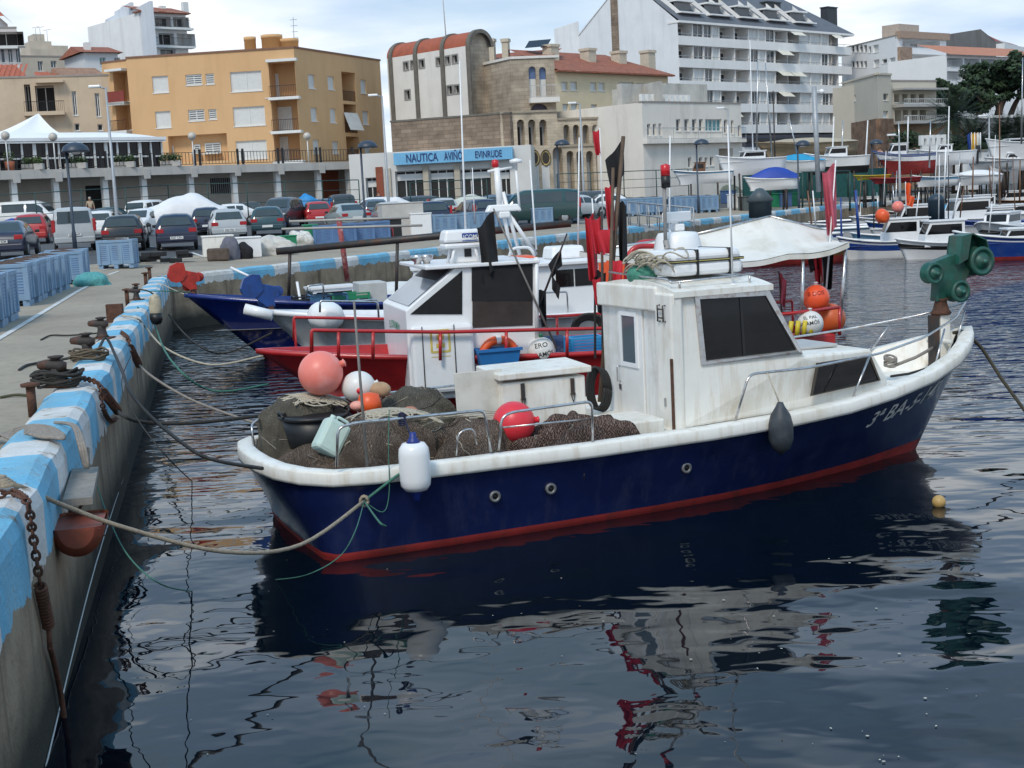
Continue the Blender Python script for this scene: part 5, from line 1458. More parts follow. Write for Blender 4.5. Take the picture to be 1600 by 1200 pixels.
for a,c,lab in(((452,346),(640,340),'upper pale spar above the moored boats'),((440,358),(660,352),'lower pale spar above the moored boats')):
 q=MB();q.tube([D(*a,34),D(*c,34)],.03,6);solo(q,'spar',pm('pale_spar',(.4,.38,.34),.6),lab,'spar')
q=MB();q.tube([D(543,440,36),D(529,340,36)],.07,8);solo(q,'mooring_pole',pm('striped_pole',(.30,.06,.06),.7,.5,6,dirt=((.5,.42,.4),.7,9)),'flaking red pole standing in front of the blue bins','pole')
# --- small boats behind, generic
def cabin_on(parent,x0,x1,wd,z0,z1,m,slant=.3,wins=True,roofm=None):
 q=MB();q.prism([(x0,z0),(x1+slant,z0),(x1+slant*.9,z0+(z1-z0)*.45),(x1,z1),(x0,z1)],-wd/2,wd/2);q.build('cabin',m,parent,bevel=.015)
 q=MB();q.box(x0-.08,x1+.1,-wd/2-.05,wd/2+.05,z1,z1+.05);q.build('roof',roofm or m,parent)
 if wins:
  for sy in(-1,1):
   q=MB();y=sy*(wd/2+.006);za,zb=z0+(z1-z0)*.5,z0+(z1-z0)*.88
   q.add([(x0+.12,y,za),(x1-.02+slant*.7,y,za),(x1-.05,y,zb),(x0+.12,y,zb)],[(0,1,2,3)if sy<0 else(3,2,1,0)]);q.build('side_window',glassd,parent)
  q=MB();q.box(x0-.012,x0-.004,-wd*.3,wd*.3,z0+(z1-z0)*.5,z0+(z1-z0)*.85);q.build('aft_window',glassd,parent)
  q=MB();k0,k1=.52,.92;xa=x1+slant*.9*(1-(k0-.45)/.55)+.012;xb=x1+slant*.9*(1-(k1-.45)/.55)+.012
  q.add([(xa,-wd*.4,z0+(z1-z0)*k0),(xa,wd*.4,z0+(z1-z0)*k0),(xb,wd*.4,z0+(z1-z0)*k1),(xb,-wd*.4,z0+(z1-z0)*k1)],[(0,1,2,3)]);q.build('windscreen',glassd,parent)
def small_boat(label,at,ang,L,mats,bands,z=0.0,cabin=None,mast=None,cover=None,group=None,name='moored_boat',B=None,zb=None,stripe=None,rake=None,outboard=False):
 """at = world point of the middle of the waterline"""
 o=thing(name,label,'boat',(at[0]-L/2*math.cos(ang),at[1]-L/2*math.sin(ang),z),ang,group)
 B=B or L*.34;zb=zb or L*.17
 Gn,Wl=outline(L,B,zb,zb*.70,zb*.72,.8,rake or L*.10,.05,12,2.0,.82)
 hull_mb(Gn,Wl,bands,1.1,.35 if z==0 else min(.5,zb*.3)).build('hull',mats,o)
 q=MB();sect_loop(full(Gn),[(0,-.02),(.04,-.02),(.04,.05),(-.08,.05),(-.08,-.03)],q);q.build('rubbing_rail',mats[-1],o)
 deck_mb(ring_in(Gn,Wl,.84,.02),zb*.56,0).build('deck',mats[-1],o)
 if cabin:cabin_on(o,cabin[0]*L,cabin[1]*L,B*cabin[2],zb*.56,zb*.56+cabin[3],cabin[4]if len(cabin)>4 else cleanwhite,.25*cabin[3])
 if mast:
  q=MB();q.tube([(mast[0]*L,0,zb*.5),(mast[0]*L,0,zb*.5+mast[1])],[.05,.03],7);q.build('mast',mast[2]if len(mast)>2 else cleanwhite,o)
 if cover:
  def cv(u,v):
   x=L*(.02+.9*u);hb=B/2*1.05*min(1,(1-u**4))*(2*v-1)
   return(x,hb,zb*(.72+.3*u*u)+cover[1]*(1-(2*v-1)**2)*math.sin(math.pi*min(1,u*.9+.12))+.04*mnoise.noise(Vector((x,hb*2,1))))
  q=MB();q.grid(cv,20,14);q.build('cover',cover[0],o)
 if outboard:
  q=MB();q.box(-.35,.02,-.18,.18,zb*.55,zb*.55+.55,0,None,.85);q.box(-.22,-.05,-.06,.06,-.3,zb*.56);q.build('outboard_motor',black,o,bevel=.03)
 return o
bluel=pm('hull_mid_blue',(.012,.05,.24),.3,.12,2,coat=.2)
lightb=pm('hull_light_blue',(.18,.36,.52),.4,.1,2)
brownw=pm('varnish',(.16,.07,.03),.35,.2,4)
WB=[cleanwhite,bluel,cleanwhite]
small_boat('small white dinghy with a raised white foredeck behind the blue winch',(D(508,450,37).x,37.5),R(200),4.5,[cleanwhite,greyhull,cleanwhite],[(1,0)],cabin=(.35,.6,.6,.7))
small_boat('white dinghy under folded covers below the striped far kerb',(D(600,430,40).x,41),R(170),5.0,[cleanwhite,bluel,cleanwhite],[(.7,0),(.85,1),(1,0)],cover=(pm('off_white_cover',(.6,.6,.58),.8),.35))
small_boat('white launch with small cabin partly behind the radome',(D(660,430,36).x,37),R(185),5.5,[cleanwhite,bluel,cleanwhite],[(.8,0),(.9,1),(1,0)],cabin=(.3,.55,.7,1.0))
ob_=small_boat('orange work boat with an orange tank behind the red flags',(D(925,430,31).x,32.5),R(190),7.5,[orange,darkmetal,orange],[(.2,1),(1,0)],zb=1.45)
q=MB();x=.42*7.5;q.box(x-1.2,x+.6,-.8,.9,.8,1.85);q.build('orange_tank',orange,ob_,bevel=.03)
q=MB();q.box(x+1.8,x+2.7,-.5,.6,.8,1.95,0,None,.9);q.build('orange_box',orange,ob_,bevel=.12)
small_boat('white motorboat with radar arch behind the radar mast of the red boat',(D(850,430,28).x,29.5),R(192),6.0,[cleanwhite,bluel,cleanwhite],[(.85,0),(.93,1),(1,0)],cabin=(.35,.6,.7,.9),zb=1.25)
c=D(1040,432,26);small_boat('grey inflatable tender under the awning edge',(c.x,27),R(185),3.6,[pm('tender_grey',(.42,.44,.46),.6),pm('tender_green',(.03,.14,.12),.6),greyhull],[(.5,1),(1,0)],zb=.9)
far='small boats moored across the basin'
def fb(label,px,py,L,ang,mats,bands,**k):
 p=W(px,py,0);return small_boat(label,(p.x,p.y+.6),ang,L,mats,bands,group=far,**k)
fb('blue and white fishing boat with tall white cabin, moored across the basin beside the awning',1383,404,3.6,R(176),WB,[(.45,0),(.8,1),(.9,0),(1,1)],cabin=(.08,.42,.6,1.05),zb=.95,mast=(.95,2.1,bluel))
fb('blue and white boat half hidden by the right end of the awning',1306,402,3.4,R(178),WB,[(.5,0),(.95,1),(1,0)],zb=.85)
fb('white boat with dark gunwale stripe and boxy cabin behind the green winch',1480,404,3.8,R(182),[cleanwhite,black,cleanwhite],[(.55,0),(.8,1),(1,0)],cabin=(.3,.66,.7,1.0),zb=.85)
fb('deep blue boat with white deck cut by the right edge',1590,406,4.4,R(178),[bluel,antifoul,cleanwhite],[(.14,1),(.80,0),(.86,2),(1,0)],zb=1.15,cabin=(.25,.55,.6,.5))
fb('white boat with striped grey bow facing the camera at the right edge',1568,383,5.5,R(235),[greyhull,black,cleanwhite],[(.55,0),(.7,1),(1,0)],zb=1.15,cabin=(.2,.55,.6,.8))
fb('white launch under a sky blue cover in the second row',1470,352,6.0,R(185),WB,[(1,0)],cover=(pm('sky_blue_cover',(.02,.28,.50),.75,.12,3),.55),zb=1.0)
fb('white cabin boat in the second row between the winch and the right edge',1510,362,5.5,R(190),WB,[(.7,0),(.85,1),(1,0)],cabin=(.25,.6,.7,1.3),zb=1.0)
fb('white sloop with a dark portlight at the right edge',1577,358,6.5,R(180),[cleanwhite,greyhull,cleanwhite],[(1,0)],cabin=(.35,.7,.6,.7),mast=(.55,6.5,brownw),zb=1.2)
fb('white boat with blue roofed cabin behind the boxy white cabin',1430,372,5.0,R(180),WB,[(.7,0),(.95,1),(1,0)],cabin=(.3,.6,.65,1.2),zb=1.0)
fb('low white boat with blue trim in front of the small cabin boat',1345,368,6.5,R(177),[cleanwhite,lightb,cleanwhite],[(.6,0),(.85,1),(1,0)],zb=.85)
fb('small white cabin boat by the striped far kerb',1355,345,5.0,R(182),WB,[(1,0)],cabin=(.3,.62,.7,1.3),zb=1.0)
fb('long low white boat beyond the awning peak',1275,360,6.5,R(174),WB,[(.8,0),(1,1)],zb=.8)
fb('second long low white boat nearer the awning',1290,374,6.0,R(176),[cleanwhite,lightb,cleanwhite],[(.8,0),(1,1)],zb=.8)
fb('white rowing boat below the ramp at the right',1535,330,7.0,R(184),[cleanwhite,greyhull,cleanwhite],[(1,0)],zb=1.0)
fb('white boat with brown deck near the ramp at the right edge',1590,330,7.0,R(170),[cleanwhite,brownw,brownw],[(.8,0),(1,1)],zb=1.2,cabin=(.3,.6,.6,1.0))
fb('grey white boat with open wheelhouse in the middle row',1540,345,6.0,R(186),[greyhull,bluel,cleanwhite],[(.85,0),(1,1)],cabin=(.4,.7,.7,1.2),zb=1.0)
fb('small white boat behind the blue and white fishing boat',1405,388,4.2,R(178),[cleanwhite,lightb,cleanwhite],[(.7,0),(1,1)],zb=.8,cabin=(.15,.4,.6,.9))
fb('brown decked boat moored under the awning left of the blue stripes',1215,414,5.5,R(175),[brownw,antifoul,brownw],[(.5,1),(1,0)],zb=.8)
pg='thin masts and poles over the far moorings'
poles=[(1475,310,1478,230,75,.05,cleanwhite,'white pole with a hooded lamp base beside the dark bollard'),(1521,245,1519,320,90,.06,brownw,'rust brown pole right of the blue cover'),(1548,300,1546,262,95,.05,brownw,'short brown pole by the ramp edge'),(1594,250,1593,320,95,.06,brownw,'brown mast near the right edge'),(1436,300,1430,352,70,.04,cleanwhite,'thin white pole left of the sky blue cover'),(1500,285,1488,345,78,.05,cleanwhite,'white mast behind the sky blue cover'),(1506,290,1500,340,78,.04,brownw,'slim mast leaning right of the blue cover'),(1395,290,1398,335,75,.04,chrome,'steel pole above the blue roofed cabin'),(1337,297,1342,372,57,.07,bluel,'thick blue pole at the bow of the blue and white boat'),(1262,298,1268,350,80,.06,brownw,'brown post by the awning peak'),(1270,298,1275,360,75,.05,cleanwhite,'white post with a pink flag left of the red flag'),(1195,300,1200,335,85,.07,brownpole,'dark post standing left of the awning peak')]
for x0,y0,x1,y1,d,r_,m,lab in poles:
 q=MB();q.tube([D(x1,y1,d),D(x0,y0,d)],[r_,r_*.7],6);solo(q,'pole',m,lab,'pole',pg)
p=D(1475,322,72);q=MB(Matrix.Translation(D(1463,330,72)));q.lathe([(.42,-.6),(.42,.55),(.44,.6),(.30,.8),(.001,.9)],14);solo(q,'bollard',pm('bollard_navy',(.02,.04,.06),.5),'dark round bollard with a pale cap beside the far quay','bollard')
q=MB(Matrix.Translation(W(1188,340,1.57)));q.lathe([(.6,0),(.6,.8),(.75,.9),(.2,1.5),(.001,1.55)],14);solo(q,'bollard',pm('bollard_grey',(.06,.08,.09),.5),'dark capped bollard on the striped kerb left of the awning peak','bollard')
c=D(1403,323,60);buoy('buoy',c,.25,pinkb,'round pink buoy held up among the far boats',False)
c=D(1379,338,57);q=mound(c,(.28,.28,.32),4,amp=.1,n=16,k=8);solo(q,'float_bag',orange,'orange float bag on the small far boat','float')
# ----------------------------------------------------------
def paint(n,c,r=.28):return pm('car_paint_'+n,c,r,.06,1.5,coat=.6)
CP=dict(silver=paint('silver',(.42,.44,.45)),white=paint('white',(.74,.74,.73)),black=paint('black',(.014,.014,.016)),navy=paint('navy',(.012,.018,.045)),teal=paint('teal',(.02,.06,.075)),red=paint('red',(.42,.02,.02)),greysilver=paint('grey_silver',(.28,.32,.32)),dgrey=paint('dark_grey',(.055,.06,.068)),green=paint('green',(.012,.05,.05)),steel=paint('steel_blue',(.10,.14,.19)))
carglass=pm('car_glass',(.035,.05,.055),.04,.2,1,spec=.8)
tail=pm('tail_light',(.38,.012,.016),.2,.1,5)
headl=pm('head_light',(.60,.62,.62),.1,.1,5)
platem=pm('number_plate',(.72,.72,.70),.5,.05,5)
trim=pm('car_trim',(.02,.02,.022),.6,.2,4)
rim=pm('wheel_rim',(.35,.36,.37),.35,.1,5,metal=.6)
CARS={'hatch':(3.95,1.66,[(-1.95,.62,.64,.74,.72),(-1.90,.88,.92,.80,.74),(-1.62,.92,1.36,.82,.60),(-1.3,.92,1.44,.83,.60),(.0,.90,1.46,.83,.60),(.45,.88,1.38,.82,.58),(1.0,.86,.95,.80,.70),(1.6,.76,.80,.76,.68),(1.92,.60,.62,.68,.60),(2.0,.42,.44,.60,.55)]),'sedan':(4.4,1.70,[(-2.2,.60,.62,.72,.70),(-2.15,.92,.97,.79,.70),(-1.55,.94,1.0,.82,.72),(-.95,.93,1.38,.84,.60),(-.4,.92,1.43,.84,.60),(.35,.90,1.40,.84,.59),(.95,.87,.97,.82,.72),(1.7,.78,.82,.78,.68),(2.1,.60,.62,.68,.60),(2.2,.42,.44,.6,.55)]),'wagon':(4.4,1.72,[(-2.2,.62,.64,.76,.72),(-2.15,.92,.96,.82,.74),(-1.95,.96,1.42,.83,.64),(-1.2,.95,1.50,.85,.63),(.1,.92,1.50,.85,.62),(.55,.90,1.42,.84,.60),(1.15,.88,.98,.82,.72),(1.75,.80,.84,.78,.68),(2.1,.62,.64,.68,.6),(2.2,.42,.44,.6,.55)]),'van':(4.1,1.68,[(-2.05,.70,.74,.80,.78),(-2.03,1.0,1.06,.82,.78),(-1.92,1.06,1.72,.83,.72),(-1.3,1.05,1.80,.84,.72),(.2,1.03,1.80,.84,.70),(.6,1.0,1.70,.83,.66),(1.2,.98,1.10,.82,.74),(1.75,.86,.90,.78,.70),(1.98,.66,.68,.7,.64),(2.05,.44,.46,.62,.58)]),'suv':(4.5,1.80,[(-2.25,.76,.78,.82,.80),(-2.2,1.05,1.12,.86,.80),(-2.0,1.10,1.70,.87,.72),(-1.2,1.09,1.80,.89,.70),(.1,1.06,1.80,.89,.69),(.55,1.04,1.68,.88,.68),(1.1,1.03,1.13,.87,.80),(1.95,.98,1.03,.85,.78),(2.2,.72,.74,.8,.74),(2.25,.5,.52,.72,.7)]),'bigvan':(4.9,1.90,[(-2.45,.80,.84,.88,.86),(-2.43,1.1,1.2,.93,.86),(-2.36,1.12,1.86,.94,.82),(-1.5,1.12,1.95,.95,.82),(.7,1.10,1.95,.95,.80),(1.15,1.06,1.80,.94,.76),(1.75,1.02,1.16,.92,.84),(2.2,.90,.94,.88,.8),(2.4,.66,.68,.8,.74),(2.45,.46,.48,.72,.68)]),}
def car_proto(kind,name='parked_car'):
 L,Wd,st=CARS[kind]
 o=thing(name,'car','car')
 def ring(s_):
  x,zb,zr,wb,wr=s_
  top=zr-zb>.2
  half=[(wb*.93,.26),(wb*1.0,.45),(wb*1.015,(zb+.45)/2+.05 if zb>.6 else zb*.8),(wb,zb),(wr+(wb-wr)*(.12 if top else .3),zr-(.09 if top else .01)),(wr*.80,zr-.01),(0,zr+.015)]
  return[(x,-y,z)for y,z in half]+[(x,y,z)for y,z in half[-2::-1]]
 rings=[ring(s_)for s_ in st]
 q=MB();q.loft(rings,0,False,False,True)
 for r_ in(rings[0],rings[-1]):q.add(r_,[tuple(range(len(r_)))],0)
 q.add([(st[0][0],-.7,.26),(st[-1][0],-.6,.26),(st[-1][0],.6,.26),(st[0][0],.7,.26)],[(0,1,2,3)],0)
 body=q.build('body',CP['silver'],o)
 def P(u,v,off=.012):
  k=min(int(u),len(rings)-2);f=u-k;j=min(int(v),11);g_=v-j
  a=Vector(rings[k][j]).lerp(Vector(rings[k][j+1]),g_);c=Vector(rings[k+1][j]).lerp(Vector(rings[k+1][j+1]),g_)
  p=a.lerp(c,f)
  d1=Vector(rings[k+1][j])-Vector(rings[k][j]);d2=Vector(rings[k][j+1])-Vector(rings[k][j])
  n=d2.cross(d1);n=n.normalized()if n.length>1e-6 else Vector((0,0,1))
  c0=Vector((p.x,0,.8))
  if n.dot(p-c0)<0:n=-n
  return p+n*off
 def patch(u0,u1,v0,v1,name,m,nu=4,nv=4,off=.014):
  q=MB();q.grid(lambda a,c:P(u0+(u1-u0)*a,v0+(v1-v0)*c,off),nu,nv);return q.build(name,m,o)
 ri={'hatch':1,'sedan':2,'wagon':1,'van':1,'suv':1,'bigvan':1}[kind]
 fi={'hatch':5,'sedan':5,'wagon':5,'van':5,'suv':5,'bigvan':5}[kind]
 q=MB()
 xa,xb=st[ri],st[ri+1]
 def slope(u,v,sa,sb,k0,k1,off):
  f=k0+(k1-k0)*v
  x=sa[0]+(sb[0]-sa[0])*f
  z=(sa[2]+.0)+(sb[2]-sa[2])*f;hw_=(sa[4]*.95+(sb[4]*.93-sa[4]*.95)*f)
  return Vector((x+off,(2*u-1)*hw_*.92,z+.02))
 q.grid(lambda u,v:slope(u,v,xa,xb,.10,.84,-.03),6,3);q.build('rear_window',carglass,o)
 q=MB();sa,sb=st[fi+1],st[fi]
 q.grid(lambda u,v:slope(u,v,sa,sb,.06,.9,.03),6,3);q.build('windscreen',carglass,o)
 for v0,v1 in((3.12,3.86),(8.14,8.88)):
  us=[(ri+1.12,ri+1.92),(ri+2.05,ri+2.75),(ri+2.82,fi+.45)]
  for u0,u1 in us:patch(u0,u1,v0,v1,'side_window',carglass,4,2)
 for sx in(-1,1):
  x=sx*L*.305+(.03 if sx>0 else 0)
  for sy in(-1,1):
   X=Matrix.Translation((x,sy*Wd*.475,.31))@Matrix.Rotation(R(-90*sy),4,'X')
   wh=MB(X).lathe([(.36,-.10),(.37,.022),(.36,.026),(.335,.022)],20).build('wheel_arch',trim,o)
   ty=MB(X).lathe([(.2,-.1),(.30,-.09),(.31,-.02),(.31,.03),(.27,.045),(.2,.04)],20).build('wheel',rubber,o)
   MB(X).lathe([(.01,.03),(.19,.036),(.20,.046),(.14,.04),(.05,.055),(.01,.055)],18).build('rim',rim,ty)
 xr=st[0][0]
 q=MB();q.box(xr-.06,xr+.3,-st[1][3]*1.0,st[1][3]*1.0,.32,.56);q.build('rear_bumper',CP['silver'],o,bevel=.04)
 xf=st[-1][0]
 q=MB();q.box(xf-.3,xf+.06,-st[-2][3]*1.02,st[-2][3]*1.02,.28,.50);q.build('front_bumper',CP['silver'],o,bevel=.05)
 zt=st[1][1]
 for sy in(-1,1):
  if kind in('van','bigvan','wagon'):q=MB().box(st[1][0]-.02,st[1][0]+.14,sy*st[1][3]-.07,sy*st[1][3]+.01*sy+.07,zt-.22,zt+.30)
  else:q=MB().box(st[1][0]-.05,st[1][0]+.20,min(sy*st[1][3]*1.012,sy*st[1][3]*.62),max(sy*st[1][3]*1.012,sy*st[1][3]*.62),zt-.20,zt-.03)
  q.build('tail_light',tail,o,bevel=.015)
  q=MB();q.box(st[-2][0]-.28,st[-2][0]+.03,min(sy*st[-2][3]*1.06,sy*st[-2][3]*.6),max(sy*st[-2][3]*1.06,sy*st[-2][3]*.6),st[-2][1]-.02,st[-2][1]+.12);q.build('headlight',headl,o,bevel=.03)
  q=MB();q.cbox((st[5][0]+.28,sy*(st[5][3]+.09),st[5][1]+.08),(.10,.17,.12));q.build('mirror',trim,o,bevel=.03)
 zp=.72 if kind not in('sedan',)else .70
 q=MB();q.box(xr-.075,xr-.05,-.26,.26,.60 if kind!='hatch' else .42,.71 if kind!='hatch' else .53);pl=q.build('number_plate',platem,o)
 q=MB();q.box(xf+.062,xf+.07,-.26,.26,.34,.45);q.build('number_plate',platem,o)
 q=MB();q.box(st[-2][0]-.05,st[-2][0]+.06,-.36,.36,.52,st[-2][1]-.02);q.build('grille',trim,o)
 return o
PROTO={}
used_k=set()
def put_car(kind,px,d,color,ang,label,dz=0.0,py=None):
 """px: photo column of the car's middle; d: forward distance; ang: heading in degrees (90 = nose away)"""
 first=kind not in PROTO
 if first:PROTO[kind]=car_proto(kind)
 src=PROTO[kind]
 x=D(px,330,d).x
 mats={'car_paint_silver':CP[color]}
 o=dup(src,(x,d,zg(x,d)+dz),R(ang),label,'parked cars',mats)
 if label in PLATES:
  vs,fs=text_mb(PLATES[label],.115);L_=CARS[kind][2][0][0];zz=.655 if kind!='hatch' else .475
  MB().add([(L_-.078,-v[0]*.9,zz+v[1])for v in vs],fs).build('plate_lettering',trim,o)
 return o
PLATES={'dark blue saloon at the left edge behind the blue bins':'3069 BZM','silver panel van with two rear doors beside the dark lamp post':'5222 BHT','navy hatchback between the black one and the silver one':'0227 CRN','silver white hatchback in front of the white tarped car':'6005 FBD','black hatchback behind the lone blue bin':'2958 BHT'}
cars=[('sedan',12,54.5,'navy',100,'dark blue saloon at the left edge behind the blue bins'),('van',112,60.5,'silver',108,'silver panel van with two rear doors beside the dark lamp post'),('hatch',194,59,'black',100,'black hatchback behind the lone blue bin'),('hatch',273,59,'navy',103,'navy hatchback between the black one and the silver one'),('hatch',352,67,'silver',105,'silver white hatchback in front of the white tarped car'),('hatch',418,72,'teal',98,'dark teal hatchback right of the silver white hatchback'),('suv',440,86,'dgrey',262,'dark off roader facing the camera behind the teal hatchback'),('hatch',494,88,'red',103,'red hatchback between the off roader and the grey saloon'),('sedan',540,77,'greysilver',112,'grey green saloon behind the blue bins on the far quay'),('sedan',607,78,'silver',104,'silver saloon between the dark lamp post and the dark estate'),('wagon',672,74,'navy',100,'dark estate car with tall red tail lights'),('wagon',742,77,'navy',112,'navy people carrier left of the green van'),('bigvan',838,80,'green',186,'dark green van seen from the side below the shop sign'),('van',532,96,'dgrey',104,'dark grey van like car behind the grey green saloon'),('wagon',535,106,'steel',15,'steel blue car in front of the brick red wall'),('wagon',642,100,'dgrey',150,'dark grey estate parked before the shop windows'),('bigvan',42,96,'white',358,'white passenger van on the left behind the fence'),('sedan',175,92,'green',20,'dark green saloon behind the fence by the doorway'),('hatch',158,74,'white',100,'white hatchback right behind the silver panel van'),('hatch',222,78,'white',262,'white hatchback facing the camera behind the navy hatchback'),('suv',238,97,'white',72,'white off roader behind the fence left of the white tarp'),('sedan',356,92,'white',200,'white saloon behind the white tarped car'),('hatch',52,70,'red',100,'red hatchback between the blue saloon and the panel van'),('hatch',440,108,'white',190,'white hatchback behind the blue tarp'),('hatch',585,92,'steel',100,'steel blue hatchback behind the dark lamp post'),('hatch',905,88,'silver',40,'silver hatchback nose right behind the pale blue bins'),('wagon',912,98,'dgrey',190,'dark car parked before the arcade'),('hatch',768,98,'steel',195,'small blue grey car at the shop entrance'),('sedan',945,92,'white',185,'white low car below the arcade beside the net reel'),('sedan',150,84,'dgrey',185,'dark grey saloon side on behind the white hatchback'),('hatch',690,87,'silver',100,'silver hatchback showing behind the dark estate'),('hatch',578,104,'white',190,'white hatchback behind the smooth covered car'),('sedan',805,95,'navy',10,'navy saloon behind the dark green van'),('hatch',392,99,'dgrey',100,'dark grey hatchback behind the white saloon'),('hatch',118,80,'black',98,'black hatchback partly behind the silver panel van'),('wagon',300,99,'steel',30,'steel blue estate behind the white tarped car'),('hatch',322,76,'navy',102,'navy hatchback hemmed in beside the white tarp'),('sedan',870,91,'silver',185,'silver saloon right of the dark green van'),]
for c_ in cars:put_car(*c_)
for k,o in PROTO.items():
 for ch in[o]+list(o.children_recursive):bpy.data.objects.remove(ch)
def tarp(px,d,L_,wd,h_,ang,m,label,name='covered_car'):
 x=D(px,330,d).x;z=zg(x,d)
 q=MB(Matrix.Translation((x,d,z))@Matrix.Rotation(R(ang),4,'Z'))
 def f(u,v):
  a,c=2*u-1,2*v-1
  ea,ec=1-abs(a)**3.0,1-abs(c)**3.2
  hz=h_*min(1,(ea*ec)**.42)*(1+.07*math.sin(5*a+1)+.16*mnoise.noise(Vector((a*2.4,c*2,px))))
  hz+=.05*abs(mnoise.noise(Vector((a*6,c*6,3))))
  return(L_/2*a*(1.0+.05*mnoise.noise(Vector((a*3,c*3,1)))),wd/2*c,max(.02,hz))
 q.grid(f,40,26)
 return solo(q,name,m,label,'covered car')
wtarp=pm('white_tarp',(.72,.72,.73),.6,.08,1.5,bump=.5,bscale=8)
tarp(292,79,5.4,2.4,1.95,10,wtarp,'bulky car under a white tarp in the middle of the car park')
tarp(478,100,2.6,2.0,1.7,15,pm('bright_blue_tarp',(.02,.22,.50),.6,.15,2,bump=.5,bscale=8),'car under a bright blue tarp behind the red hatchback')
tarp(610,97,4.0,1.8,1.35,8,wtarp,'car under a smooth white cover behind the silver saloon')
tarp(737,95,4.2,1.8,1.35,6,pm('sage_tarp',(.52,.54,.48),.7,.15,1.2),'car under a pale sage cover before the shop windows')
tarp(18,84,2.6,1.6,.9,0,pm('royal_blue_tarp',(.012,.05,.32),.6,.15,2),'low load under a royal blue tarp at the left edge')
tarp(440,90,1.0,.9,1.1,0,pm('royal_blue_tarp',(.012,.05,.32),.6),'scooter under a royal blue cover beside the off roader')
# ----------------------------------------------------------
lampm=pm('lamp_navy',(.03,.045,.07),.45,.2,4)
galv=pm('galvanised',(.36,.38,.40),.5,.1,4,metal=.3)
def dome_lamp(px,ytop,ybot,d,label):
 p=D(px,ytop,d);b_=D(px,ybot,d);h_=p.z-b_.z;z0=min(b_.z,zg(p.x,d));h_=p.z-z0
 o=thing('street_lamp',label,'street lamp',(p.x,d,z0),0,'navy dome street lamps')
 MB().lathe([(.09,0),(.085,.9),(.06,1.0),(.055,h_-.1)],10).build('post',lampm,o)
 q=MB();q.tube([(0,0,h_-.15),(.06,0,h_-.02),(.3,0,h_)],.035,6);q.build('arm',lampm,o)
 MB(Matrix.Translation((.35,0,h_-.12))).lathe([(.52,-.06),(.52,0),(.44,.16),(.25,.28),(.001,.32)],18).build('lamp_shade',lampm,o)
 MB(Matrix.Translation((.35,0,h_-.2))).lathe([(.001,-.06),(.15,-.05),(.2,.0),(.2,.06)],12).build('lamp_glass',cleanwhite,o)
for px,y0,y1,d,lab in((103,231,392,54,'navy dome lamp left, before the panel van'),(563,226,345,72,'navy dome lamp before the silver saloon'),(870,223,300,95,'navy dome lamp before the arcade'),(1088,222,300,95,'navy dome lamp left of the sailing boat on land'),(1246,224,300,95,'navy dome lamp between the blue tarp and the white canopy boat'),(1362,222,275,110,'navy dome lamp behind the red bottomed boat')):
 dome_lamp(px,y0,y1,d,lab)
def mast_lamp(x0,y0,x1,y1,d,label,side=-1):
 t_,b_=D(x0,y0,d),D(x1,y1,d)
 z0=min(b_.z,zg(b_.x,d));h_=t_.z-z0
 o=thing('street_lamp',label,'street lamp',(b_.x,d,z0),0,'tall grey street lamps')
 MB().lathe([(.11,0),(.10,1),(.05,h_)],10).build('post',galv,o)
 q=MB();q.tube([(0,0,h_-.05),(side*.35,0,h_+.06)],.04,6);q.build('arm',galv,o)
 q=MB();q.cbox((side*.55,0,h_+.08),(.6,.26,.14));q.build('lamp_head',cleanwhite,o,bevel=.04)
for a in((163,137,182,330,72,'tall grey lamp before the orange building left'),(598,150,606,300,88,'tall grey lamp at the right edge of the orange building'),(908,162,912,300,100,'tall grey lamp before the arcade'),(1136,170,1141,300,104,'tall grey lamp before the cream club building'),(1404,212,1406,300,100,'tall lamp before the stone villa'),(1546,182,1546,290,110,'tall lamp below the pines')):
 mast_lamp(*a)
q=MB();q.tube([D(1272,135,96),D(1279,300,96)],.17,10)
po=D(1272,135,96);o=thing('camera_mast','thick grey mast with a camera globe before the white apartment block','mast',(D(1279,300,96).x,96,zg(20,96)))
q.build('post',galv,o,True)
q=MB();q.tube([D(1274,143,96),D(1283,141,96)],.04,6);q.ball(D(1284,143,96),.18,12,8);q.build('camera_globe',cleanwhite,o,True)
fgreen=pm('fence_green',(.02,.06,.055),.6,.2,4)
def fence(pts,d0,d1,h_,label,m=fgreen,step=2.4,mesh=True,wires=3,group=None):
 """pts: (px, py of the rail top); runs between distances d0 and d1"""
 A_,C_=D(*pts[0],d0),D(*pts[1],d1)
 o=thing('fence',label,'fence',((A_.x+C_.x)/2,(A_.y+C_.y)/2,min(A_.z,C_.z)-h_),0,group)
 n=max(2,int((C_-A_).length/step))
 for i in range(n+1):
  p=A_.lerp(C_,i/n);q=MB();q.tube([p,p-Vector((0,0,h_+.3))],.04,5);q.build('post',m,o,True)
 q=MB()
 for k in range(wires):q.tube([A_-Vector((0,0,h_*k/wires*1.0)),C_-Vector((0,0,h_*k/wires))],.03 if k==0 else .018,4)
 q.build('rail',m,o,True)
 return o
fence([(-20,306),(262,289)],82,88,1.9,'dark green wire fence in front of the long white van')
fence([(262,289),(560,281)],88,92,1.9,'dark green wire fence before the brick red wall')
fence([(640,285),(760,280)],92,93,1.6,'green fence before the shop windows')
fence([(870,272),(1075,264)],100,103,1.8,'dark green fence below the arcade')
netm=pm('fence_netting',(.015,.09,.085),.8,.25,3)
A_,C_=D(1160,272,104),D(1385,262,112)
o=thing('fence','teal netting fence round the boatyard left of the red flag','fence',((A_.x+C_.x)/2,108,A_.z-2))
q=MB();q.quad(A_-Vector((0,0,2.0)),C_-Vector((0,0,2.2)),C_,A_,0,.02);q.build('netting',netm,o,True)
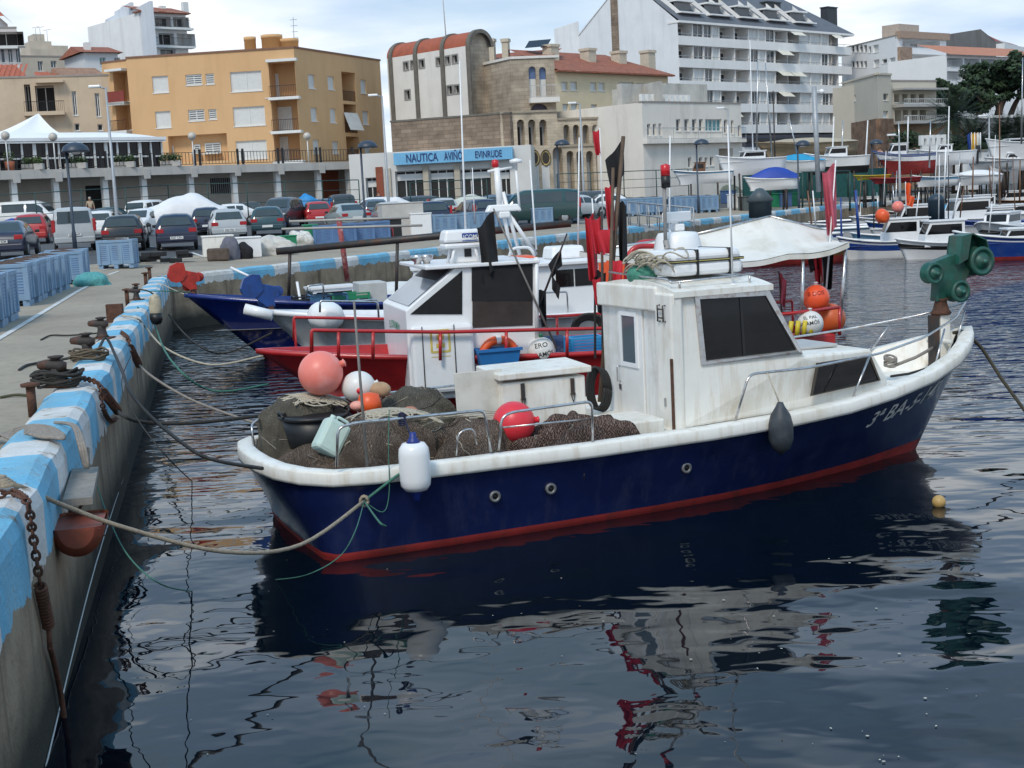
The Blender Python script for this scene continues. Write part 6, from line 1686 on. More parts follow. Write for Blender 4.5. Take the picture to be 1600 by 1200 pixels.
for i in range(8):
 p=A_.lerp(C_,i/7);q=MB();q.tube([p+Vector((0,-.06,.1)),p-Vector((0,.06,2.2))],.05,5);q.build('post',fgreen,o,True)
for i,px in enumerate((1254,1328)):
 q=MB();a,c=D(px,268,100),D(px,330,100);q.tube([a,c],.07,6)
 solo(q,'gate_post',fgreen,('left','right')[i]+' dark green gate post before the teal netting','post')
q=MB();q.tube([D(1254,269,100),D(1328,267,100)],.05,5);solo(q,'gate_rail',fgreen,'green top bar joining the two gate posts','bar')
# ----------------------------------------------------------
class Fac:
 """an upright facade between two photo columns at given distances"""
 def __init__(s,px0,d0,px1,d1):
  s.p0=Vector(D(px0,250,d0)[:2]);s.p1=Vector(D(px1,250,d1)[:2])
  s.u=(s.p1-s.p0).normalized();s.L=(s.p1-s.p0).length
  s.n=Vector((-s.u.y,s.u.x))
 def uz(s,px,py,dep=0.0):
  v=ray(px,py);o=s.p0+s.n*dep
  k=(o.x*s.n.x+o.y*s.n.y)/(v.x*s.n.x+v.y*s.n.y)
  p=CAM+v*k
  return((Vector(p[:2])-s.p0).dot(s.u),p.z)
 def pt(s,u,z,dep=0.0):
  p=s.p0+s.u*u+s.n*dep
  return(p.x,p.y,z)
 def rect(s,b,dep=0.0):
  (u0,z1),(u1,z0)=s.uz(b[0],b[1],dep),s.uz(b[2],b[3],dep)
  return(u0,z0,u1,z1)
 def box(s,q,u0,u1,z0,z1,d0,d1,m=0):
  vs=[s.pt(u,z,d)for z in(z0,z1)for u,d in((u0,d0),(u1,d0),(u1,d1),(u0,d1))]
  q.add(vs,[(0,3,2,1),(4,5,6,7),(0,1,5,4),(1,2,6,5),(2,3,7,6),(3,0,4,7)],m)
 def wall(s,q,u0,u1,z0,z1,ops,depth=.25,m=0,arch=False,mr=None):
  us=sorted({u0,u1}|{min(max(k,u0),u1)for o in ops for k in(o[0],o[2])});zs=sorted({z0,z1}|{min(max(k,z0),z1)for o in ops for k in(o[1],o[3])})
  for a,c in zip(us[:-1],us[1:]):
   if c-a<1e-5:continue
   for e,f in zip(zs[:-1],zs[1:]):
    if f-e<1e-5:continue
    cu,cz=(a+c)/2,(e+f)/2
    if any(o[0]<cu<o[2]and o[1]<cz<o[3]for o in ops):continue
    q.add([s.pt(a,e),s.pt(c,e),s.pt(c,f),s.pt(a,f)],[(0,1,2,3)],m)
  mr=m if mr is None else mr
  for o in ops:
   d=o[4]if len(o)>4 else depth
   a,e,c,f=o[:4]
   q.add([s.pt(a,e),s.pt(c,e),s.pt(c,f),s.pt(a,f),s.pt(a,e,d),s.pt(c,e,d),s.pt(c,f,d),s.pt(a,f,d)],[(0,4,5,1),(1,5,6,2),(2,6,7,3),(3,7,4,0)],mr)
   if arch:
    r_=(c-a)/2;cc=(a+c)/2
    for sg in(-1,1):
     prev=None
     for k in range(9):
      t_=math.pi/2*k/8
      p=(cc+sg*r_*math.cos(t_),f-r_+r_*math.sin(t_))
      if prev:
       for dd in(.0,):
        q.add([s.pt(prev[0],prev[1]),s.pt(p[0],p[1]),s.pt(p[0],f),s.pt(prev[0],f)],[(0,1,2,3)],m)
       q.add([s.pt(prev[0],prev[1]),s.pt(p[0],p[1]),s.pt(p[0],p[1],d),s.pt(prev[0],prev[1],d)],[(0,1,2,3)],mr)
      prev=p
  return q
 def body(s,q,u0,u1,z0,z1,depth,m=0,mt=None):
  A=[s.pt(u0,z0),s.pt(u1,z0),s.pt(u1,z0,depth),s.pt(u0,z0,depth),s.pt(u0,z1),s.pt(u1,z1),s.pt(u1,z1,depth),s.pt(u0,z1,depth)]
  q.add(A,[(1,2,6,5),(2,3,7,6),(3,0,4,7)],m);q.add(A,[(4,5,6,7)],m if mt is None else mt)
  return q
 def root(s,name,label,cat='building'):
  p=(s.p0+s.p1)/2
  return thing(name,label,cat,(p.x,p.y,2.0),0)
shut=pm('shutter_white',(.62,.62,.60),.6,.05,4)
framew=pm('frame_white',(.68,.68,.66),.5,.05,4)
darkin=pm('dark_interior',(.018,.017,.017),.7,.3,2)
roomglass=pm('room_glass',(.055,.065,.075),.06,.3,.7,spec=.7)
greyl=pm('louvre_grey',(.25,.26,.26),.6,.1,3)
def window(F,par,o,kind='shutter',dep=.16,bars=1,name='window'):
 a,e,c,f=o[:4];q=MB();w_=.07
 mats=[framew,{'shutter':shut,'glass':roomglass,'dark':darkin,'louvre':greyl,'teal':pm('teal_glass',(.06,.22,.24),.1,.2,2)}[kind]]
 q.add([F.pt(a,e,dep),F.pt(c,e,dep),F.pt(c,f,dep),F.pt(a,f,dep)],[(0,1,2,3)],1)
 for u0,u1,z0,z1 in((a,a+w_,e,f),(c-w_,c,e,f),(a+w_,c-w_,e,e+w_),(a+w_,c-w_,f-w_,f)):F.box(q,u0,u1,z0,z1,dep-.05,dep-.004)
 for k in range(1,bars+1):
  u=a+(c-a)*k/(bars+1);F.box(q,u-w_/2,u+w_/2,e+w_,f-w_,dep-.045,dep-.004)
 if kind=='louvre':
  n=max(3,int((f-e)/.16))
  for k in range(n):
   z=e+(f-e)*(k+.5)/n;F.box(q,a+w_,c-w_,z-.035,z+.035,dep-.07,dep-.02)
 if kind=='shutter':
  n=max(3,int((f-e)/.22))
  for k in range(n):
   z=e+w_+(f-e-2*w_)*k/n;F.box(q,a+w_,c-w_,z,z+.012,dep-.012,dep-.002)
 o_=q.build(name,mats,par,True)
 q=MB();F.box(q,a-.06,c+.06,e-.07,e-.003,-.05,dep);q.build('sill',framew,o_,False).matrix_parent_inverse=world_of(o_).inverted()
 return o_
def railing(F,par,u0,u1,z0,h_,dep,m,name='balcony_railing',step=.14,solid=None):
 q=MB()
 if solid is not None:F.box(q,u0,u1,z0,z0+h_,dep,dep+.08)
 else:
  F.box(q,u0,u1,z0+h_-.05,z0+h_,dep,dep+.05);F.box(q,u0,u1,z0+.05,z0+.09,dep,dep+.04)
  n=max(2,int((u1-u0)/step))
  for k in range(n+1):
   u=u0+(u1-u0-.02)*k/n;F.box(q,u,u+.022,z0+.09,z0+h_-.05,dep+.01,dep+.035)
 return q.build(name,solid or m,par,True)
brownm=pm('railing_brown',(.06,.03,.02),.6)
# ---- orange apartments
orw=pm('ochre_render',(.62,.385,.195),.85,.05,.5,dirt=((.52,.30,.135),.5,.25),streak=((.44,.26,.125),.3,.8),bump=.1,bscale=10)
copper=pm('coping_brown',(.20,.10,.06),.7)
FA=Fac(211,118.5,471,117);FB=Fac(471,117,603,131);FL=Fac(172,121.2,211,120)
bo_=FA.root('apartment_building','ochre orange apartment block with white shutters and corner balconies')
zt=FA.uz(211,91)[1];zb=3.0
wA=[(237,119.5,264,144,'shutter',0),(289.5,117,316,132,'louvre',1),(321,115.5,335,131,'louvre',0),(359,113,410,141,'shutter',1),(242,174.5,268,199,'shutter',0),(293.5,172,320,188,'louvre',1),(325.5,171,339,186,'louvre',0),(363.5,168,415,195,'shutter',1),(368,221,418,247,'shutter',1)]
ops=[FA.rect(b_[:4])for b_ in wA]
log=[FA.rect((419,98,471,150)),FA.rect((423,153,474,203)),FA.rect((427,207,477,250))]
log=[(l[0],l[1],FA.L-.02,l[3],1.9)for l in log]
rec=FA.rect((262,213,357,250));rec=(*rec,.9)
q=MB();FA.wall(q,0,FA.L,zb,zt,[(*o,.2)for o in ops]+log+[rec])
for l in log+[rec]:q.add([FA.pt(l[0],l[1],l[4]),FA.pt(l[2],l[1],l[4]),FA.pt(l[2],l[3],l[4]),FA.pt(l[0],l[3],l[4])],[(0,1,2,3)])
wallA=q.build('front_wall',orw,bo_,True)
for b_,o in zip(wA,ops):window(FA,bo_,o,b_[4],.16,b_[5])
for(x0,y0,x1,y1,k,n_)in((320,224,346,239,'louvre',1),(303,226,314,239,'louvre',0),(265,228,273,247,'shutter',0)):
 window(FA,bo_,FA.rect((x0,y0,x1,y1),.9),k,.88,n_)
for l,(x0,x1)in zip(log,((423,436),(426,453),(430,444))):
 u0=FA.uz(x0,130,1.9)[0];u1=FA.uz(x1,130,1.9)[0]
 window(FA,bo_,(u0,l[1]+.02,u1,l[1]+2.1),'shutter',1.86,1,'balcony_door')
 q=MB();FA.box(q,l[0]-.1,FA.L+.25,l[1]-.22,l[1]+.0,-.45,.3);q.build('balcony_slab',framew,bo_,True)
 railing(FA,bo_,l[0],FA.L,l[1],.95,-.35,brownm)
q=MB();FA.box(q,log[0][0]-.1,FA.L+.25,log[0][3],log[0][3]+.22,-.45,.0);q.build('balcony_canopy',framew,bo_,True)
wB=[(481,115.5,493,138.6),(511.5,118.6,523,140.4),(562.7,124,573,146),(485,167.5,496.6,189.5),(515,169,526,192),(566,173,576.7,195),(488.5,218,499.8,240),(519,220.5,529.4,240),(569,221,579,241)]
ops=[FB.rect(b_)for b_ in wB];lg=[(*FB.rect(b_),1.8)for b_ in((533,111.5,557.5,159),(536.5,162,559.3,208),(540.5,213,563,250))]
q=MB();FB.wall(q,0,FB.L,zb,zt,[(*o,.2)for o in ops]+lg)
for l in lg:q.add([FB.pt(l[0],l[1],l[4]),FB.pt(l[2],l[1],l[4]),FB.pt(l[2],l[3],l[4]),FB.pt(l[0],l[3],l[4])],[(0,1,2,3)])
q.build('side_wall',orw,bo_,True)
for o in ops:window(FB,bo_,o,'shutter',.16,0)
for l in lg:railing(FB,bo_,l[0],l[2],l[1],.9,.1,brownm)
q=MB();l=lg[1];q.add([FB.pt(l[0]-.1,l[1]+1.75,-.02),FB.pt(l[2]+.1,l[1]+1.75,-.02),FB.pt(l[2]+.1,l[1]+.2,-.6),FB.pt(l[0]-.1,l[1]+.2,-.6)],[(0,1,2,3)]);q.build('awning',pm('awning_grey',(.55,.55,.53),.8),bo_,True)
ztl=FL.uz(174,97.5)[1]
ll=[(*FL.rect((176,113,210,158)),1.5),(*FL.rect((180,165,212,203)),1.5)];ll=[(max(.1,a),e,FL.L-.05,f,d)for a,e,c,f,d in ll]
q=MB();FL.wall(q,0,FL.L,zb,ztl,ll)
for l in ll:q.add([FL.pt(l[0],l[1],l[4]),FL.pt(l[2],l[1],l[4]),FL.pt(l[2],l[3],l[4]),FL.pt(l[0],l[3],l[4])],[(0,1,2,3)])
FL.body(q,0,FL.L,zb,ztl,10);q.build('bay_wall',orw,bo_,True)
for i,l in enumerate(ll):
 q=MB();FL.box(q,l[0]-.3,l[2],l[1]-.25,l[1],-.7,.3);q.build('balcony_slab',framew,bo_,True);q=MB();FL.box(q,l[0]-.3,l[2],l[3],l[3]+.2,-.7,-.01);q.build('balcony_canopy',framew,bo_,True)
 window(FL,bo_,(l[0]+1.0,l[1]+.05,l[0]+1.9,l[1]+2.0),'shutter',1.46,0,'balcony_door')
 railing(FL,bo_,l[0]-.25,l[2],l[1],.9,-.65,brownm,solid=pm('brick_red_panel',(.22,.04,.03),.7)if i==0 else None)
q=MB();c0=[FA.pt(0,zt),FA.pt(FA.L,zt),FB.pt(FB.L,zt),FB.pt(FB.L,zt,12),FA.pt(0,zt,14)]
q.add(c0,[(0,1,2,3,4)]);q.add([FA.pt(0,zb),FA.pt(0,zt),FA.pt(0,zt,14),FA.pt(0,zb,14)],[(0,1,2,3)]);q.add([FB.pt(FB.L,zb),FB.pt(FB.L,zb,12),FB.pt(FB.L,zt,12),FB.pt(FB.L,zt)],[(0,1,2,3)])
q.build('roof_deck',orw,bo_,True)
q=MB();FA.box(q,-.06,FA.L+.05,zt,zt+.16,-.07,.3);FB.box(q,.05,FB.L+.06,zt,zt+.158,-.07,.3);FL.box(q,-.05,FL.L-.1,ztl,ztl+.14,-.06,.3);q.build('coping',copper,bo_,True)
for px,y0,y1,r_ in((390,58,80,.5),(424,55,80,.88),(451,61,80,.8),(434,64,80,.45)):
 p=D(px,y0,121);q=MB(Matrix.Translation((p.x,p.y,zt)));q.lathe([(r_,0),(r_,p.z-zt-.3),(r_*1.05,p.z-zt-.3),(r_*1.05,p.z-zt),(.02,p.z-zt)],18);q.build('round_chimney',orw,bo_,True)
q=MB();p,t_=D(460,80,121),D(458,27,121);q.tube([p,t_],.03,5)
for k in range(5):q.tube([t_+Vector((-.3+.05*k,0,-.2-.5*k)),t_+Vector((.3,0,-.2-.5*k))],.02,4)
q.build('roof_aerial',galv,bo_,True)
# ---- restaurant terrace and pavilion
FT=Fac(-60,94,560,115.5)
tb=FT.root('restaurant_building','low grey restaurant building with raised terrace, white columns and garage wall')
stone_l=pm('terrace_concrete',(.48,.455,.42),.85,.08,.8,streak=((.30,.275,.25),.5,1.5))
lowwall=pm('lower_wall',(.46,.425,.375),.85,.1,.8,dirt=((.35,.32,.28),.5,.6))
zs1=FT.uz(0,267)[1];zs0=FT.uz(0,281)[1]
q=MB();FT.box(q,0,FT.L,zs0,zs1,-.4,3);q.build('terrace_slab',stone_l,tb,True)
uu=lambda px,dep=0:FT.uz(px,280,dep)[0]
door_=(uu(132,3),2.6,uu(166,3),FT.uz(140,290,3)[1]);gate=(uu(328,3),FT.uz(340,303,3)[1],uu(364,3),FT.uz(340,278,3)[1])
G3_=Fac(-60,94,560,115.5);G3_.p0=FT.p0+FT.n*3;G3_.p1=FT.p1+FT.n*3
ubr=uu(494,3)
q=MB();G3_.wall(q,0,ubr,2,zs0,[(*door_,.8),(*gate,.3)]);G3_.wall(q,ubr,FT.L,2,zs0,[],0,1);FT.body(q,0,FT.L,2,zs1-.01,14,0)
q.build('lower_wall',[lowwall,pm('brick_red_wall',(.27,.075,.04),.85,.15,1.5,dirt=((.16,.05,.03),.5,2))],tb,True)
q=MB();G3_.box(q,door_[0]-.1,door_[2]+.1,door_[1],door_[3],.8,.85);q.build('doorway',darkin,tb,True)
q=MB();G3_.box(q,gate[0],gate[2],gate[1],gate[3],.3,.34,1)
for k in range(12):u=gate[0]+(gate[2]-gate[0])*k/11;G3_.box(q,u-.02,u+.02,gate[1],gate[3],.05,.1)
q.build('barred_gate',[galv,darkin],tb,True)
for px in(22,88,165,226,300,368,436,500,548):
 u=uu(px);q=MB();FT.box(q,u-.2,u+.2,2,zs0,.1,.5);q.build('column',framew,tb,True)
 q=MB();FT.box(q,u-.25,u+.25,zs0-.25,zs0+.45,-.46,-.40);q.build('beam_end',stone_l,tb,True)
zg0=zs1;zg1=FT.uz(0,218)[1];ua,ub=0,uu(263)
pv=FT.root('pavilion','glass walled dining pavilion with white tent roof on the terrace')
q=MB();n_=17
for k in range(n_+1):
 u=ua+(ub-ua)*k/n_;w_=.06 if k%3 else .12;FT.box(q,u-w_,u+w_,zg0,zg1,.55,.75)
FT.box(q,ua,ub,zg0+.75,zg0+.87,.6,.7);FT.box(q,ua,ub,zg1-.15,zg1,.57,.73)
q.build('white_frame',framew,pv,True)
q=MB();q.add([FT.pt(ua,zg0,.68),FT.pt(ub,zg0,.68),FT.pt(ub,zg1,.68),FT.pt(ua,zg1,.68)],[(0,1,2,3)]);q.build('glass_wall',pm('pavilion_glass',(.018,.016,.018),.12,.4,.5,spec=.25),pv,True)
q=MB();q.add([FT.pt(ub,zg0,.75),FT.pt(ub,zg0,8),FT.pt(ub,zg1,8),FT.pt(ub,zg1,.75)],[(0,1,2,3)]);q.build('end_wall',framew,pv,True)
tent=pm('tent_white',(.82,.82,.82),.6,.03,1.0,bump=.2,bscale=3)
ht=FT.uz(200,201)[1]-zg1
def vault(u,v):
 uu_=ua+(ub+.25-ua)*u;e=max(0,(uu_-(ub-4.2))/4.4)
 return FT.pt(uu_,zg1+ht*max(0,math.sin(math.pi*min(1,v)))**.5*max(0,1-e**2.2)**.5-.25*(v<.001),.3+8.2*v)
q=MB();q.grid(vault,50,18);FT.box(q,ua,ub+.25,zg1-.12,zg1+.10,.28,.5);q.build('vault_roof',tent,pv,True)
apex=FT.uz(60,177,4.2);q=MB()
base_u=(uu(4),uu(122));zc=zg1+ht*.8
cor=[FT.pt(base_u[0],zc-.3,.9),FT.pt(base_u[1],zc-.3,.9),FT.pt(base_u[1],zc-.3,8),FT.pt(base_u[0],zc-.3,8)]
ap=Vector(FT.pt(apex[0],apex[1],4.2))
for i in range(4):
 a,c=Vector(cor[i]),Vector(cor[(i+1)%4])
 def cone(u,v,a=a,c=c):
  p=a.lerp(c,u).lerp(ap,v);return p-Vector((0,0,.55*math.sin(math.pi*v)*(.6+.4*math.sin(math.pi*u))))
 q.grid(cone,10,12)
q.build('tent_peak',tent,pv,True)
bal=thing('balustrade','black railing with paired posts along the terrace edge','railing',FT.pt(FT.L/2,zs1),0)
zr0,zr1=zs1+.1,zs1+1.0
q=MB();FT.box(q,0,FT.L,zr1-.04,zr1,-.2,-.15);FT.box(q,0,FT.L,zr0,zr0+.04,-.2,-.15);
k=0.0
while k<FT.L:FT.box(q,k,k+.03,zr0+.04,zr1-.04,-.19,-.16);k+=.28
q.build('bars',black,bal,True)
for px in(158,166,235,242,305,313,372,380,435,442,495,501,551):
 q=MB();u=uu(px);FT.box(q,u-.07,u+.07,zs1,zs1+1.2,-.26,-.12);q.build('post',black,bal,True)
leafm=[pm('leaf_dark',(.028,.05,.018),.6,.3,3),pm('leaf_mid',(.05,.09,.026),.6,.3,3),pm('leaf_light',(.085,.13,.035),.6,.3,3)]
def leaves(q,clusters,size,n_each,seed,flat=1.0,mset=(0,1,2)):
 rr_=random.Random(seed)
 for c,r_ in clusters:
  for i in range(n_each):
   while True:
    d=Vector((rr_.uniform(-1,1),rr_.uniform(-1,1),rr_.uniform(-1,1)))
    if .3<d.length<1:break
   p=Vector(c)+Vector((d.x*r_,d.y*r_,d.z*r_*flat))
   a=Vector((rr_.gauss(0,1),rr_.gauss(0,1),rr_.gauss(0,.6))).normalized();b2=a.orthogonal().normalized();b2=(b2+a.cross(b2)*rr_.uniform(-1,1)).normalized()
   s_=size*rr_.uniform(.5,1.3)
   m=mset[min(2,int(rr_.random()*1.4+(d.z+1)*.55))]
   q.add([p-a*s_-b2*s_*.45,p+a*s_-b2*s_*.2,p+a*s_*.8+b2*s_*.45,p-a*s_*.6+b2*s_*.4],[(0,1,2,3)],m)
plm=pm('planter_concrete',(.42,.40,.37),.85)
for px,lab,pot in((17,'clipped round bush in a terracotta pot on the terrace',1),(52,'low yellowing plants in the leftmost concrete trough',0),(120,'flowering plants in the trough behind the navy dome lamp',0),(196,'sparse plants in the trough right of the tall lamp',0),(268,'dense green shrub in the trough at the pavilion end',0)):
 c=FT.pt(uu(px),zs1,-.02);o=thing('planter',lab,'planter',c)
 q=MB()
 if pot:q.lathe([(.28,0),(.36,.62),(.3,.62)],14);q.build('pot',pm('terracotta',(.32,.10,.05),.8),o)
 else:q.box(-.75,.75,-.10,.35,0,.42,0,None,1.0);q.build('trough',plm,o,bevel=.03)
 q=MB();leaves(q,[((0,.1,.95),.42)]if pot else[((-.5+.33*k,.12,.62),.28+.06*(px==268))for k in range(4)],.09,110,px,1.0,(0,1,2)if px!=52 else(1,2,2));q.build('foliage',leafm,o)
for px,py0,lab in((12,211,'leftmost globe lamp on the terrace'),(86,213,'second globe lamp on the terrace, left of the dome lamp'),(302,212,'globe lamp before the ochre recess'),(481,212,'globe lamp before the ochre side wall')):
 b_=FT.pt(uu(px),zs1,-.3);h_=FT.uz(px,py0)[1]-zs1;o=thing('globe_lamp',lab,'street lamp',b_,0,'globe lamps on the terrace')
 MB().lathe([(.05,0),(.04,h_-.3)],8).build('post',framew,o);MB(Matrix.Translation((0,0,h_-.05))).ball((0,0,0),.3,16,10).build('globe',pm('globe_glass',(.5,.46,.4),.25,.2,3),o)
# ---- sail shop
FN=Fac(545,111.8,830,110.3)
sh=FN.root('shop_building','low white shop with a pale blue corrugated sign and dark show windows')
zt_=FN.uz(610,238)[1];z1_=FN.uz(610,262)[1]
ws=[(571,278,600,330),(617,268,666,330),(670,266,713,330),(718,265,770,330),(774,265,800,330)]
op_=[(*FN.rect(b_),.5)for b_ in ws];op_=[(a,2.8,c,f,d)for a,e,c,f,d in op_]
q=MB();FN.wall(q,0,FN.L,2,zt_,op_);FN.body(q,0,FN.L,2,zt_,12);q.build('wall',pm('shop_white',(.62,.61,.58),.8,.06,1),sh,True)
for o in op_:
 w_=window(FN,sh,o,'dark',.45,2,'show_window')
 q=MB();FN.box(q,o[0]+.1,o[2]-.1,o[3]-.75,o[3]-.25,.36,.40);q.build('name_strip',framew,sh,True)
q=MB();u0,u1=FN.uz(588,280)[0],FN.uz(599,280)[0];FN.box(q,u0,u1,2,FN.uz(590,261)[1],-.12,-.003);q.build('brick_pier',pm('brick_red_wall',(.27,.075,.04)),sh,True)
for px in(607,666,715,772):
 u=FN.uz(px,280)[0];q=MB();FN.box(q,u-.22,u+.22,2,z1_-.05,-.2,-.003);q.build('pier',pm('pier_cream',(.45,.40,.32),.8),sh,True)
su0,sz1=FN.uz(617,240);su1,sz0=FN.uz(803,256);sz0=FN.uz(617,258.5)[1]
sg=pm('sign_blue',(.22,.50,.72),.5,.05,1.5)
q=MB();n_=150
vs=[]
for k in range(n_+1):
 u=su0+(su1-su0)*k/n_;d=-.75-.05*(k%2)
 vs+=[FN.pt(u,sz0,d),FN.pt(u,sz1,d)]
q.add(vs,[(2*k,2*k+2,2*k+3,2*k+1)for k in range(n_)])
FN.box(q,su0,su1,sz0,sz1,-.74,-.1)
sign=q.build('shop_sign',sg,sh,True)
def sign_text(txt,px0,px1,hpx,m,par,F,dep,zc,squeeze=1.0):
 vs,fs=text_mb(txt,1.0,'LEFT');xm,x0=max(v[0]for v in vs),min(v[0]for v in vs)
 ym,y0=max(v[1]for v in vs),min(v[1]for v in vs)
 cap=.69
 u0,u1=F.uz(px0,250,dep)[0],F.uz(px1,250,dep)[0]
 q=MB();q.add([F.pt(u0+(x-x0)/(xm-x0)*(u1-u0),zc+(y-0.0)/cap*hpx,dep)for x,y,z in vs],fs)
 o=q.build('sign_lettering',m,par);o.matrix_parent_inverse=world_of(par).inverted();return o
inkn=pm('lettering_navy',(.012,.03,.14),.5)
zc_=(sz0+sz1)/2-.02
for dx in(0,.05):
 pass
sign_text('NAUTICA',635,684.5,.62,inkn,sign,FN,-.815,zc_);sign_text('AVIÑÓ',694,723,.62,inkn,sign,FN,-.815,zc_);sign_text('EVINRUDE',743,784.5,.52,inkn,sign,FN,-.815,zc_)
# ---- barrel roofed hall with pilasters, stone walls, tower
cream=pm('pale_render',(.70,.665,.615),.85,.05,.8,streak=((.52,.48,.43),.4,1.2))
pil=pm('pilaster_grey',(.14,.125,.105),.85,.2,2)
def brickm(name,c1,c2,mortar,sc=1.0):
 m=bpy.data.materials.new(name);m.use_nodes=True;t=m.node_tree;b=t.nodes['Principled BSDF'];b.inputs['Roughness'].default_value=.9
 tc_=N(t,'ShaderNodeTexCoord');mp=N(t,'ShaderNodeMapping');mp.inputs['Rotation'].default_value=(R(90),0,0)
 K(t,tc_.outputs['Object'],mp.inputs[0])
 br=N(t,'ShaderNodeTexBrick',i_Scale=sc);br.inputs['Color1'].default_value=(*c1,1);br.inputs['Color2'].default_value=(*c2,1);br.inputs['Mortar'].default_value=(*mortar,1)
 br.inputs['Mortar Size'].default_value=.02;br.inputs['Brick Width'].default_value=.9;br.inputs['Row Height'].default_value=.32
 K(t,mp.outputs[0],br.inputs['Vector'])
 ns=N(t,'ShaderNodeTexNoise',i_Scale=.9,i_Detail=6);K(t,tc_.outputs['Object'],ns.inputs['Vector'])
 rp=ramp(t,[(.3,.62),(.7,1.15)]);K(t,ns.outputs['Fac'],rp.inputs[0])
 mi=N(t,'ShaderNodeMix',data_type='RGBA',blend_type='MULTIPLY');mi.inputs[0].default_value=1;K(t,br.outputs[0],mi.inputs[6]);K(t,rp.outputs[0],mi.inputs[7])
 K(t,mi.outputs[2],b.inputs['Base Color']);return m
stoneb=brickm('rough_stone',(.30,.225,.165),(.22,.16,.115),(.15,.115,.09))
stonel=brickm('tower_stone',(.44,.365,.28),(.37,.30,.225),(.29,.24,.19))
FH=Fac(614,126,738,119)
hall=FH.root('hall_building','pale hall with red barrel roof, dark pilasters and tiny windows')
zb_=5.0;ze=FH.uz(614,90)[1]
us_=[FH.uz(px,150)[0]for px in(614,653,695,736)]
sw=[(631,98,638,108),(642,96,649,106),(655,94.5,663,104.5),(682,91,689,101),(696,89,703,99),(707,87,715,97),(633,142,641,154),(699,135,707,146),(710,134,718,144.5)]
op_=[(*FH.rect(b_),.3)for b_ in sw]
q=MB();FH.wall(q,0,FH.L,zb_,ze,op_);q.build('front_wall',cream,hall,True)
for o in op_:
 q=MB();FH.box(q,o[0]-.12,o[2]+.12,o[1]-.12,o[1],-.05,.1);FH.box(q,o[0]-.12,o[2]+.12,o[3],o[3]+.12,-.05,.1);FH.box(q,o[0]-.12,o[0],o[1],o[3],-.05,.1);FH.box(q,o[2],o[2]+.12,o[1],o[3],-.05,.1)
 FH.box(q,o[0],o[2],o[1],o[3],.28,.3,1);q.build('window',[pm('surround_grey',(.28,.27,.25),.85),darkin],hall,True)
hw_=2.7;rr=hw_/2
def barrel(u,v,u0=0,u1=FH.L,g=0):a=math.pi*v;return FH.pt(u0+(u1-u0)*u,ze+(rr*.95+g)*math.sin(a),rr-(rr+g)*math.cos(a))
q=MB();q.grid(barrel,12,16);q.build('barrel_roof',pm('roof_red',(.36,.095,.05),.75,.15,1.2,dirt=((.24,.08,.05),.6,2)),hall,True)
for i,u in enumerate(us_):
 q=MB();FH.box(q,u-.22,u+.22,zb_,ze,-.14,.0-.003);q.grid(lambda a,c:barrel(a,c,u-.22,u+.22,.12),1,16,0,False);[q.grid(lambda a,c:barrel(0,c,u+e_,u+e_,-.2+.32*a),1,16,0,False)for e_ in(-.22,.22)];q.build('pilaster',pil,hall,True)
for u in(0,FH.L):
 q=MB();q.add([barrel(0,k/16,u,u)for k in range(17)],[tuple(range(17))]);q.add([FH.pt(u,zb_),FH.pt(u,ze),FH.pt(u,ze,hw_),FH.pt(u,zb_,hw_)],[(0,1,2,3)]);q.build('end_wall',stonel,hall,True)
q=MB();a=FH.pt(FH.uz(679,60)[0],ze+rr,rr);q.tube([a,Vector(a)+Vector((-.2,0,8))],.05,5);q.build('flag_pole',cleanwhite,hall,True)
FS=Fac(614,117,800,113)
lowb=FS.root('stone_wall_building','long rough brown stone wall above the blue shop sign')
zt_=FS.uz(614,191)[1];q=MB();FS.wall(q,0,FS.L,3,zt_,[]);FS.body(q,0,FS.L,3,zt_,7);q.build('stone_wall',stoneb,lowb,True)
q=MB();FS.box(q,-.05,FS.L+.05,zt_,zt_+.14,-.06,.4);q.build('coping',pil,lowb,True)
FW=Fac(758,121,805,116.5);FW2=Fac(805,116.5,873,117)
tow=FW2.root('stone_tower','square stone tower with twin blue arched windows and a balcony')
zt_=FW.uz(806,90.5)[1];zb_=FW2.uz(830,176)[1]
arw=[FW2.rect((825.5,104,839,154)),FW2.rect((842,105,855,154))]
q=MB();FW.wall(q,0,FW.L,4,zt_,[]);FW2.wall(q,0,FW2.L,4,zt_,[(*o,.35)for o in arw]+[(*FW2.rect((828,162,857,176)),.5)],.3,0,True);FW2.body(q,0,FW2.L,4,zt_,6);q.build('stone_wall',stonel,tow,True)
for o in arw:
 q=MB();zm=o[1]+(o[3]-o[1])*.62
 q.add([FW2.pt(o[0],o[1],.3),FW2.pt(o[2],o[1],.3),FW2.pt(o[2],zm,.3),FW2.pt(o[0],zm,.3)],[(0,1,2,3)],0);q.add([FW2.pt(o[0],zm,.3),FW2.pt(o[2],zm,.3),FW2.pt(o[2],o[3],.3),FW2.pt(o[0],o[3],.3)],[(0,1,2,3)],1)
 q.build('arched_window',[shut,pm('blue_glazing',(.09,.15,.30),.3,.2,3)],tow,True)
o=FW2.rect((828,162,857,176));q=MB();FW2.box(q,o[0],o[2],o[1],o[3],.45,.5);q.build('low_window',pm('lattice_purple',(.10,.09,.14),.6),tow,True)
o=FW2.rect((826,154,872,160));q=MB();FW2.box(q,o[0],o[2],o[1],o[3],-.9,-.003);q.build('balcony_slab',cream,tow,True)
railing(FW2,tow,o[0],o[2],o[3],1.0,-.85,pm('rail_pale',(.5,.48,.45),.6))
q=MB();FW.box(q,-.1,FW.L,zt_,zt_+.2,-.1,.5);FW2.box(q,0,FW2.L+.4,zt_,zt_+.2,-.1,6);q.build('coping',cream,tow,True)
FC=Fac(785,113.2,1002,116.5)
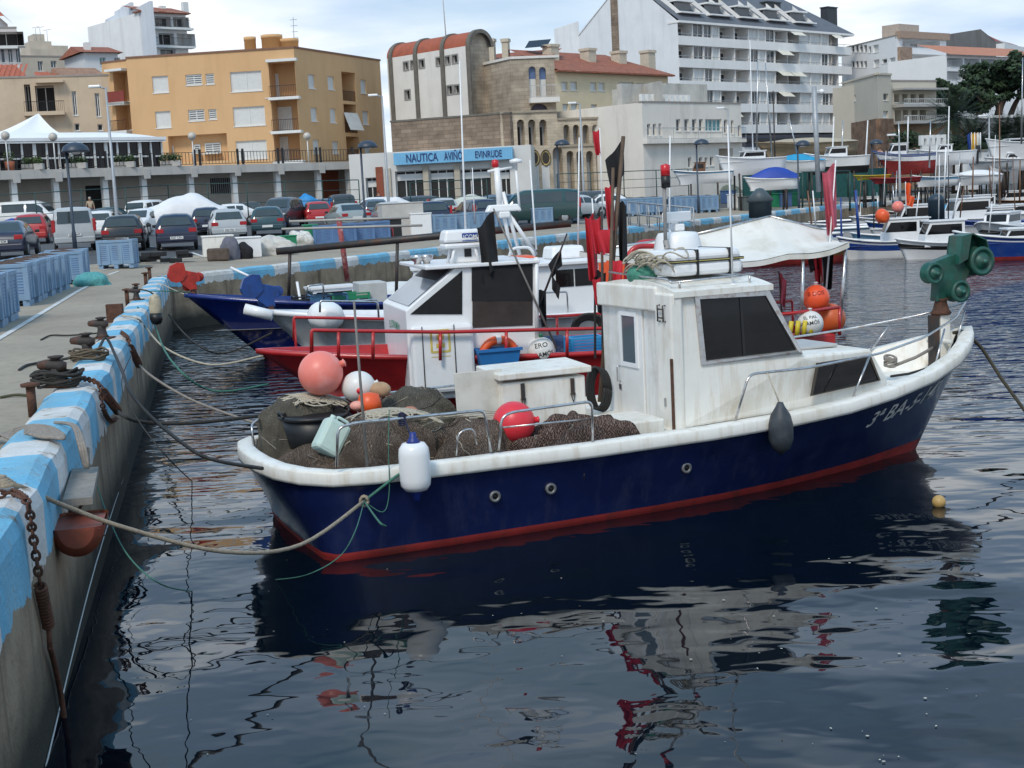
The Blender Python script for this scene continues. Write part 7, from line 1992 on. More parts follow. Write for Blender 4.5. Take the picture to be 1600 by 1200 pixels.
arc=FC.root('arcade_building','cream stone arcade with two tiers of arches and carved medallions')
zt_=FC.uz(800,177)[1];zm=FC.uz(830,230)[1]
up=[FC.rect((790+k*17.4,187,803.5+k*17.4,227))for k in range(4)]+[FC.rect((880+k*15.0,195,889.5+k*15.0+1.5,226))for k in range(4)]
lo=[FC.rect((863,230,881,285))]+[FC.rect((885+k*15.3,236,898+k*15.3,285))for k in range(8)]
lo=[(a,3.0,c,f)for a,e,c,f in lo]
q=MB();ztr=FC.uz(920,186)[1];us1=FC.uz(871,200)[0]
FC.wall(q,0,us1,zm,zt_,[(*o,.8)for o in up[:4]],1,0,True);FC.wall(q,us1,FC.L*.78,zm,ztr,[(*o,.8)for o in up[4:]],1,0,True)
FC.wall(q,0,FC.L,2.5,zm,[(*o,.9)for o in lo],1,0,True)
FC.body(q,0,FC.L,2.5,zm-.01,9);FC.body(q,0,FC.L*.78,zm,ztr,5)
arcst=brickm('arcade_stone',(.58,.48,.36),(.51,.42,.31),(.42,.35,.26),1.4)
q.build('arcade_wall',arcst,arc,True)
q=MB()
for o in up:FC.box(q,o[0],o[2],o[1],o[3],.8,.84)
for o in lo:FC.box(q,o[0],o[2],o[1],o[3],.9,.94)
q.build('inner_wall',pm('inner_wall_grey',(.46,.44,.42),.85,.2,.6),arc,True)
for o in up[:4]:
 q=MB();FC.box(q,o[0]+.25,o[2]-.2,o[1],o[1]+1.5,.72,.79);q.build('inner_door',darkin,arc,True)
for o in lo:
 q=MB();FC.box(q,o[0]+.1,o[2]-.1,o[1],o[3]-.9,.8,.89);q.build('inner_shutter',shut,arc,True)
for px,c_ in((818,(.35,.20,.08)),(835,(.42,.30,.12)),(852.5,(.36,.27,.10))):
 c=FC.pt(*FC.uz(px,247),-.03);q=MB(Matrix.Translation(c)@Matrix.Rotation(math.atan2(FC.u.y,FC.u.x),4,'Z')@Matrix.Rotation(R(90),4,'X')@Matrix.Diagonal((.62,.95,1,1)))
 q.lathe([(.001,.02),(.5,.03),(.62,.05),(.68,.08),(.72,.03)],24,0,None,[0,0,1,1]);q.build('medallion',[pm('medallion_%d'%px,c_,.6,.5,6),pm('medallion_rim',(.04,.03,.02),.6)],arc,True)
for px0 in(813,829,846):
 o=FC.rect((px0,259,px0+13,285));window(FC,arc,(o[0],3.2,o[2],o[3]),'shutter',-.02,0)
q=MB();FC.box(q,0,us1,zt_,zt_+.18,-.12,.4);FC.box(q,us1,FC.L*.78,ztr,ztr+.15,-.12,.4);FC.box(q,us1,FC.L,zm-.1,zm+.12,-.12,-.003);q.build('string_course',pm('course_stone',(.34,.28,.21),.85),arc,True)
rooft=pm('roof_tile',(.30,.10,.055),.85,.3,2.5,dirt=((.18,.085,.06),.6,1.2),bump=.6,bscale=6)
FY=Fac(873,129,1048,141)
yh=FY.root('yellow_house','pale yellow house with red tiled roof and paired white shutters')
zt_=FY.uz(873,111)[1];yw=[(877,127.5,887,141),(891,127.5,902,141),(922,128.5,932,142),(935,129,945,142),(879,162,889,176),(892,162,903,176),(923.5,163,933,177),(966,128,990,140),(994,130,1008,141)]
op_=[FY.rect(b_)for b_ in yw];q=MB();FY.wall(q,0,FY.L,4,zt_,[(*o,.25)for o in op_]);FY.body(q,0,FY.L,4,zt_,12);q.build('wall',pm('yellow_render',(.70,.57,.38),.85,.06,.8),yh,True)
for o in op_:window(FY,yh,o,'shutter',.2,0)
q=MB()
za,zr_=zt_+.02,zt_+2.5
for s0,s1,zz in((-.7,5.5,0),):
 q.add([FY.pt(-.3,za,-.7),FY.pt(FY.L+.3,za,-.7),FY.pt(FY.L-3,zr_,5.5),FY.pt(-.3,zr_,5.5),FY.pt(FY.L+.3,za,12)],[(0,1,2,3),(1,4,2)])
 FY.box(q,-.3,FY.L+.3,za-.14,za-.01,-.7,-.3)
q.build('tiled_roof',rooft,yh,True)
for px,y0 in((920,80),(862,74),(968,84),(1013,83)):
 u=FY.uz(px,100,3)[0];zc0=FY.uz(px,y0,3)[1];q=MB();FY.box(q,u-.55,u+.55,zt_+.5,zc0,2.5,3.6);FY.box(q,u-.65,u+.65,zc0,zc0+.25,2.4,3.7);q.build('chimney',pm('chimney_cream',(.52,.46,.36),.85),yh,True)
FG=Fac(765,133,866,131);gh=FG.root('tiled_house','house with tiled roof and tall chimneys behind the stone tower')
zt_=FG.uz(765,100)[1];q=MB();FG.wall(q,0,FG.L,4,zt_,[]);FG.body(q,0,FG.L,4,zt_,9);q.build('wall',cream,gh,True)
q=MB();zr_=FG.uz(800,82,4.5)[1];q.add([FG.pt(-.2,zt_,-.5),FG.pt(FG.L,zt_,-.5),FG.pt(FG.L,zr_,4.5),FG.pt(-.2,zr_,4.5)],[(0,1,2,3)]);q.build('tiled_roof',rooft,gh,True)
for px,y0 in((769,66),(791,66)):
 u=FG.uz(px,80,.6)[0];zc0=FG.uz(px,y0,.6)[1];q=MB();FG.box(q,u-.3,u+.3,zt_-.5,zc0,.2,.8);FG.box(q,u-.38,u+.38,zc0,zc0+.3,.1,.9);q.build('chimney',pm('chimney_cream',(.52,.46,.36),.85),gh,True)
q=MB();u=FG.uz(822,70,2)[0];z_=FG.uz(822,76,2)[1];q.add([FG.pt(u,z_,1.5),FG.pt(u+2.2,z_,1.5),FG.pt(u+2.2,z_+.8,3),FG.pt(u,z_+.8,3)],[(0,1,2,3)]);q.build('solar_panel',glassd,gh,True)
# ---- cream club building
FD=Fac(935,113,1006,119);FD=Fac(935,120,1006,112);FE=Fac(1006,112,1160,121)
cl_=FE.root('club_building','cream modern club building with curved parapet and tall narrow windows')
clm=pm('club_cream',(.73,.68,.61),.85,.05,.5,streak=((.50,.45,.39),.5,1.0),dirt=((.64,.59,.53),.4,.4))
zt_=FE.uz(1006,160)[1]
cw=[(1011,193.5,1017,212),(1020,193.5,1026,212),(1029,193,1034,212),(1056,186,1064,205),(1069,186,1077,205),(1081,186,1089,205),(1092,186,1099,205),(1102,186,1128,205),(1131,187,1137,208),(1142,188,1147,209),(1153,196,1158,214)]
op_=[(*FE.rect(b_),.25)for b_ in cw];lw=[(1075,246,1081,262),(1092,246,1098,260),(1101,246,1106,260),(1109,245,1115,259)];op2=[(*FE.rect(b_),.25)for b_ in lw];pr2=(*FE.rect((1123,232,1146,270)),2.0)
q=MB();FE.wall(q,0,FE.L,2.5,zt_,op_+op2+[pr2]);FE.box(q,pr2[0],pr2[2],pr2[1],pr2[3],2.0,2.05);FD.wall(q,0,FD.L,2.5,zt_,[]);FE.body(q,0,FE.L,2.5,zt_,10);q.build('wall',clm,cl_,True)
for b_,o in zip(cw,op_):window(FE,cl_,o,'teal' if b_[0]==1102 else 'glass',.2,3 if b_[0]==1102 else 0)
for o in op2:window(FE,cl_,o,'glass',.2,0)
zled=FE.uz(1010,219)[1];q=MB();FE.box(q,-.1,FE.L,zled-.3,zled,-.5,-.003);q.build('ledge',clm,cl_,True)
railing(FE,cl_,0,FE.L,zled,.95,-.48,galv,step=1.6)
zu=FE.uz(1040,130,3)[1];ua_,ub_=FD.uz(948,140,3),None
q=MB();u0,u1=FE.uz(1040,140,3)[0],FE.uz(1105,140,3)[0];FE.box(q,u0,u1,zt_-.02,zu,3,9);zl_=FD.uz(960,141,2)[1];FD.box(q,.6,FD.L-1,zt_-.02,zl_,2,2.4);FE.box(q,.5,u0-.01,zt_-.02,zl_,2.5,3);q.build('upper_parapet',pm('club_grey',(.45,.43,.39),.9,.15,.8,streak=((.18,.17,.15),.7,1.0)),cl_,True)
q=MB();FE.box(q,-.05,FE.L,zt_,zt_+.12,-.06,.35);FD.box(q,0,FD.L,zt_,zt_+.118,-.06,.35);q.build('coping',pm('coping_stain',(.30,.27,.24),.9),cl_,True)
for k in range(9):
 u=1.0+FE.L*.5*k/9;q=MB();FE.box(q,u,u+.35,zt_+.12,zt_+.75,.8,1.1);q.build('roof_vent',framew,cl_,True)
# ---- white terraced apartment block
FP=Fac(1066,172,1328,198);
ap_=FP.root('apartment_building','large white apartment block with long balconies and grey slate roof')
apw=pm('apartment_white',(.80,.785,.76),.8,.03,.3,streak=((.60,.57,.53),.3,.6),dirt=((.72,.70,.67),.4,.5))
ze=FP.uz(1066,33)[1]
pitch=ze-FP.uz(1066,68)[1]
back=1.7
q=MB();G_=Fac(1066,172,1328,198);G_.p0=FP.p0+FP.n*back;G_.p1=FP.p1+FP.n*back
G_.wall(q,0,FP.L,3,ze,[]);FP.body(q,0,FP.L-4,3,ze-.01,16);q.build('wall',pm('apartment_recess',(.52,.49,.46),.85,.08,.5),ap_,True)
slatem=pm('slate_roof',(.12,.128,.145),.7,.2,1.5,dirt=((.08,.085,.10),.5,3))
zf=[ze-pitch*k for k in range(7)]
rr_=random.Random(11)
for k in range(5):
 zr_t=zf[k]-pitch*.20;zp1=zf[k]-pitch*.655;zp0=zf[k]-pitch*1.06
 u_start=0 if k<4 else FP.L*.08
 q=MB();FP.box(q,u_start,FP.L+.8,zp0,zp1,-.1,.1);FP.box(q,u_start,FP.L+.7,zp0-.01,zp0+.2,.101,back);q.build('balcony_parapet',apw,ap_,True)
 q=MB();FP.box(q,u_start,FP.L+.7,zp1+.28,zp1+.34,-.06,0);
 n_=22
 for i in range(n_+1):u=u_start+(FP.L+.66-u_start)*i/n_;FP.box(q,u,u+.05,zp1,zp1+.28,-.05,-.01)
 q.build('balcony_railing',galv,ap_,True)
 q=MB();FP.box(q,u_start,FP.L+.9,zf[k]-.20,zf[k]+.05,-.15,.15);q.build('lintel_beam',apw,ap_,True)if k==0 else None
 u=0.4
 pat=[(2.6,'dark'),(2.0,'glass'),(1.6,'glass'),(1.3,'shutter'),(3.0,'dark'),(2.9,'dark'),(2.0,'glass'),(1.4,'shutter'),(1.9,'glass'),(2.7,'dark'),(2.7,'dark'),(2.4,'shutter'),(2.5,'shutter'),(1.6,'glass'),(2.2,'dark')]
 for j,(wd,kd)in enumerate(pat):
  if u+wd>FP.L+.4:break
  if kd=='dark':
   zt2=zf[k]-.1
   if rr_.random()<.8:window(G_,ap_,(u+.5,zp0+.22,u+wd-.3,zt2-.5),'dark' if rr_.random()<.5 else 'glass',-.02,1,'balcony_door')
   if rr_.random()<.2:
    q=MB();a_=[FP.pt(u,zt2,-.05),FP.pt(u+wd,zt2,-.05),FP.pt(u+wd,zt2-.7,-1.0),FP.pt(u,zt2-.7,-1.0)];q.add(a_,[(0,1,2,3)]);q.build('awning',pm('awning_cream',(.66,.62,.52),.8),ap_,True)
  else:
   o=(u+.05,zp1-.02,u+wd-.05,zf[k]-.16);kk=kd
   if rr_.random()<.25:kk='shutter'
   window(FP,ap_,o,kk,.3,1,'glazed_bay')
  u+=wd
  q=MB();FP.box(q,u-.07,u+.07,zp1+.003,zf[k]-.20,.12,back-.01);q.build('partition',apw,ap_,True);u+=.14
zq0,zq1=FP.uz(1190,236)[1],FP.uz(1190,211)[1]
ug=FP.uz(1160,200)[0]
q=MB();FP.box(q,ug,FP.L-.5,zq1-1.5,zq1,-.3,1.5);q.build('dark_band',pm('band_navy',(.05,.055,.075),.6),ap_,True)
q=MB();FP.box(q,ug,FP.L-.6,zq1+.01,zf[5]-1.3,.3,1.6);q.build('glazed_floor',roomglass,ap_,True)
q=MB();FP.box(q,ug,FP.L+.5,zf[5]-1.25,zf[5]-.85,-.6,1.5);q.build('floor_edge',pm('band_dark',(.03,.03,.035),.6),ap_,True)
for i in range(10):
 u=ug+(FP.L-1-ug)*i/9;q=MB();FP.box(q,u-.15,u+.15,zq1+.01,zf[5]-1.26,.1,.29);q.build('mullion',darkin if i%2 else framew,ap_,True)
q=MB();FP.box(q,ug-1,FP.L-.6,3,zq1-1.51,-.2,1.6);FP.box(q,0,ug,3,zf[5]-.5,.3,1.69);q.build('base_wall',apw,ap_,True)
ridge=8.0;zrg=ze+6.3
q=MB();P0,P1=FP.pt(-.1,ze+.06,-.3),FP.pt(FP.L+1.2,ze+.06,-.3);R0,R1=FP.pt(-.1,zrg,ridge),FP.pt(FP.L-7,zrg,ridge);E1=FP.pt(FP.L+1.2,ze+.06,16)
q.add([P0,P1,R1,R0,E1,FP.pt(-.1,ze+.06,16.3)],[(0,1,2,3),(1,4,2),(2,4,5,3)]);q.build('slate_roof',slatem,ap_,True)
q=MB();FP.box(q,-.1,FP.L+1.2,ze-.22,ze+.05,-.32,1.5);q.build('eaves_band',apw,ap_,True)
for i,u in enumerate((1.2,7.2,13.4,19.6,25.8)):
 zz=ze+1.1;dd=1.6
 q=MB();FP.box(q,u,u+4.6,zz,zz+.18,.3,4.0);FP.box(q,u+.5,u+3.9,zz+1.55,zz+1.75,1.3,4.8)
 q.add([FP.pt(u+4.3,zz+.18,.6),FP.pt(u+4.3,zz+.18,4),FP.pt(u+4.3,zz+2.9,4)],[(0,1,2)]);q.add([FP.pt(u+.1,zz+.18,.6),FP.pt(u+.1,zz+.18,4),FP.pt(u+.1,zz+2.9,4)],[(0,1,2)])
 dm=q.build('dormer',apw,ap_,True)
 q=MB();FP.box(q,u+.6,u+3.8,zz+.185,zz+1.55,1.9,2.0);w2=q.build('dormer_window',roomglass,dm);w2.matrix_parent_inverse=world_of(dm).inverted()
for px,y0,y1,w_ in((1113,-8,12,1.2),(1205,5,26,1.5),(1296,13,34,1.2)):
 u=FP.uz(px,20,4.5)[0];z1=FP.uz(px,y0,4.5)[1];q=MB();FP.box(q,u-w_,u+w_,z1-3.2,z1,4.0,5.2);FP.box(q,u-w_-.1,u+w_+.1,z1,z1+.15,3.9,5.3);q.build('chimney',pm('chimney_slate',(.035,.04,.045),.7),ap_,True)
clad=pm('white_cladding',(.72,.735,.75),.7,.05,.6,streak=((.56,.58,.60),.6,1.2))
q=MB();pf=[(0,3),(0,ze),(ridge,zrg),(16.2,ze+.5),(16.2,3)]
n2=5
q.add([FP.pt(-.02,z,d)for d,z in pf],[tuple(reversed(range(n2)))])
FX=Fac(1066,172,1328,198);pa,pb=Vector(FP.pt(-.02,0,16.2)[:2]),Vector(FP.pt(-.02,0,0)[:2])
zw=FP.uz(895,46,18)[1]
c0=Vector(FP.pt(-.02,0,16.2));c1=c0+Vector((-3.2,.6,0))
q.add([(c0.x,c0.y,3),(c1.x,c1.y,3),(c1.x,c1.y,zw),(c0.x,c0.y,zw+.8)],[(0,3,2,1)]);c2=c1+Vector((.5,8,0));q.add([(c1.x,c1.y,3),(c2.x,c2.y,3),(c2.x,c2.y,zw),(c1.x,c1.y,zw)],[(0,1,2,3)])
q.build('gable_wall',clad,ap_,True)
q=MB();q.add([FP.pt(-.08,z,d)for d,z in((10.6,3),(10.6,ze+4.2),(9.4,ze+5.1),(9.4,3))],[(0,1,2,3)]);q.build('stone_stripe',stoneb,ap_,True)
# ---- buildings on the left hill
def simple(F,name,label,mat,ytop,px_ref,wins,depth=8,z0=3,roof=None,rmat=None,kind='glass',cat='building'):
 o=F.root(name,label,cat);zt=F.uz(px_ref,ytop)[1]
 ops=[(*F.rect(b_[:4]),.3 if len(b_)<6 else b_[5])for b_ in wins]
 q=MB();F.wall(q,0,F.L,z0,zt,ops)
 if depth:F.body(q,0,F.L,z0,zt,depth)
 for op in ops:F.box(q,op[0],op[2],op[1],op[3],op[4]+.02,op[4]+.05)
 q.build('wall',mat,o,True)
 for b_,op in zip(wins,ops):
  window(F,o,op,b_[4]if len(b_)>4 else kind,op[4]-.05,1 if(b_[2]-b_[0])>9 else 0)
 if roof:
  h_,over_=roof;q=MB();L_=F.L
  q.add([F.pt(-over_,zt,-over_),F.pt(L_+over_,zt,-over_),F.pt(L_+over_,zt,depth+over_),F.pt(-over_,zt,depth+over_),F.pt(-over_*.5,zt+h_,depth/2),F.pt(L_+over_*.5,zt+h_,depth/2)],[(0,1,5,4),(2,3,4,5),(0,4,3),(1,2,5)]);q.build('tiled_roof',rmat or rooft,o,True)
 else:
  q=MB();F.box(q,-.05,F.L+.05,zt,zt+.15,-.06,.35);q.build('coping',pm('coping_stain',(.30,.27,.24),.9),o,True)
 return o,zt
def roof4(F,Fb,z,o,m):
 a,c,d=F.p0,F.p1,Fb.p1;e=a+(d-c)
 q=MB();q.add([(*p,z)for p in(a,c,d,e)],[(0,1,2,3)]);q.add([(*d,3),(*e,3),(*e,z),(*d,z)],[(0,1,2,3)]);q.add([(*e,3),(*a,3),(*a,z),(*e,z)],[(0,1,2,3)]);q.build('roof_deck',m,o,True)
beige=pm('beige_render',(.56,.435,.31),.85,.06,.5,streak=((.33,.25,.18),.45,.9),dirt=((.42,.32,.23),.4,.4))
FZ=Fac(-40,118,186,121)
o,zt=simple(FZ,'beige_house','beige house behind the tent roof with slit windows and corner balcony',beige,121.5,40,[(111.5,142.5,122,180,'dark'),(147.5,145.5,158,182,'dark'),(37,132,51,178,'dark',1.2),(54,134,88,178,'dark',1.6),(116,193,125,204,'dark'),(152,194,161,204,'dark')])
q=MB();b_=FZ.rect((38,176,102,180));FZ.box(q,b_[0],b_[2],b_[1],b_[3],-.9,-.003);q.build('balcony_slab',beige,o,True);q=MB();b_=FZ.rect((56,126,100,129.5));FZ.box(q,b_[0],b_[2],b_[1],b_[3],-.8,-.003);q.build('balcony_canopy',beige,o,True)
b_=FZ.rect((38,160,102,176));railing(FZ,o,b_[0],b_[2],b_[1],b_[3]-b_[1],-.85,black)
redtile=pm('red_tile',(.42,.11,.055),.8,.2,2,bump=.6,bscale=5)
for a,lab,m in(((-30,100,56,120,128),'red ribbed tile roof above the beige house left',redtile),((72,112,118,126,127),'dark red tile roof behind the beige house',redtile)):
 F=Fac(a[0],a[4],a[2],a[4]+1);o=F.root('tiled_house',lab);z0=F.uz(a[2],a[3])[1];z1=F.uz(a[2],a[1],4)[1]
 q=MB();q.add([F.pt(0,z0,-.3),F.pt(F.L,z0,-.3),F.pt(F.L-1.5,z1,4),F.pt(0,z1,4)],[(0,1,2,3)])
 for k in range(int(F.L/.45)):u=.2+k*.45;q.add([F.pt(u,z0+.05,-.32),F.pt(u+.2,z0+.05,-.32),F.pt(u+.2,z1+.05,4),F.pt(u,z1+.05,4)],[(0,1,2,3)])
 q.build('roof',m,o,True);q=MB();F.wall(q,0,F.L,4,z0,[]);F.body(q,0,F.L,4,z0,7);q.build('wall',framew,o,True)
F=Fac(118,128,178,130);o,zt=simple(F,'tiled_house','gabled house with mottled tile roof and ochre wall beside the ochre block',pm('ochre_dark',(.42,.19,.05),.85),126,150,[],7,4,(1.5,.4),pm('mottled_tile',(.30,.17,.11),.9,.45,5,bump=.5,bscale=8))
F=Fac(-60,148,45,150);o,zt=simple(F,'apartment_building','white and pink apartment block cut by the left edge',pm('pinkish_white',(.60,.55,.53),.8,.05,.6),44,20,[(-20,50,38,71,'dark',1.5),(0,75,9,98,'glass'),(11,75,21,98,'glass'),(23,75,33,98,'glass')],9,4)
q=MB();F.box(q,0,F.L,F.uz(20,72.5)[1]-.3,F.uz(20,72.5)[1],-.9,.3);q.build('balcony_slab',framew,o,True)
F2=Fac(-60,152,20,153);q=MB();z1=F2.uz(10,26)[1];F2.box(q,0,F2.L,zt,z1,0,6);q.build('penthouse',pm('pinkish_white',(.6,.55,.53)),o,True)
q=MB();q.add([F2.pt(0,z1,-.6),F2.pt(F2.L+.6,z1,-.6),F2.pt(F2.L-1.2,z1+2.0,3),F2.pt(0,z1+2,3),F2.pt(F2.L+.6,z1,6.5)],[(0,1,2,3),(1,4,2)]);q.build('tiled_roof',redtile,o,True)
F=Fac(46,165,118,168);tm=pm('stepped_beige',(.50,.44,.36),.85,.08,.6,streak=((.36,.31,.25),.5,1))
o,zt=simple(F,'apartment_building','stepped beige apartment block with roof terraces behind the beige house',tm,89,90,[(58.5,95.5,68,111,'glass'),(79,95,89,106,'glass'),(105,97,111,113,'glass')],8,5)
for x0,x1,y1,dd in((47,99,76,1.5),(47,80,64,4),(52,69,53,6),(80,106,71,3.5)):
 q=MB();a,z1=F.uz(x0,y1,dd);c=F.uz(x1,y1,dd)[0];F.box(q,a,c,zt+.16,z1,dd,8.5);q.build('setback_storey',tm,o,True)
for px,y0 in((55,44),(62,44),(73,48)):
 q=MB();u,z1=F.uz(px,y0,6);q.tube([F.pt(u,z1-2,6),F.pt(u,z1,6)],.03,4);q.tube([F.pt(u-.4,z1,6),F.pt(u+.5,z1+.2,6)],.025,4);q.build('roof_aerial',galv,o,True)
F=Fac(146,150,198,152);o,zt=simple(F,'white_house','small white house with tiled gable roof left of the tall white block',pm('house_white',(.62,.63,.64),.8,.04,.6),82.5,170,[(155.5,90,166,102,'teal'),(178.5,90,188,100,'glass')],7,5,(1.0,.5))
FK=Fac(129,156,146,150);q=MB();FK.wall(q,0,FK.L,5,zt,[]);q.build('side_wall',pm('house_white',(.62,.63,.64)),o,True)
q=MB();u,z1=F.uz(137,66,1);F.box(q,u-.3,u+.3,zt-1,z1,1,1.7);q.build('chimney',framew,o,True)
F=Fac(236,168,308,172);bw=pm('block_white',(.76,.755,.75),.8,.05,.5,streak=((.55,.54,.52),.5,.8))
o,zt=simple(F,'apartment_building','tall white block with glazed balconies above the ochre block roof',bw,22,270,[(241.5,25,268,43,'glass',1.2),(270,26,296,43,'glass',1.2),(247.5,51.5,273,70,'dark',1.0),(276,52,306,73,'shutter',1.2),(250,76,275,92,'glass',.6)],14,5)
FQ=Fac(165,186,236,168);q=MB()
for a,c,yt in((165,180,30),(180,190,17),(190,206,10),(206,236,15)):
 u0,u1=FQ.uz(a,50)[0],FQ.uz(c,50)[0];FQ.box(q,u0,u1,5,FQ.uz(a,yt)[1],.02*a/40,.5)
q.build('blind_wall',pm('block_grey_white',(.62,.645,.68),.8,.05,.5,streak=((.48,.50,.53),.6,.8)),o,True)
for zy in(44.5,73):
 q=MB();z_=F.uz(275,zy)[1];F.box(q,F.L*.12,F.L+.4,z_-.25,z_,-1.0,-.003);q.build('balcony_slab',framew,o,True);railing(F,o,F.L*.14,F.L,z_,.95,-.95,darkmetal)
q=MB();F.box(q,-.3,F.L+.3,zt,zt+.12,-.8,1);q.add([F.pt(-.3,zt+.13,-.8),F.pt(F.L+.3,zt+.13,-.8),F.pt(F.L+.3,zt+1.3,4),F.pt(-.3,zt+1.3,4)],[(0,1,2,3)]);q.build('tiled_roof',rooft,o,True)
for px,y0 in((255,9),(290,3)):
 q=MB();u,z1=F.uz(px,y0,3);F.box(q,u-.35,u+.35,zt+.5,z1,3,3.6);q.build('chimney',framew,o,True)
# ---- right side
F=Fac(1318,154,1373,143);Fb=Fac(1373,143,1394,145)
tan=pm('tan_render',(.52,.47,.385),.85,.05,.5)
o,zt=simple(Fb,'villa','tan flat roofed villa on a rough stone base right of the apartments',tan,117,1376,[(1380,146,1388,157,'glass'),(1380,173,1388,184,'shutter')],0,3)
roof4(F,Fb,zt,o,tan)
q=MB();F.wall(q,0,F.L,3,zt,[(*F.rect((1331.5,150,1337.5,157.5)),.3)]);q.build('side_wall',tan,o,True)
op=(*F.rect((1331.5,150,1337.5,157.5)),.3);window(F,o,op,'dark',.25,0)
q=MB();z1=F.uz(1345,190)[1];F.box(q,-.5,F.L,2,z1,-.25,-.01);Fb.box(q,0,Fb.L,2,z1,-.25,-.01);q.build('stone_base',pm('rubble_stone',(.17,.10,.065),.95,.5,1.2,dirt=((.28,.2,.14),.6,2.5),bump=.8,bscale=3),o,True)
q=MB();Fb.box(q,-.1,Fb.L+.1,zt,zt+.2,-.1,.3);F.box(q,0,F.L,zt,zt+.198,-.1,.3);q.build('coping',tan,o,True)
F=Fac(1394,146,1464,150)
o,zt=simple(F,'villa','stone villa with two arcaded balconies above a brown stone ground floor',tan,127,1400,[(1397+13*k,147,1405+13*k,160,'glass',.9)for k in range(4)]+[(1398,172,1408,190,'shutter',.9),(1411,172,1419,190,'shutter',.9),(1424,172,1434,189,'dark',1.2),(1437,172,1447,189,'dark',1.2),(1436,202,1446,232,'dark',.4)],8,3)
q=MB()
for y0,y1 in((164,168),(190,193.5),(139,142)):b_=F.rect((1394,y0,1464,y1));F.box(q,b_[0],b_[2],b_[1],b_[3],-1.5,-.003)
q.build('balcony_slab',pm('slab_grey',(.40,.39,.37),.8),o,True)
for y1,y0 in((164,156),(190,182)):b_=F.rect((1396,y0,1464,y1));railing(F,o,b_[0],b_[2],b_[1],b_[3]-b_[1],-1.4,framew,step=.3)
q=MB();z1=F.uz(1420,195)[1];F.box(q,0,F.L,2,z1,-.06,-.004);q.build('stone_base',pm('brown_base',(.27,.19,.12),.9,.2,1),o,True)
F=Fac(1318,205,1404,190);Fb=Fac(1404,190,1480,197)
rw=pm('right_white',(.77,.77,.77),.8,.04,.5)
o,zt=simple(F,'apartment_building','white apartment block with brown stone pier behind the tan villa',rw,57,1395,[(1330+6.5*k,71,1335+6.5*k,81,'glass')for k in range(4)]+[(1330+6.5*k,96,1335+6.5*k,105,'glass')for k in range(4)]+[(1357,73,1361,82,'dark'),(1364,71,1373,81,'shutter'),(1365,94,1374,104,'shutter'),(1378,93,1386,98,'glass'),(1390,91,1399,101,'shutter'),(1378,115,1386,119,'glass'),(1390,113,1399,122,'shutter')],0,3)
zt2=Fb.uz(1410,60)[1];q=MB();lv=[(*Fb.rect((1410,61,1468,76)),1.2),(*Fb.rect((1424,84,1486,104)),1.2),(*Fb.rect((1432,107,1486,126)),1.2)];lv=[(a,e,min(c,Fb.L-.1),f,d)for a,e,c,f,d in lv]
Fb.wall(q,0,Fb.L,3,zt2,lv);roof4(F,Fb,zt2,o,rw)
for l in lv:Fb.box(q,l[0],l[2],l[1],l[3],1.2,1.25)
q.build('balcony_wall',rw,o,True)
for l in lv:
 railing(Fb,o,l[0],l[2],l[1],.9,-.05,framew,step=.3)
 for k in range(3):u=l[0]+(l[2]-l[0])*(k+.2)/3;window(Fb,o,(u,l[1]+.1,u+(l[2]-l[0])*.18,l[3]-.35),'glass' if k%2 else 'shutter',1.15,0,'balcony_door')
q=MB();b_=Fb.rect((1405,74,1421,131));Fb.box(q,.05,b_[2],3,b_[3],-.5,-.004);Fb.box(q,.05,Fb.L,zt2,zt2+.9,-.6,.3,1);q.build('stone_pier',[pm('pier_stone',(.27,.19,.14),.9,.35,2,bump=.5,bscale=4),pm('cornice_tan',(.34,.24,.18),.8)],o,True)
F2=Fac(1381,196,1407,194);q=MB();F2.box(q,0,F2.L,zt-.2,F2.uz(1390,39)[1],0,5);q.build('lift_house',pm('lift_tan',(.42,.34,.28),.85),o,True)
F=Fac(1480,182,1630,196)
zt=F.uz(1490,86)[1];o=F.root('apartment_building','long white gallery apartments with orange tiled roof behind the pines')
bays=[(1489+k*27,88,1514+k*27,106)for k in range(6)]+[(1489+k*27,109,1514+k*27,126)for k in range(6)]
ops=[(*F.rect(b_),1.4)for b_ in bays];ops=[(max(0.1,a),e,c,f,d)for a,e,c,f,d in ops]
z2=F.uz(1490,107.5)[1];z3=F.uz(1490,128)[1];zU=F.uz(1490,87)[1]
n6=[(k*F.L/6+.15,zz0+.2,(k+1)*F.L/6-.15,zz1-.3,1.5)for zz0,zz1 in((z2,zU),(z3,z2))for k in range(6)]
q=MB();F.wall(q,0,F.L,3,zt,n6);F.body(q,0,F.L,3,zt,9)
for l in n6:F.box(q,l[0],l[2],l[1],l[3],1.5,1.55)
q.build('gallery_wall',rw,o,True)
for l in n6:railing(F,o,l[0],l[2],l[1],.9,.05,galv,step=.3);window(F,o,(l[0]+.8,l[1]+.05,l[0]+2.0,l[3]-.3),'shutter',1.46,1,'gallery_door')
q=MB();z4=F.uz(1500,72,4)[1];q.add([F.pt(-.2,zt,-.7),F.pt(F.L,zt,-.7),F.pt(F.L,z4,4.5),F.pt(-.2,z4,4.5)],[(0,1,2,3)]);q.build('tiled_roof',pm('orange_tile',(.46,.19,.11),.85,.15,1.5,bump=.4,bscale=6),o,True)
F=Fac(1478,215,1556,205);Fb=Fac(1556,205,1590,214);o=F.root('gabled_building','grey gabled building with red and white roof patches at the far right');z0=F.uz(1478,54)[1];z1=F.uz(1540,44)[1]
q=MB();n_=[(0,6),(F.L,6),(F.L,F.uz(1556,64)[1]),(F.L*.72,z1),(0,z0)]
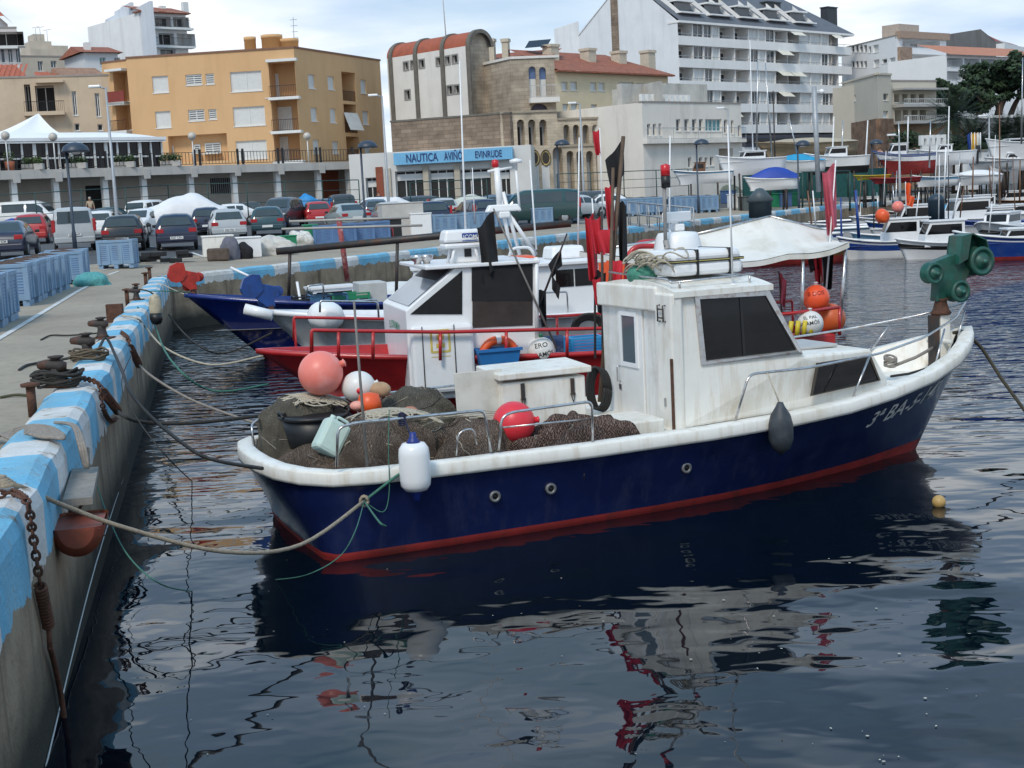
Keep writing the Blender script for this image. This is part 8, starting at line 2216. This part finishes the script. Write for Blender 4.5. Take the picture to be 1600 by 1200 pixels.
q.add([F.pt(u,z)for u,z in n_],[tuple(range(5))]);q.add([Fb.pt(0,6),Fb.pt(Fb.L,6),Fb.pt(Fb.L,F.uz(1556,64)[1]),Fb.pt(0,F.uz(1556,64)[1])],[(0,1,2,3)]);q.build('wall',pm('grey_cladding',(.16,.155,.15),.8,.1,.6,streak=((.10,.095,.09),.6,1)),o,True)
q=MB();ze_=F.uz(1556,64)[1];a,c,d_,e_=Vector(F.pt(F.L,ze_,-.1)),Vector(Fb.pt(Fb.L,ze_,-.1)),Vector(Fb.pt(Fb.L*.55,z1,5)),Vector(F.pt(F.L*.72,z1,0))
q.grid(lambda u,v:a.lerp(c,u).lerp(e_.lerp(d_,u),v),3,2,0,False);q.m[1]=1;q.m[3]=1;q.build('patched_roof',[pm('roof_red2',(.26,.06,.045),.8),pm('roof_grey2',(.45,.42,.40),.8)],o,True)
q=MB();Fb.box(q,.3,Fb.L,ze_-2.6,ze_-.4,-1.2,-.01);q.build('balcony',framew,o,True)
# ---- low walls and steps below the pines
F=Fac(1455,150,1640,158);o=F.root('terrace_wall','grey terrace wall with pale coping below the pines','wall');z1=F.uz(1500,186)[1]
q=MB();F.box(q,0,F.L,2,z1,0,6);q.build('wall',pm('terrace_grey',(.26,.26,.26),.9,.15,1),o,True);q=MB();F.box(q,-.1,F.L,z1,z1+.3,-.15,.5);q.build('coping',framew,o,True)
F=Fac(1440,128,1478,129);o=F.root('white_balustrade','white balustrade of a low terrace below the villa','railing');b_=F.rect((1441,214,1476,226));q=MB();F.box(q,b_[0],b_[2],b_[1]-.8,b_[1],0,.3);F.box(q,b_[0],b_[2],b_[3]-.15,b_[3],0,.3);q.build('rails',framew,o,True)
for k in range(5):q=MB();u=b_[0]+(b_[2]-b_[0])*k/4;F.box(q,u-.16,u+.16,b_[1]+.003,b_[3]+.15,-.03,.33);q.build('post',framew,o,True)
# ---- trees
bark=pm('bark',(.07,.05,.038),.95,.3,3,bump=.6,bscale=10)
pinem=[pm('pine_dark',(.011,.024,.011),.7,.3,2),pm('pine_mid',(.022,.046,.017),.7,.3,2),pm('pine_light',(.042,.080,.026),.7,.3,2)]
def pine(label,base,tops,clusters,d,seed,nleaf=260,size=.30):
 """clusters: (px, py, radius in px) of the crown; tops: limb ends"""
 sc=d/FOC;rr_=random.Random(seed)
 b_=D(*base,d);o=thing('pine_tree',label,'tree',(b_.x,b_.y,zg(b_.x,b_.y)))
 q=MB()
 for path,r0 in tops:
  pts=spline([D(x,y,d+rr_.uniform(-.5,.5))for x,y in path],5);n=len(pts);q.tube(pts,[r0*(1-.65*i/n)for i in range(n)],8)
 q.build('trunk',bark,o,True)
 q=MB();cl2=[]
 for x,y,r_ in clusters:
  c=D(x,y,d+rr_.uniform(-1,1)*r_*sc)
  for k in range(8):
   a=Vector((rr_.gauss(0,.5),rr_.gauss(0,.6),rr_.gauss(0,.36)))*r_*sc;cl2.append((c+a,r_*sc*rr_.uniform(.30,.58)))
 leaves(q,cl2,size,nleaf//8+8,seed,.75);q.build('crown',pinem,o,True)
pine('large umbrella pine spreading over the right corner of the hill',(1560,190),[([(1558,195),(1562,170),(1572,150),(1590,125)],.55),([(1562,170),(1545,148),(1520,130)],.3),([(1572,200),(1585,165),(1600,140)],.45)],[(1530,120,24),(1552,112,24),(1575,108,26),(1600,105,26),(1620,112,26),(1522,140,20),(1545,135,22),(1568,130,22),(1590,128,24),(1540,155,14),(1610,135,24)],165,3,900)
pine('lower pine leaning left with its crown before the gallery apartments',(1522,185),[([(1524,186),(1540,165),(1552,150)],.4),([(1540,165),(1525,150),(1512,145)],.2)],[(1515,132,14),(1527,150,15),(1512,148,13),(1535,168,12),(1550,160,12),(1524,165,12)],160,5,520)
pine('dark bushy tree between the stone villa and the umbrella pine',(1478,190),[([(1478,195),(1478,165),(1480,145)],.4)],[(1455,140,13),(1470,136,15),(1487,138,16),(1502,142,14),(1465,155,15),(1482,158,17),(1500,160,15),(1478,175,14),(1462,172,10)],158,8,620)
def palm(label,px,py,d,n,Lf,seed,hgt):
 c=D(px,py,d);o=thing('palm_tree',label,'tree',(c.x,c.y,zg(c.x,c.y)))
 q=MB();q.tube([Vector((c.x,c.y,zg(c.x,c.y)-.3)),Vector((c.x+.2,c.y,(c.z+zg(c.x,c.y))/2)),c],[.45,.38,.42],10);q.build('trunk',bark,o,True)
 rr_=random.Random(seed);q=MB()
 for k in range(n):
  a=rr_.uniform(0,6.283);el=rr_.uniform(-.5,1.35);dv=Vector((math.cos(a)*math.cos(el),math.sin(a)*math.cos(el),math.sin(el)));L_=Lf*rr_.uniform(.75,1.1)
  m=0 if el>.1 else(3 if rr_.random()<.5 and el<-.2 else 1);prev=None
  for s_ in range(9):
   u=s_/8;p=c+dv*L_*u-Vector((0,0,.38*L_*u*u*(1.1-abs(math.sin(el))*.6)))
   if prev is not None:
    t_=(p-prev).normalized();sd=t_.cross(Vector((0,0,1)));
    if sd.length<1e-3:sd=Vector((1,0,0))
    sd.normalize();wl=.55*(1-abs(2*u-.9))+.12
    for sg in(-1,1):
     for j in range(3):
      q0=prev.lerp(p,j/3);q1=prev.lerp(p,j/3+.16);tip=q0+sd*sg*wl+t_*wl*.7-Vector((0,0,wl*.45))
      q.add([q0,q1,tip],[(0,1,2)],m)
   prev=p
 q.build('crown',pinem+[pm('dead_frond',(.16,.08,.035),.9)],o,True)
palm('large palm with rusty skirt below the dark bushy tree',1492,186,138,90,4.6,2,4)
palm('broad palm behind the flagpoles',1520,222,132,80,4.0,4,3)
palm('low palm at the right behind the tall lamp',1568,218,134,80,4.0,6,3)
palm('palm at the right edge above the white hull',1596,212,134,70,3.6,9,3)
o=thing('hedge','dark green hedge along the foot of the terrace wall','hedge',(D(1540,235,131).x,131,3))
q=MB();leaves(q,[(D(1470+9*k,232-3*math.sin(k),133+(k%3)),1.3)for k in range(16)],.22,150,5,.9);q.build('foliage',pinem,o,True)
o=thing('shrub','dark shrub beside the stone villa entrance','shrub',tuple(D(1412,222,134)));q=MB();leaves(q,[(D(1402+7*k,218+2*(k%2),134),.9)for k in range(5)],.2,120,7);q.build('foliage',pinem,o,True)
# ---- boatyard on land
yard='boats laid up in the boatyard'
def yb(label,px,py,L,ang,mats,bands,d=112,**k):
 p=D(px,py,d);z=p.z;k['zb']=k.get('zb',L*.17)*.82
 o=small_boat(label,(p.x,p.y),ang,L,mats,bands,z=z,group=yard,name='laid_up_boat',**k)
 for xx_ in(.25,.7):
  for sy in(-1,1):q=MB();q.tube([(L*xx_,sy*L*.10,-.2),(L*xx_,sy*L*.13,zg(p.x,d)-z-.2)],.07,5);q.build('stand',darkmetal,o)
 return o
yb('white sailing yacht on land before the cream club building',1172,266,5.0,R(190),[cleanwhite,bluel,cleanwhite],[(.9,0),(1,0)],100,cabin=(.3,.6,.6,.7),mast=(.45,8.5),zb=1.35)
yb('white open fishing boat on land left of the yacht',1098,282,4.2,R(172),[cleanwhite,lightb,cleanwhite],[(.8,0),(1,1)],100,zb=1.0,cabin=(.45,.62,.5,.8,brownw))
yb('white launch under a bright blue cover behind the navy dome lamp',1244,265,4.2,R(180),[cleanwhite,greyhull,cleanwhite],[(1,0)],104,cover=(pm('sky_blue_cover',(.02,.28,.50),.75),.5),zb=1.0)
yb('white motor cruiser with canopy frame right of the blue cover',1306,264,4.8,R(184),[cleanwhite,black,cleanwhite],[(.2,1),(1,0)],104,cabin=(.35,.6,.7,.9),zb=1.5)
yb('white traditional boat with red bottom on the slipway',1412,264,4.6,R(176),[cleanwhite,antifoul,bluel],[(.55,1),(.86,0),(.93,2),(1,0)],106,zb=1.75,cabin=(.45,.68,.6,1.1),rake=1.0)
yb('white motorboat with twin black outboards beside the red bottomed boat',1478,252,4.4,R(170),[cleanwhite,greyhull,cleanwhite],[(1,0)],108,zb=1.2,outboard=True,cabin=(.4,.6,.5,.7))
yb('white hull raised high at the right edge of the yard',1588,243,5.0,R(185),[cleanwhite,bluel,cleanwhite],[(1,0)],110,zb=1.7,cabin=(.4,.65,.6,.5))
yb('royal blue covered boat behind the dark bins',1205,292,3.8,R(182),[cleanwhite,greyhull,cleanwhite],[(1,0)],98,cover=(pm('royal_blue_tarp',(.012,.05,.32),.6),.8),zb=.9)
yb('red inflatable boat on the quay between the two yellow shirted people',1398,284,3.6,R(170),[pm('inflatable_red',(.34,.035,.04),.5)]*3,[(1,0)],101,zb=.42)
yb('pale blue rowing boat on the quay right of the yellow shirted person',1462,287,3.4,R(176),[cleanwhite,lightb,cleanwhite],[(.6,0),(1,1)],104,zb=.8)
yb('white boat under a white cover on a trailer near the ramp',1524,285,3.8,R(178),[cleanwhite,greyhull,cleanwhite],[(1,0)],106,cover=(wtarp,.4),zb=.85)
yb('grey inflatable behind the covered boat near the ramp',1546,262,3.4,R(172),[pm('tender_grey',(.42,.44,.46),.6),greyhull,greyhull],[(1,0)],110,zb=.8,outboard=True)
yb('white cruiser bow beyond the ramp at the right edge',1580,262,4.6,R(190),[cleanwhite,bluel,cleanwhite],[(1,0)],110,zb=1.1,cabin=(.3,.6,.6,.6))
yb('yellow kayak pile boat on the quay above the left yellow shirt',1362,279,2.6,R(178),[pm('kayak_yellow',(.46,.35,.03),.5)]*3,[(1,0)],102,zb=.34)
yb('long brown covered hull behind the navy dome lamp',1258,240,8.0,R(182),[pm('tan_cover_hull',(.34,.26,.17),.8),pm('tan_cover_hull',(.34,.26,.17)),pm('tan_cover_hull',(.34,.26,.17))],[(1,0)],112,zb=1.3,cover=(pm('tan_cover',(.40,.34,.25),.85),.4))
yb('small white dinghy on land behind the twin outboards',1440,248,3.8,R(186),[cleanwhite,bluel,cleanwhite],[(1,0)],114,zb=1.0)
F=Fac(1537,112,1566,113);simple(F,'white_hut','small white hut with two windows in the boatyard',cleanwhite,236,1545,[(1543,241,1549,253,'glass'),(1552,241,1559,253,'glass')],3,2)
mg='thin yacht masts over the boatyard'
for x0,y0,x1,y1,m,lab in((1184,92,1182,250,chrome,'tall yacht mast before the club end'),(1208,142,1212,290,darkmetal,'dark mast left of the apartments base'),(1233,185,1248,250,chrome,'slanting spar above the bright blue cover'),(1303,182,1300,265,cleanwhite,'white mast of the motor cruiser'),(1317,188,1315,265,chrome,'steel mast right of the white apartment base'),(1356,188,1352,262,cleanwhite,'white mast before the rubble stone base'),(1404,190,1406,250,chrome,'mast before the stone villa'),(1419,182,1418,240,cleanwhite,'white mast before the villa door'),(1454,190,1452,262,chrome,'mast left of the large palm'),(1483,166,1480,300,cleanwhite,'tall white mast right of the large palm'),(1598,90,1596,225,chrome,'tall mast at the right edge before the pine'),(1196,98,1206,245,chrome,'second yacht mast leaning beside the tallest')):
 q=MB();q.tube([D(x1,y1,104),D(x0,y0,104)],[.07,.04],6);solo(q,'yacht_mast',m,lab,'mast',mg)
for i,(px,m,lab)in enumerate(((1518,bluel,'blue flag on the leftmost flagpole'),(1523,pm('flag_yellow',(.65,.42,.03),.8),'striped flag on the second flagpole'),(1528,pm('flag_yellow',(.65,.42,.03),.8),'striped flag on the third flagpole'),(1532,pm('flag_pale',(.5,.5,.45),.8),'pale flag on the rightmost flagpole'))):
 marker(lab,D(px,240,112),D(px,207,112),.05,cleanwhite,[(.98,(-.3,0,0),.35,1.5,m,i)],'flagpole','flagpoles before the palms','flagpole')
marker('pink flag drooping from a tall pole before the arcade',D(942,345,60),D(937,200,60),.03,cleanwhite,[(.98,(-.5,0,0),.30,1.0,redcloth,3)],group='flag markers behind the boats')
marker('orange flag on a thin pole among the far boats',D(1416,335,62),D(1415,284,62),.03,cleanwhite,[(.98,(.4,0,0),.25,.8,orange,5),(.6,(.6,0,0),.4,.45,orange,6)],group='flag markers behind the boats')
more=[(1225,345,5.5,172,'low white launch just left of the awning peak',WB,(.3,.5,.6,.7)),(1330,352,5.0,183,'white launch with pale wheelhouse behind the thick blue pole',WB,(.35,.6,.6,1.1)),(1455,335,5.5,176,'white half decked boat before the dark round bollard',[cleanwhite,greyhull,cleanwhite],None),(1500,338,5.0,188,'white boat with black windscreen right of the dark round bollard',[cleanwhite,black,cleanwhite],(.4,.62,.6,.8)),(1560,366,5.0,172,'blue topped boat squeezed behind the striped grey bow',[cleanwhite,bluel,bluel],(.3,.55,.6,.9)),(1385,358,4.6,186,'plain white dinghy right of the small white cabin boat',[cleanwhite,greyhull,cleanwhite],None),(1425,345,5.0,170,'white boat with brown cabin sides behind the sky blue cover',[cleanwhite,brownw,cleanwhite],(.35,.6,.6,1.0,brownw)),(1250,388,4.4,184,'white skiff beneath the awning edge',WB,None)]
for px,py,L_,an,lab,ms_,cb_ in more:fb(lab,px,py,L_,R(an),ms_,[(.72,0),(.9,1),(1,2)],cabin=cb_,zb=.9)
rr_=random.Random(77);xs_=sorted(rr_.uniform(1335,1598)for k in range(16));nth=['leftmost','second','third','fourth','fifth','sixth','seventh','eighth','ninth','tenth','eleventh','twelfth','thirteenth','fourteenth','fifteenth','last']
for k,x in enumerate(xs_):
 d=rr_.uniform(60,100);y1=300+(100-d)*1.6;q=MB();q.tube([D(x,y1,d),D(x+rr_.uniform(-5,5),y1-rr_.uniform(45,110),d)],[.035,.02],5)
 solo(q,'boat_mast',rr_.choice((cleanwhite,chrome,brownw,darkmetal)),nth[k]+' of the slim bare masts over the far moored boats, counted from the left','mast','slim bare masts over the far moorings')
for x0,y0,x1,y1,d,lab in((905,215,903,400,32,'left white pole behind the black torn flags'),(925,310,935,440,30,'white pole crossing the orange tank'),(1047,212,1046,370,30,'white pole right of the flag bundle'),(828,250,838,390,30,'white aerial right of the radar mast'),(738,262,742,350,45,'thin aerial before the shop')):
 q=MB();q.tube([D(x1,y1,d),D(x0,y0,d)],[.022,.014],6);solo(q,'aerial_pole',cleanwhite,lab,'pole','thin white poles over the moored boats')
c=G(1015,312);o=thing('net_reel','large dark blue net reel on the far quay under the red mast lamp','net reel',(c.x,c.y,c.z),R(20))
for s_ in(-1,1):
 X=Matrix.Translation((s_*1.0,0,1.55))@Matrix.Rotation(R(90),4,'Y');MB(X).lathe([(.1,-.05),(1.55,-.05),(1.55,.05),(.1,.05)],30).build('flange',pm('reel_navy',(.02,.028,.06),.5,.2,3),o)
MB(Matrix.Translation((0,0,1.55))@Matrix.Rotation(R(90),4,'Y')).lathe([(.6,-.95),(.85,-.4),(.8,.4),(.6,.95)],20).build('drum',pm('reel_navy',(.02,.028,.06)),o)
for px,py,r_,m,lab in((985,322,1.0,pm('net_sand',(.25,.22,.17),.95,.3,5,bump=1,bscale=30),'sandy net heap left of the net reel'),(1062,318,1.35,pm('net_sand',(.25,.22,.17)),'large sandy net heap right of the net reel'),(1140,316,1.2,pm('net_green_grey',(.12,.15,.12),.95,.4,4,bump=1,bscale=25),'grey green net heap below the yacht'),(1262,314,.9,pm('net_tan',(.28,.23,.16),.95,.4,5),'tan net heap before the netting fence'),(1180,305,1.1,pm('net_green_grey',(.12,.15,.12)),'grey green net heap below the royal blue cover')):
 p=G(px,py);q=mound((p.x,p.y+1,p.z+.2),(r_*1.3,r_,r_),px,amp=.12,n=30,k=14,fold=.05);solo(q,'net_heap',m,lab,'fishing net','net heaps on the far quay')
for px,py,m,lab in((1215,325,pm('crate_green',(.015,.22,.10),.5),'green crate on the far quay left of the tan net'),(1226,324,bindark,'dark blue crate between two green crates'),(1238,323,pm('crate_green',(.015,.22,.10),.5),'green crate next to the dark blue crate'),(1170,330,pm('crate_grey',(.10,.12,.12),.6),'grey crate behind the capped bollard'),(1152,326,cleanwhite,'white crate beside the pale blue bins'),(1140,318,bindark,'dark blue bin before the grey green net heap'),(1118,312,bindark,'dark blue bin behind the pale blue bins')):
 p=G(px,py);q=MB();q.cbox((p.x,p.y+.5,p.z+.5),(1.0,.9,1.0),0,.4);q.cbox((p.x,p.y+.5,p.z+1.02),(1.1,1.0,.07),0,.4);solo(q,'crate',m,lab,'crate',None,.03)
o=thing('gangway','grey aluminium gangway with handrails from the far quay behind the Spanish flag','gangway',tuple(D(1010,350,68)))
a,c=D(985,352,66),D(1085,368,56)
q=MB();sd=Vector((.0,.9,0));q.quad(a,c,c+sd,a+sd,0,.12);q.build('walkway',galv,o,True)
for s_ in(0,1):
 q=MB()
 for h_ in(.55,1.1):q.tube([a+sd*s_+Vector((0,0,h_)),c+sd*s_+Vector((0,0,h_))],.035,5)
 for k in range(7):p=a.lerp(c,k/6)+sd*s_;q.tube([p,p+Vector((0,0,1.1))],.03,5)
 q.build('handrail',galv,o,True)
# ---- people
skin=pm('skin',(.42,.23,.15),.6,.1,8)
def person(label,at,pose,shirt,trousers,hair,h_=1.72,rz=0,shorts=False):
 o=thing('person',label,'person',at,rz)
 J=pose;names=list(J);idx={k:i for i,k in enumerate(names)}
 bones=[('pelvis','belly'),('belly','chest'),('chest','neck'),('neck','head'),('head','crown'),('chest','shl'),('shl','ell'),('ell','wrl'),('wrl','hal'),('chest','shr'),('shr','elr'),('elr','wrr'),('wrr','har'),('pelvis','hil'),('hil','knl'),('knl','anl'),('anl','tol'),('pelvis','hir'),('hir','knr'),('knr','anr'),('anr','tor')]
 rad=dict(pelvis=.13,belly=.13,chest=.145,neck=.055,head=.095,crown=.075,shl=.065,shr=.065,ell=.045,elr=.045,wrl=.032,wrr=.032,hal=.03,har=.03,hil=.092,hir=.092,knl=.062,knr=.062,anl=.042,anr=.042,tol=.04,tor=.04)
 def skinned(nm,use,k,m):
  vs=[n for n in names if any(n in b_ for b_ in use)]
  me=bpy.data.meshes.new(nm);ii={n:i for i,n in enumerate(vs)}
  me.from_pydata([J[n]for n in vs],[(ii[a],ii[c])for a,c in use],[]);me.update()
  ob=bpy.data.objects.new(nm,me);S.collection.objects.link(ob);ob.parent=o
  md=ob.modifiers.new('skin','SKIN')
  for n in vs:sv=me.skin_vertices[0].data[ii[n]];sv.radius=(rad[n]*k,rad[n]*k)
  me.skin_vertices[0].data[0].use_root=True
  sb=ob.modifiers.new('sub','SUBSURF');sb.levels=1;sb.render_levels=2
  me.materials.append(m);return ob
 skinned('body',bones,1.0,skin)
 skinned('shirt',[b_ for b_ in bones if b_[0]in('belly','chest')and b_[1]!='neck']+[('pelvis','belly'),('shl','ell'),('shr','elr')],1.17,shirt)
 skinned('trousers',[b_ for b_ in bones if b_[0]in('hil','hir')or b_[1]in('hil','hir')]+([]if shorts else[('knl','anl'),('knr','anr')]),1.16,trousers)
 hp=Vector(J['head']);cp=Vector(J['crown'])
 q=MB();q.ball(hp.lerp(cp,.75)+Vector((0,.02,.01)),.108,14,8,0,(1,1,.85));q.build('hair',hair,o)
 return o
def stand(**ch):
 P_=dict(pelvis=(0,0,.93),belly=(0,0,1.1),chest=(0,0,1.32),neck=(0,0,1.48),head=(0,-.02,1.59),crown=(0,0,1.68),shl=(.18,0,1.40),ell=(.25,.02,1.13),wrl=(.27,-.06,.90),hal=(.27,-.08,.80),shr=(-.18,0,1.40),elr=(-.25,.02,1.13),wrr=(-.27,-.06,.90),har=(-.27,-.08,.80),hil=(.09,0,.86),knl=(.10,-.02,.48),anl=(.10,.02,.08),tol=(.11,-.14,.04),hir=(-.09,0,.86),knr=(-.10,-.02,.48),anr=(-.10,.02,.08),tor=(-.11,-.14,.04))
 P_.update(ch);return P_
yel2=pm('shirt_yellow',(.72,.50,.02),.8);dkc=pm('cloth_dark_navy',(.02,.025,.045),.85);hairb=pm('hair_brown',(.04,.025,.015),.8);hairg=pm('hair_grey',(.35,.33,.31),.8)
p=G(1432,303);person('person in a yellow shirt and dark shorts raising both arms to the head',(p.x,p.y,p.z),stand(ell=(.36,-.02,1.42),wrl=(.24,-.06,1.64),hal=(.15,-.06,1.68),elr=(-.36,-.02,1.42),wrr=(-.24,-.06,1.64),har=(-.15,-.06,1.68)),yel2,dkc,hairb,shorts=True)
p=G(1353,306);person('person in a yellow vest standing by the railing near the netting fence',(p.x,p.y,p.z),stand(ell=(.22,-.1,1.14),wrl=(.12,-.24,1.2),hal=(.06,-.28,1.22),elr=(-.22,-.1,1.14),wrr=(-.12,-.22,1.02),har=(-.08,-.28,.98)),yel2,dkc,hairg)
p=D(141,322,99);person('person in a beige shirt in the doorway under the restaurant terrace',(p.x,p.y,zg(p.x,p.y)+.35),stand(),pm('shirt_beige',(.42,.33,.24),.85),dkc,hairg,rz=.3)
p=D(1375,246,120);person('person in a pale pink shirt standing by the boats before the rubble wall',(p.x,p.y,p.z-.9),stand(),pm('shirt_pink',(.55,.36,.34),.85),dkc,hairb)
p=D(592,300,112);person('person in dark clothes at the brick pier of the shop',(p.x,p.y-.5,zg(p.x,p.y)+.1),stand(),dkc,dkc,hairb,rz=-.4)
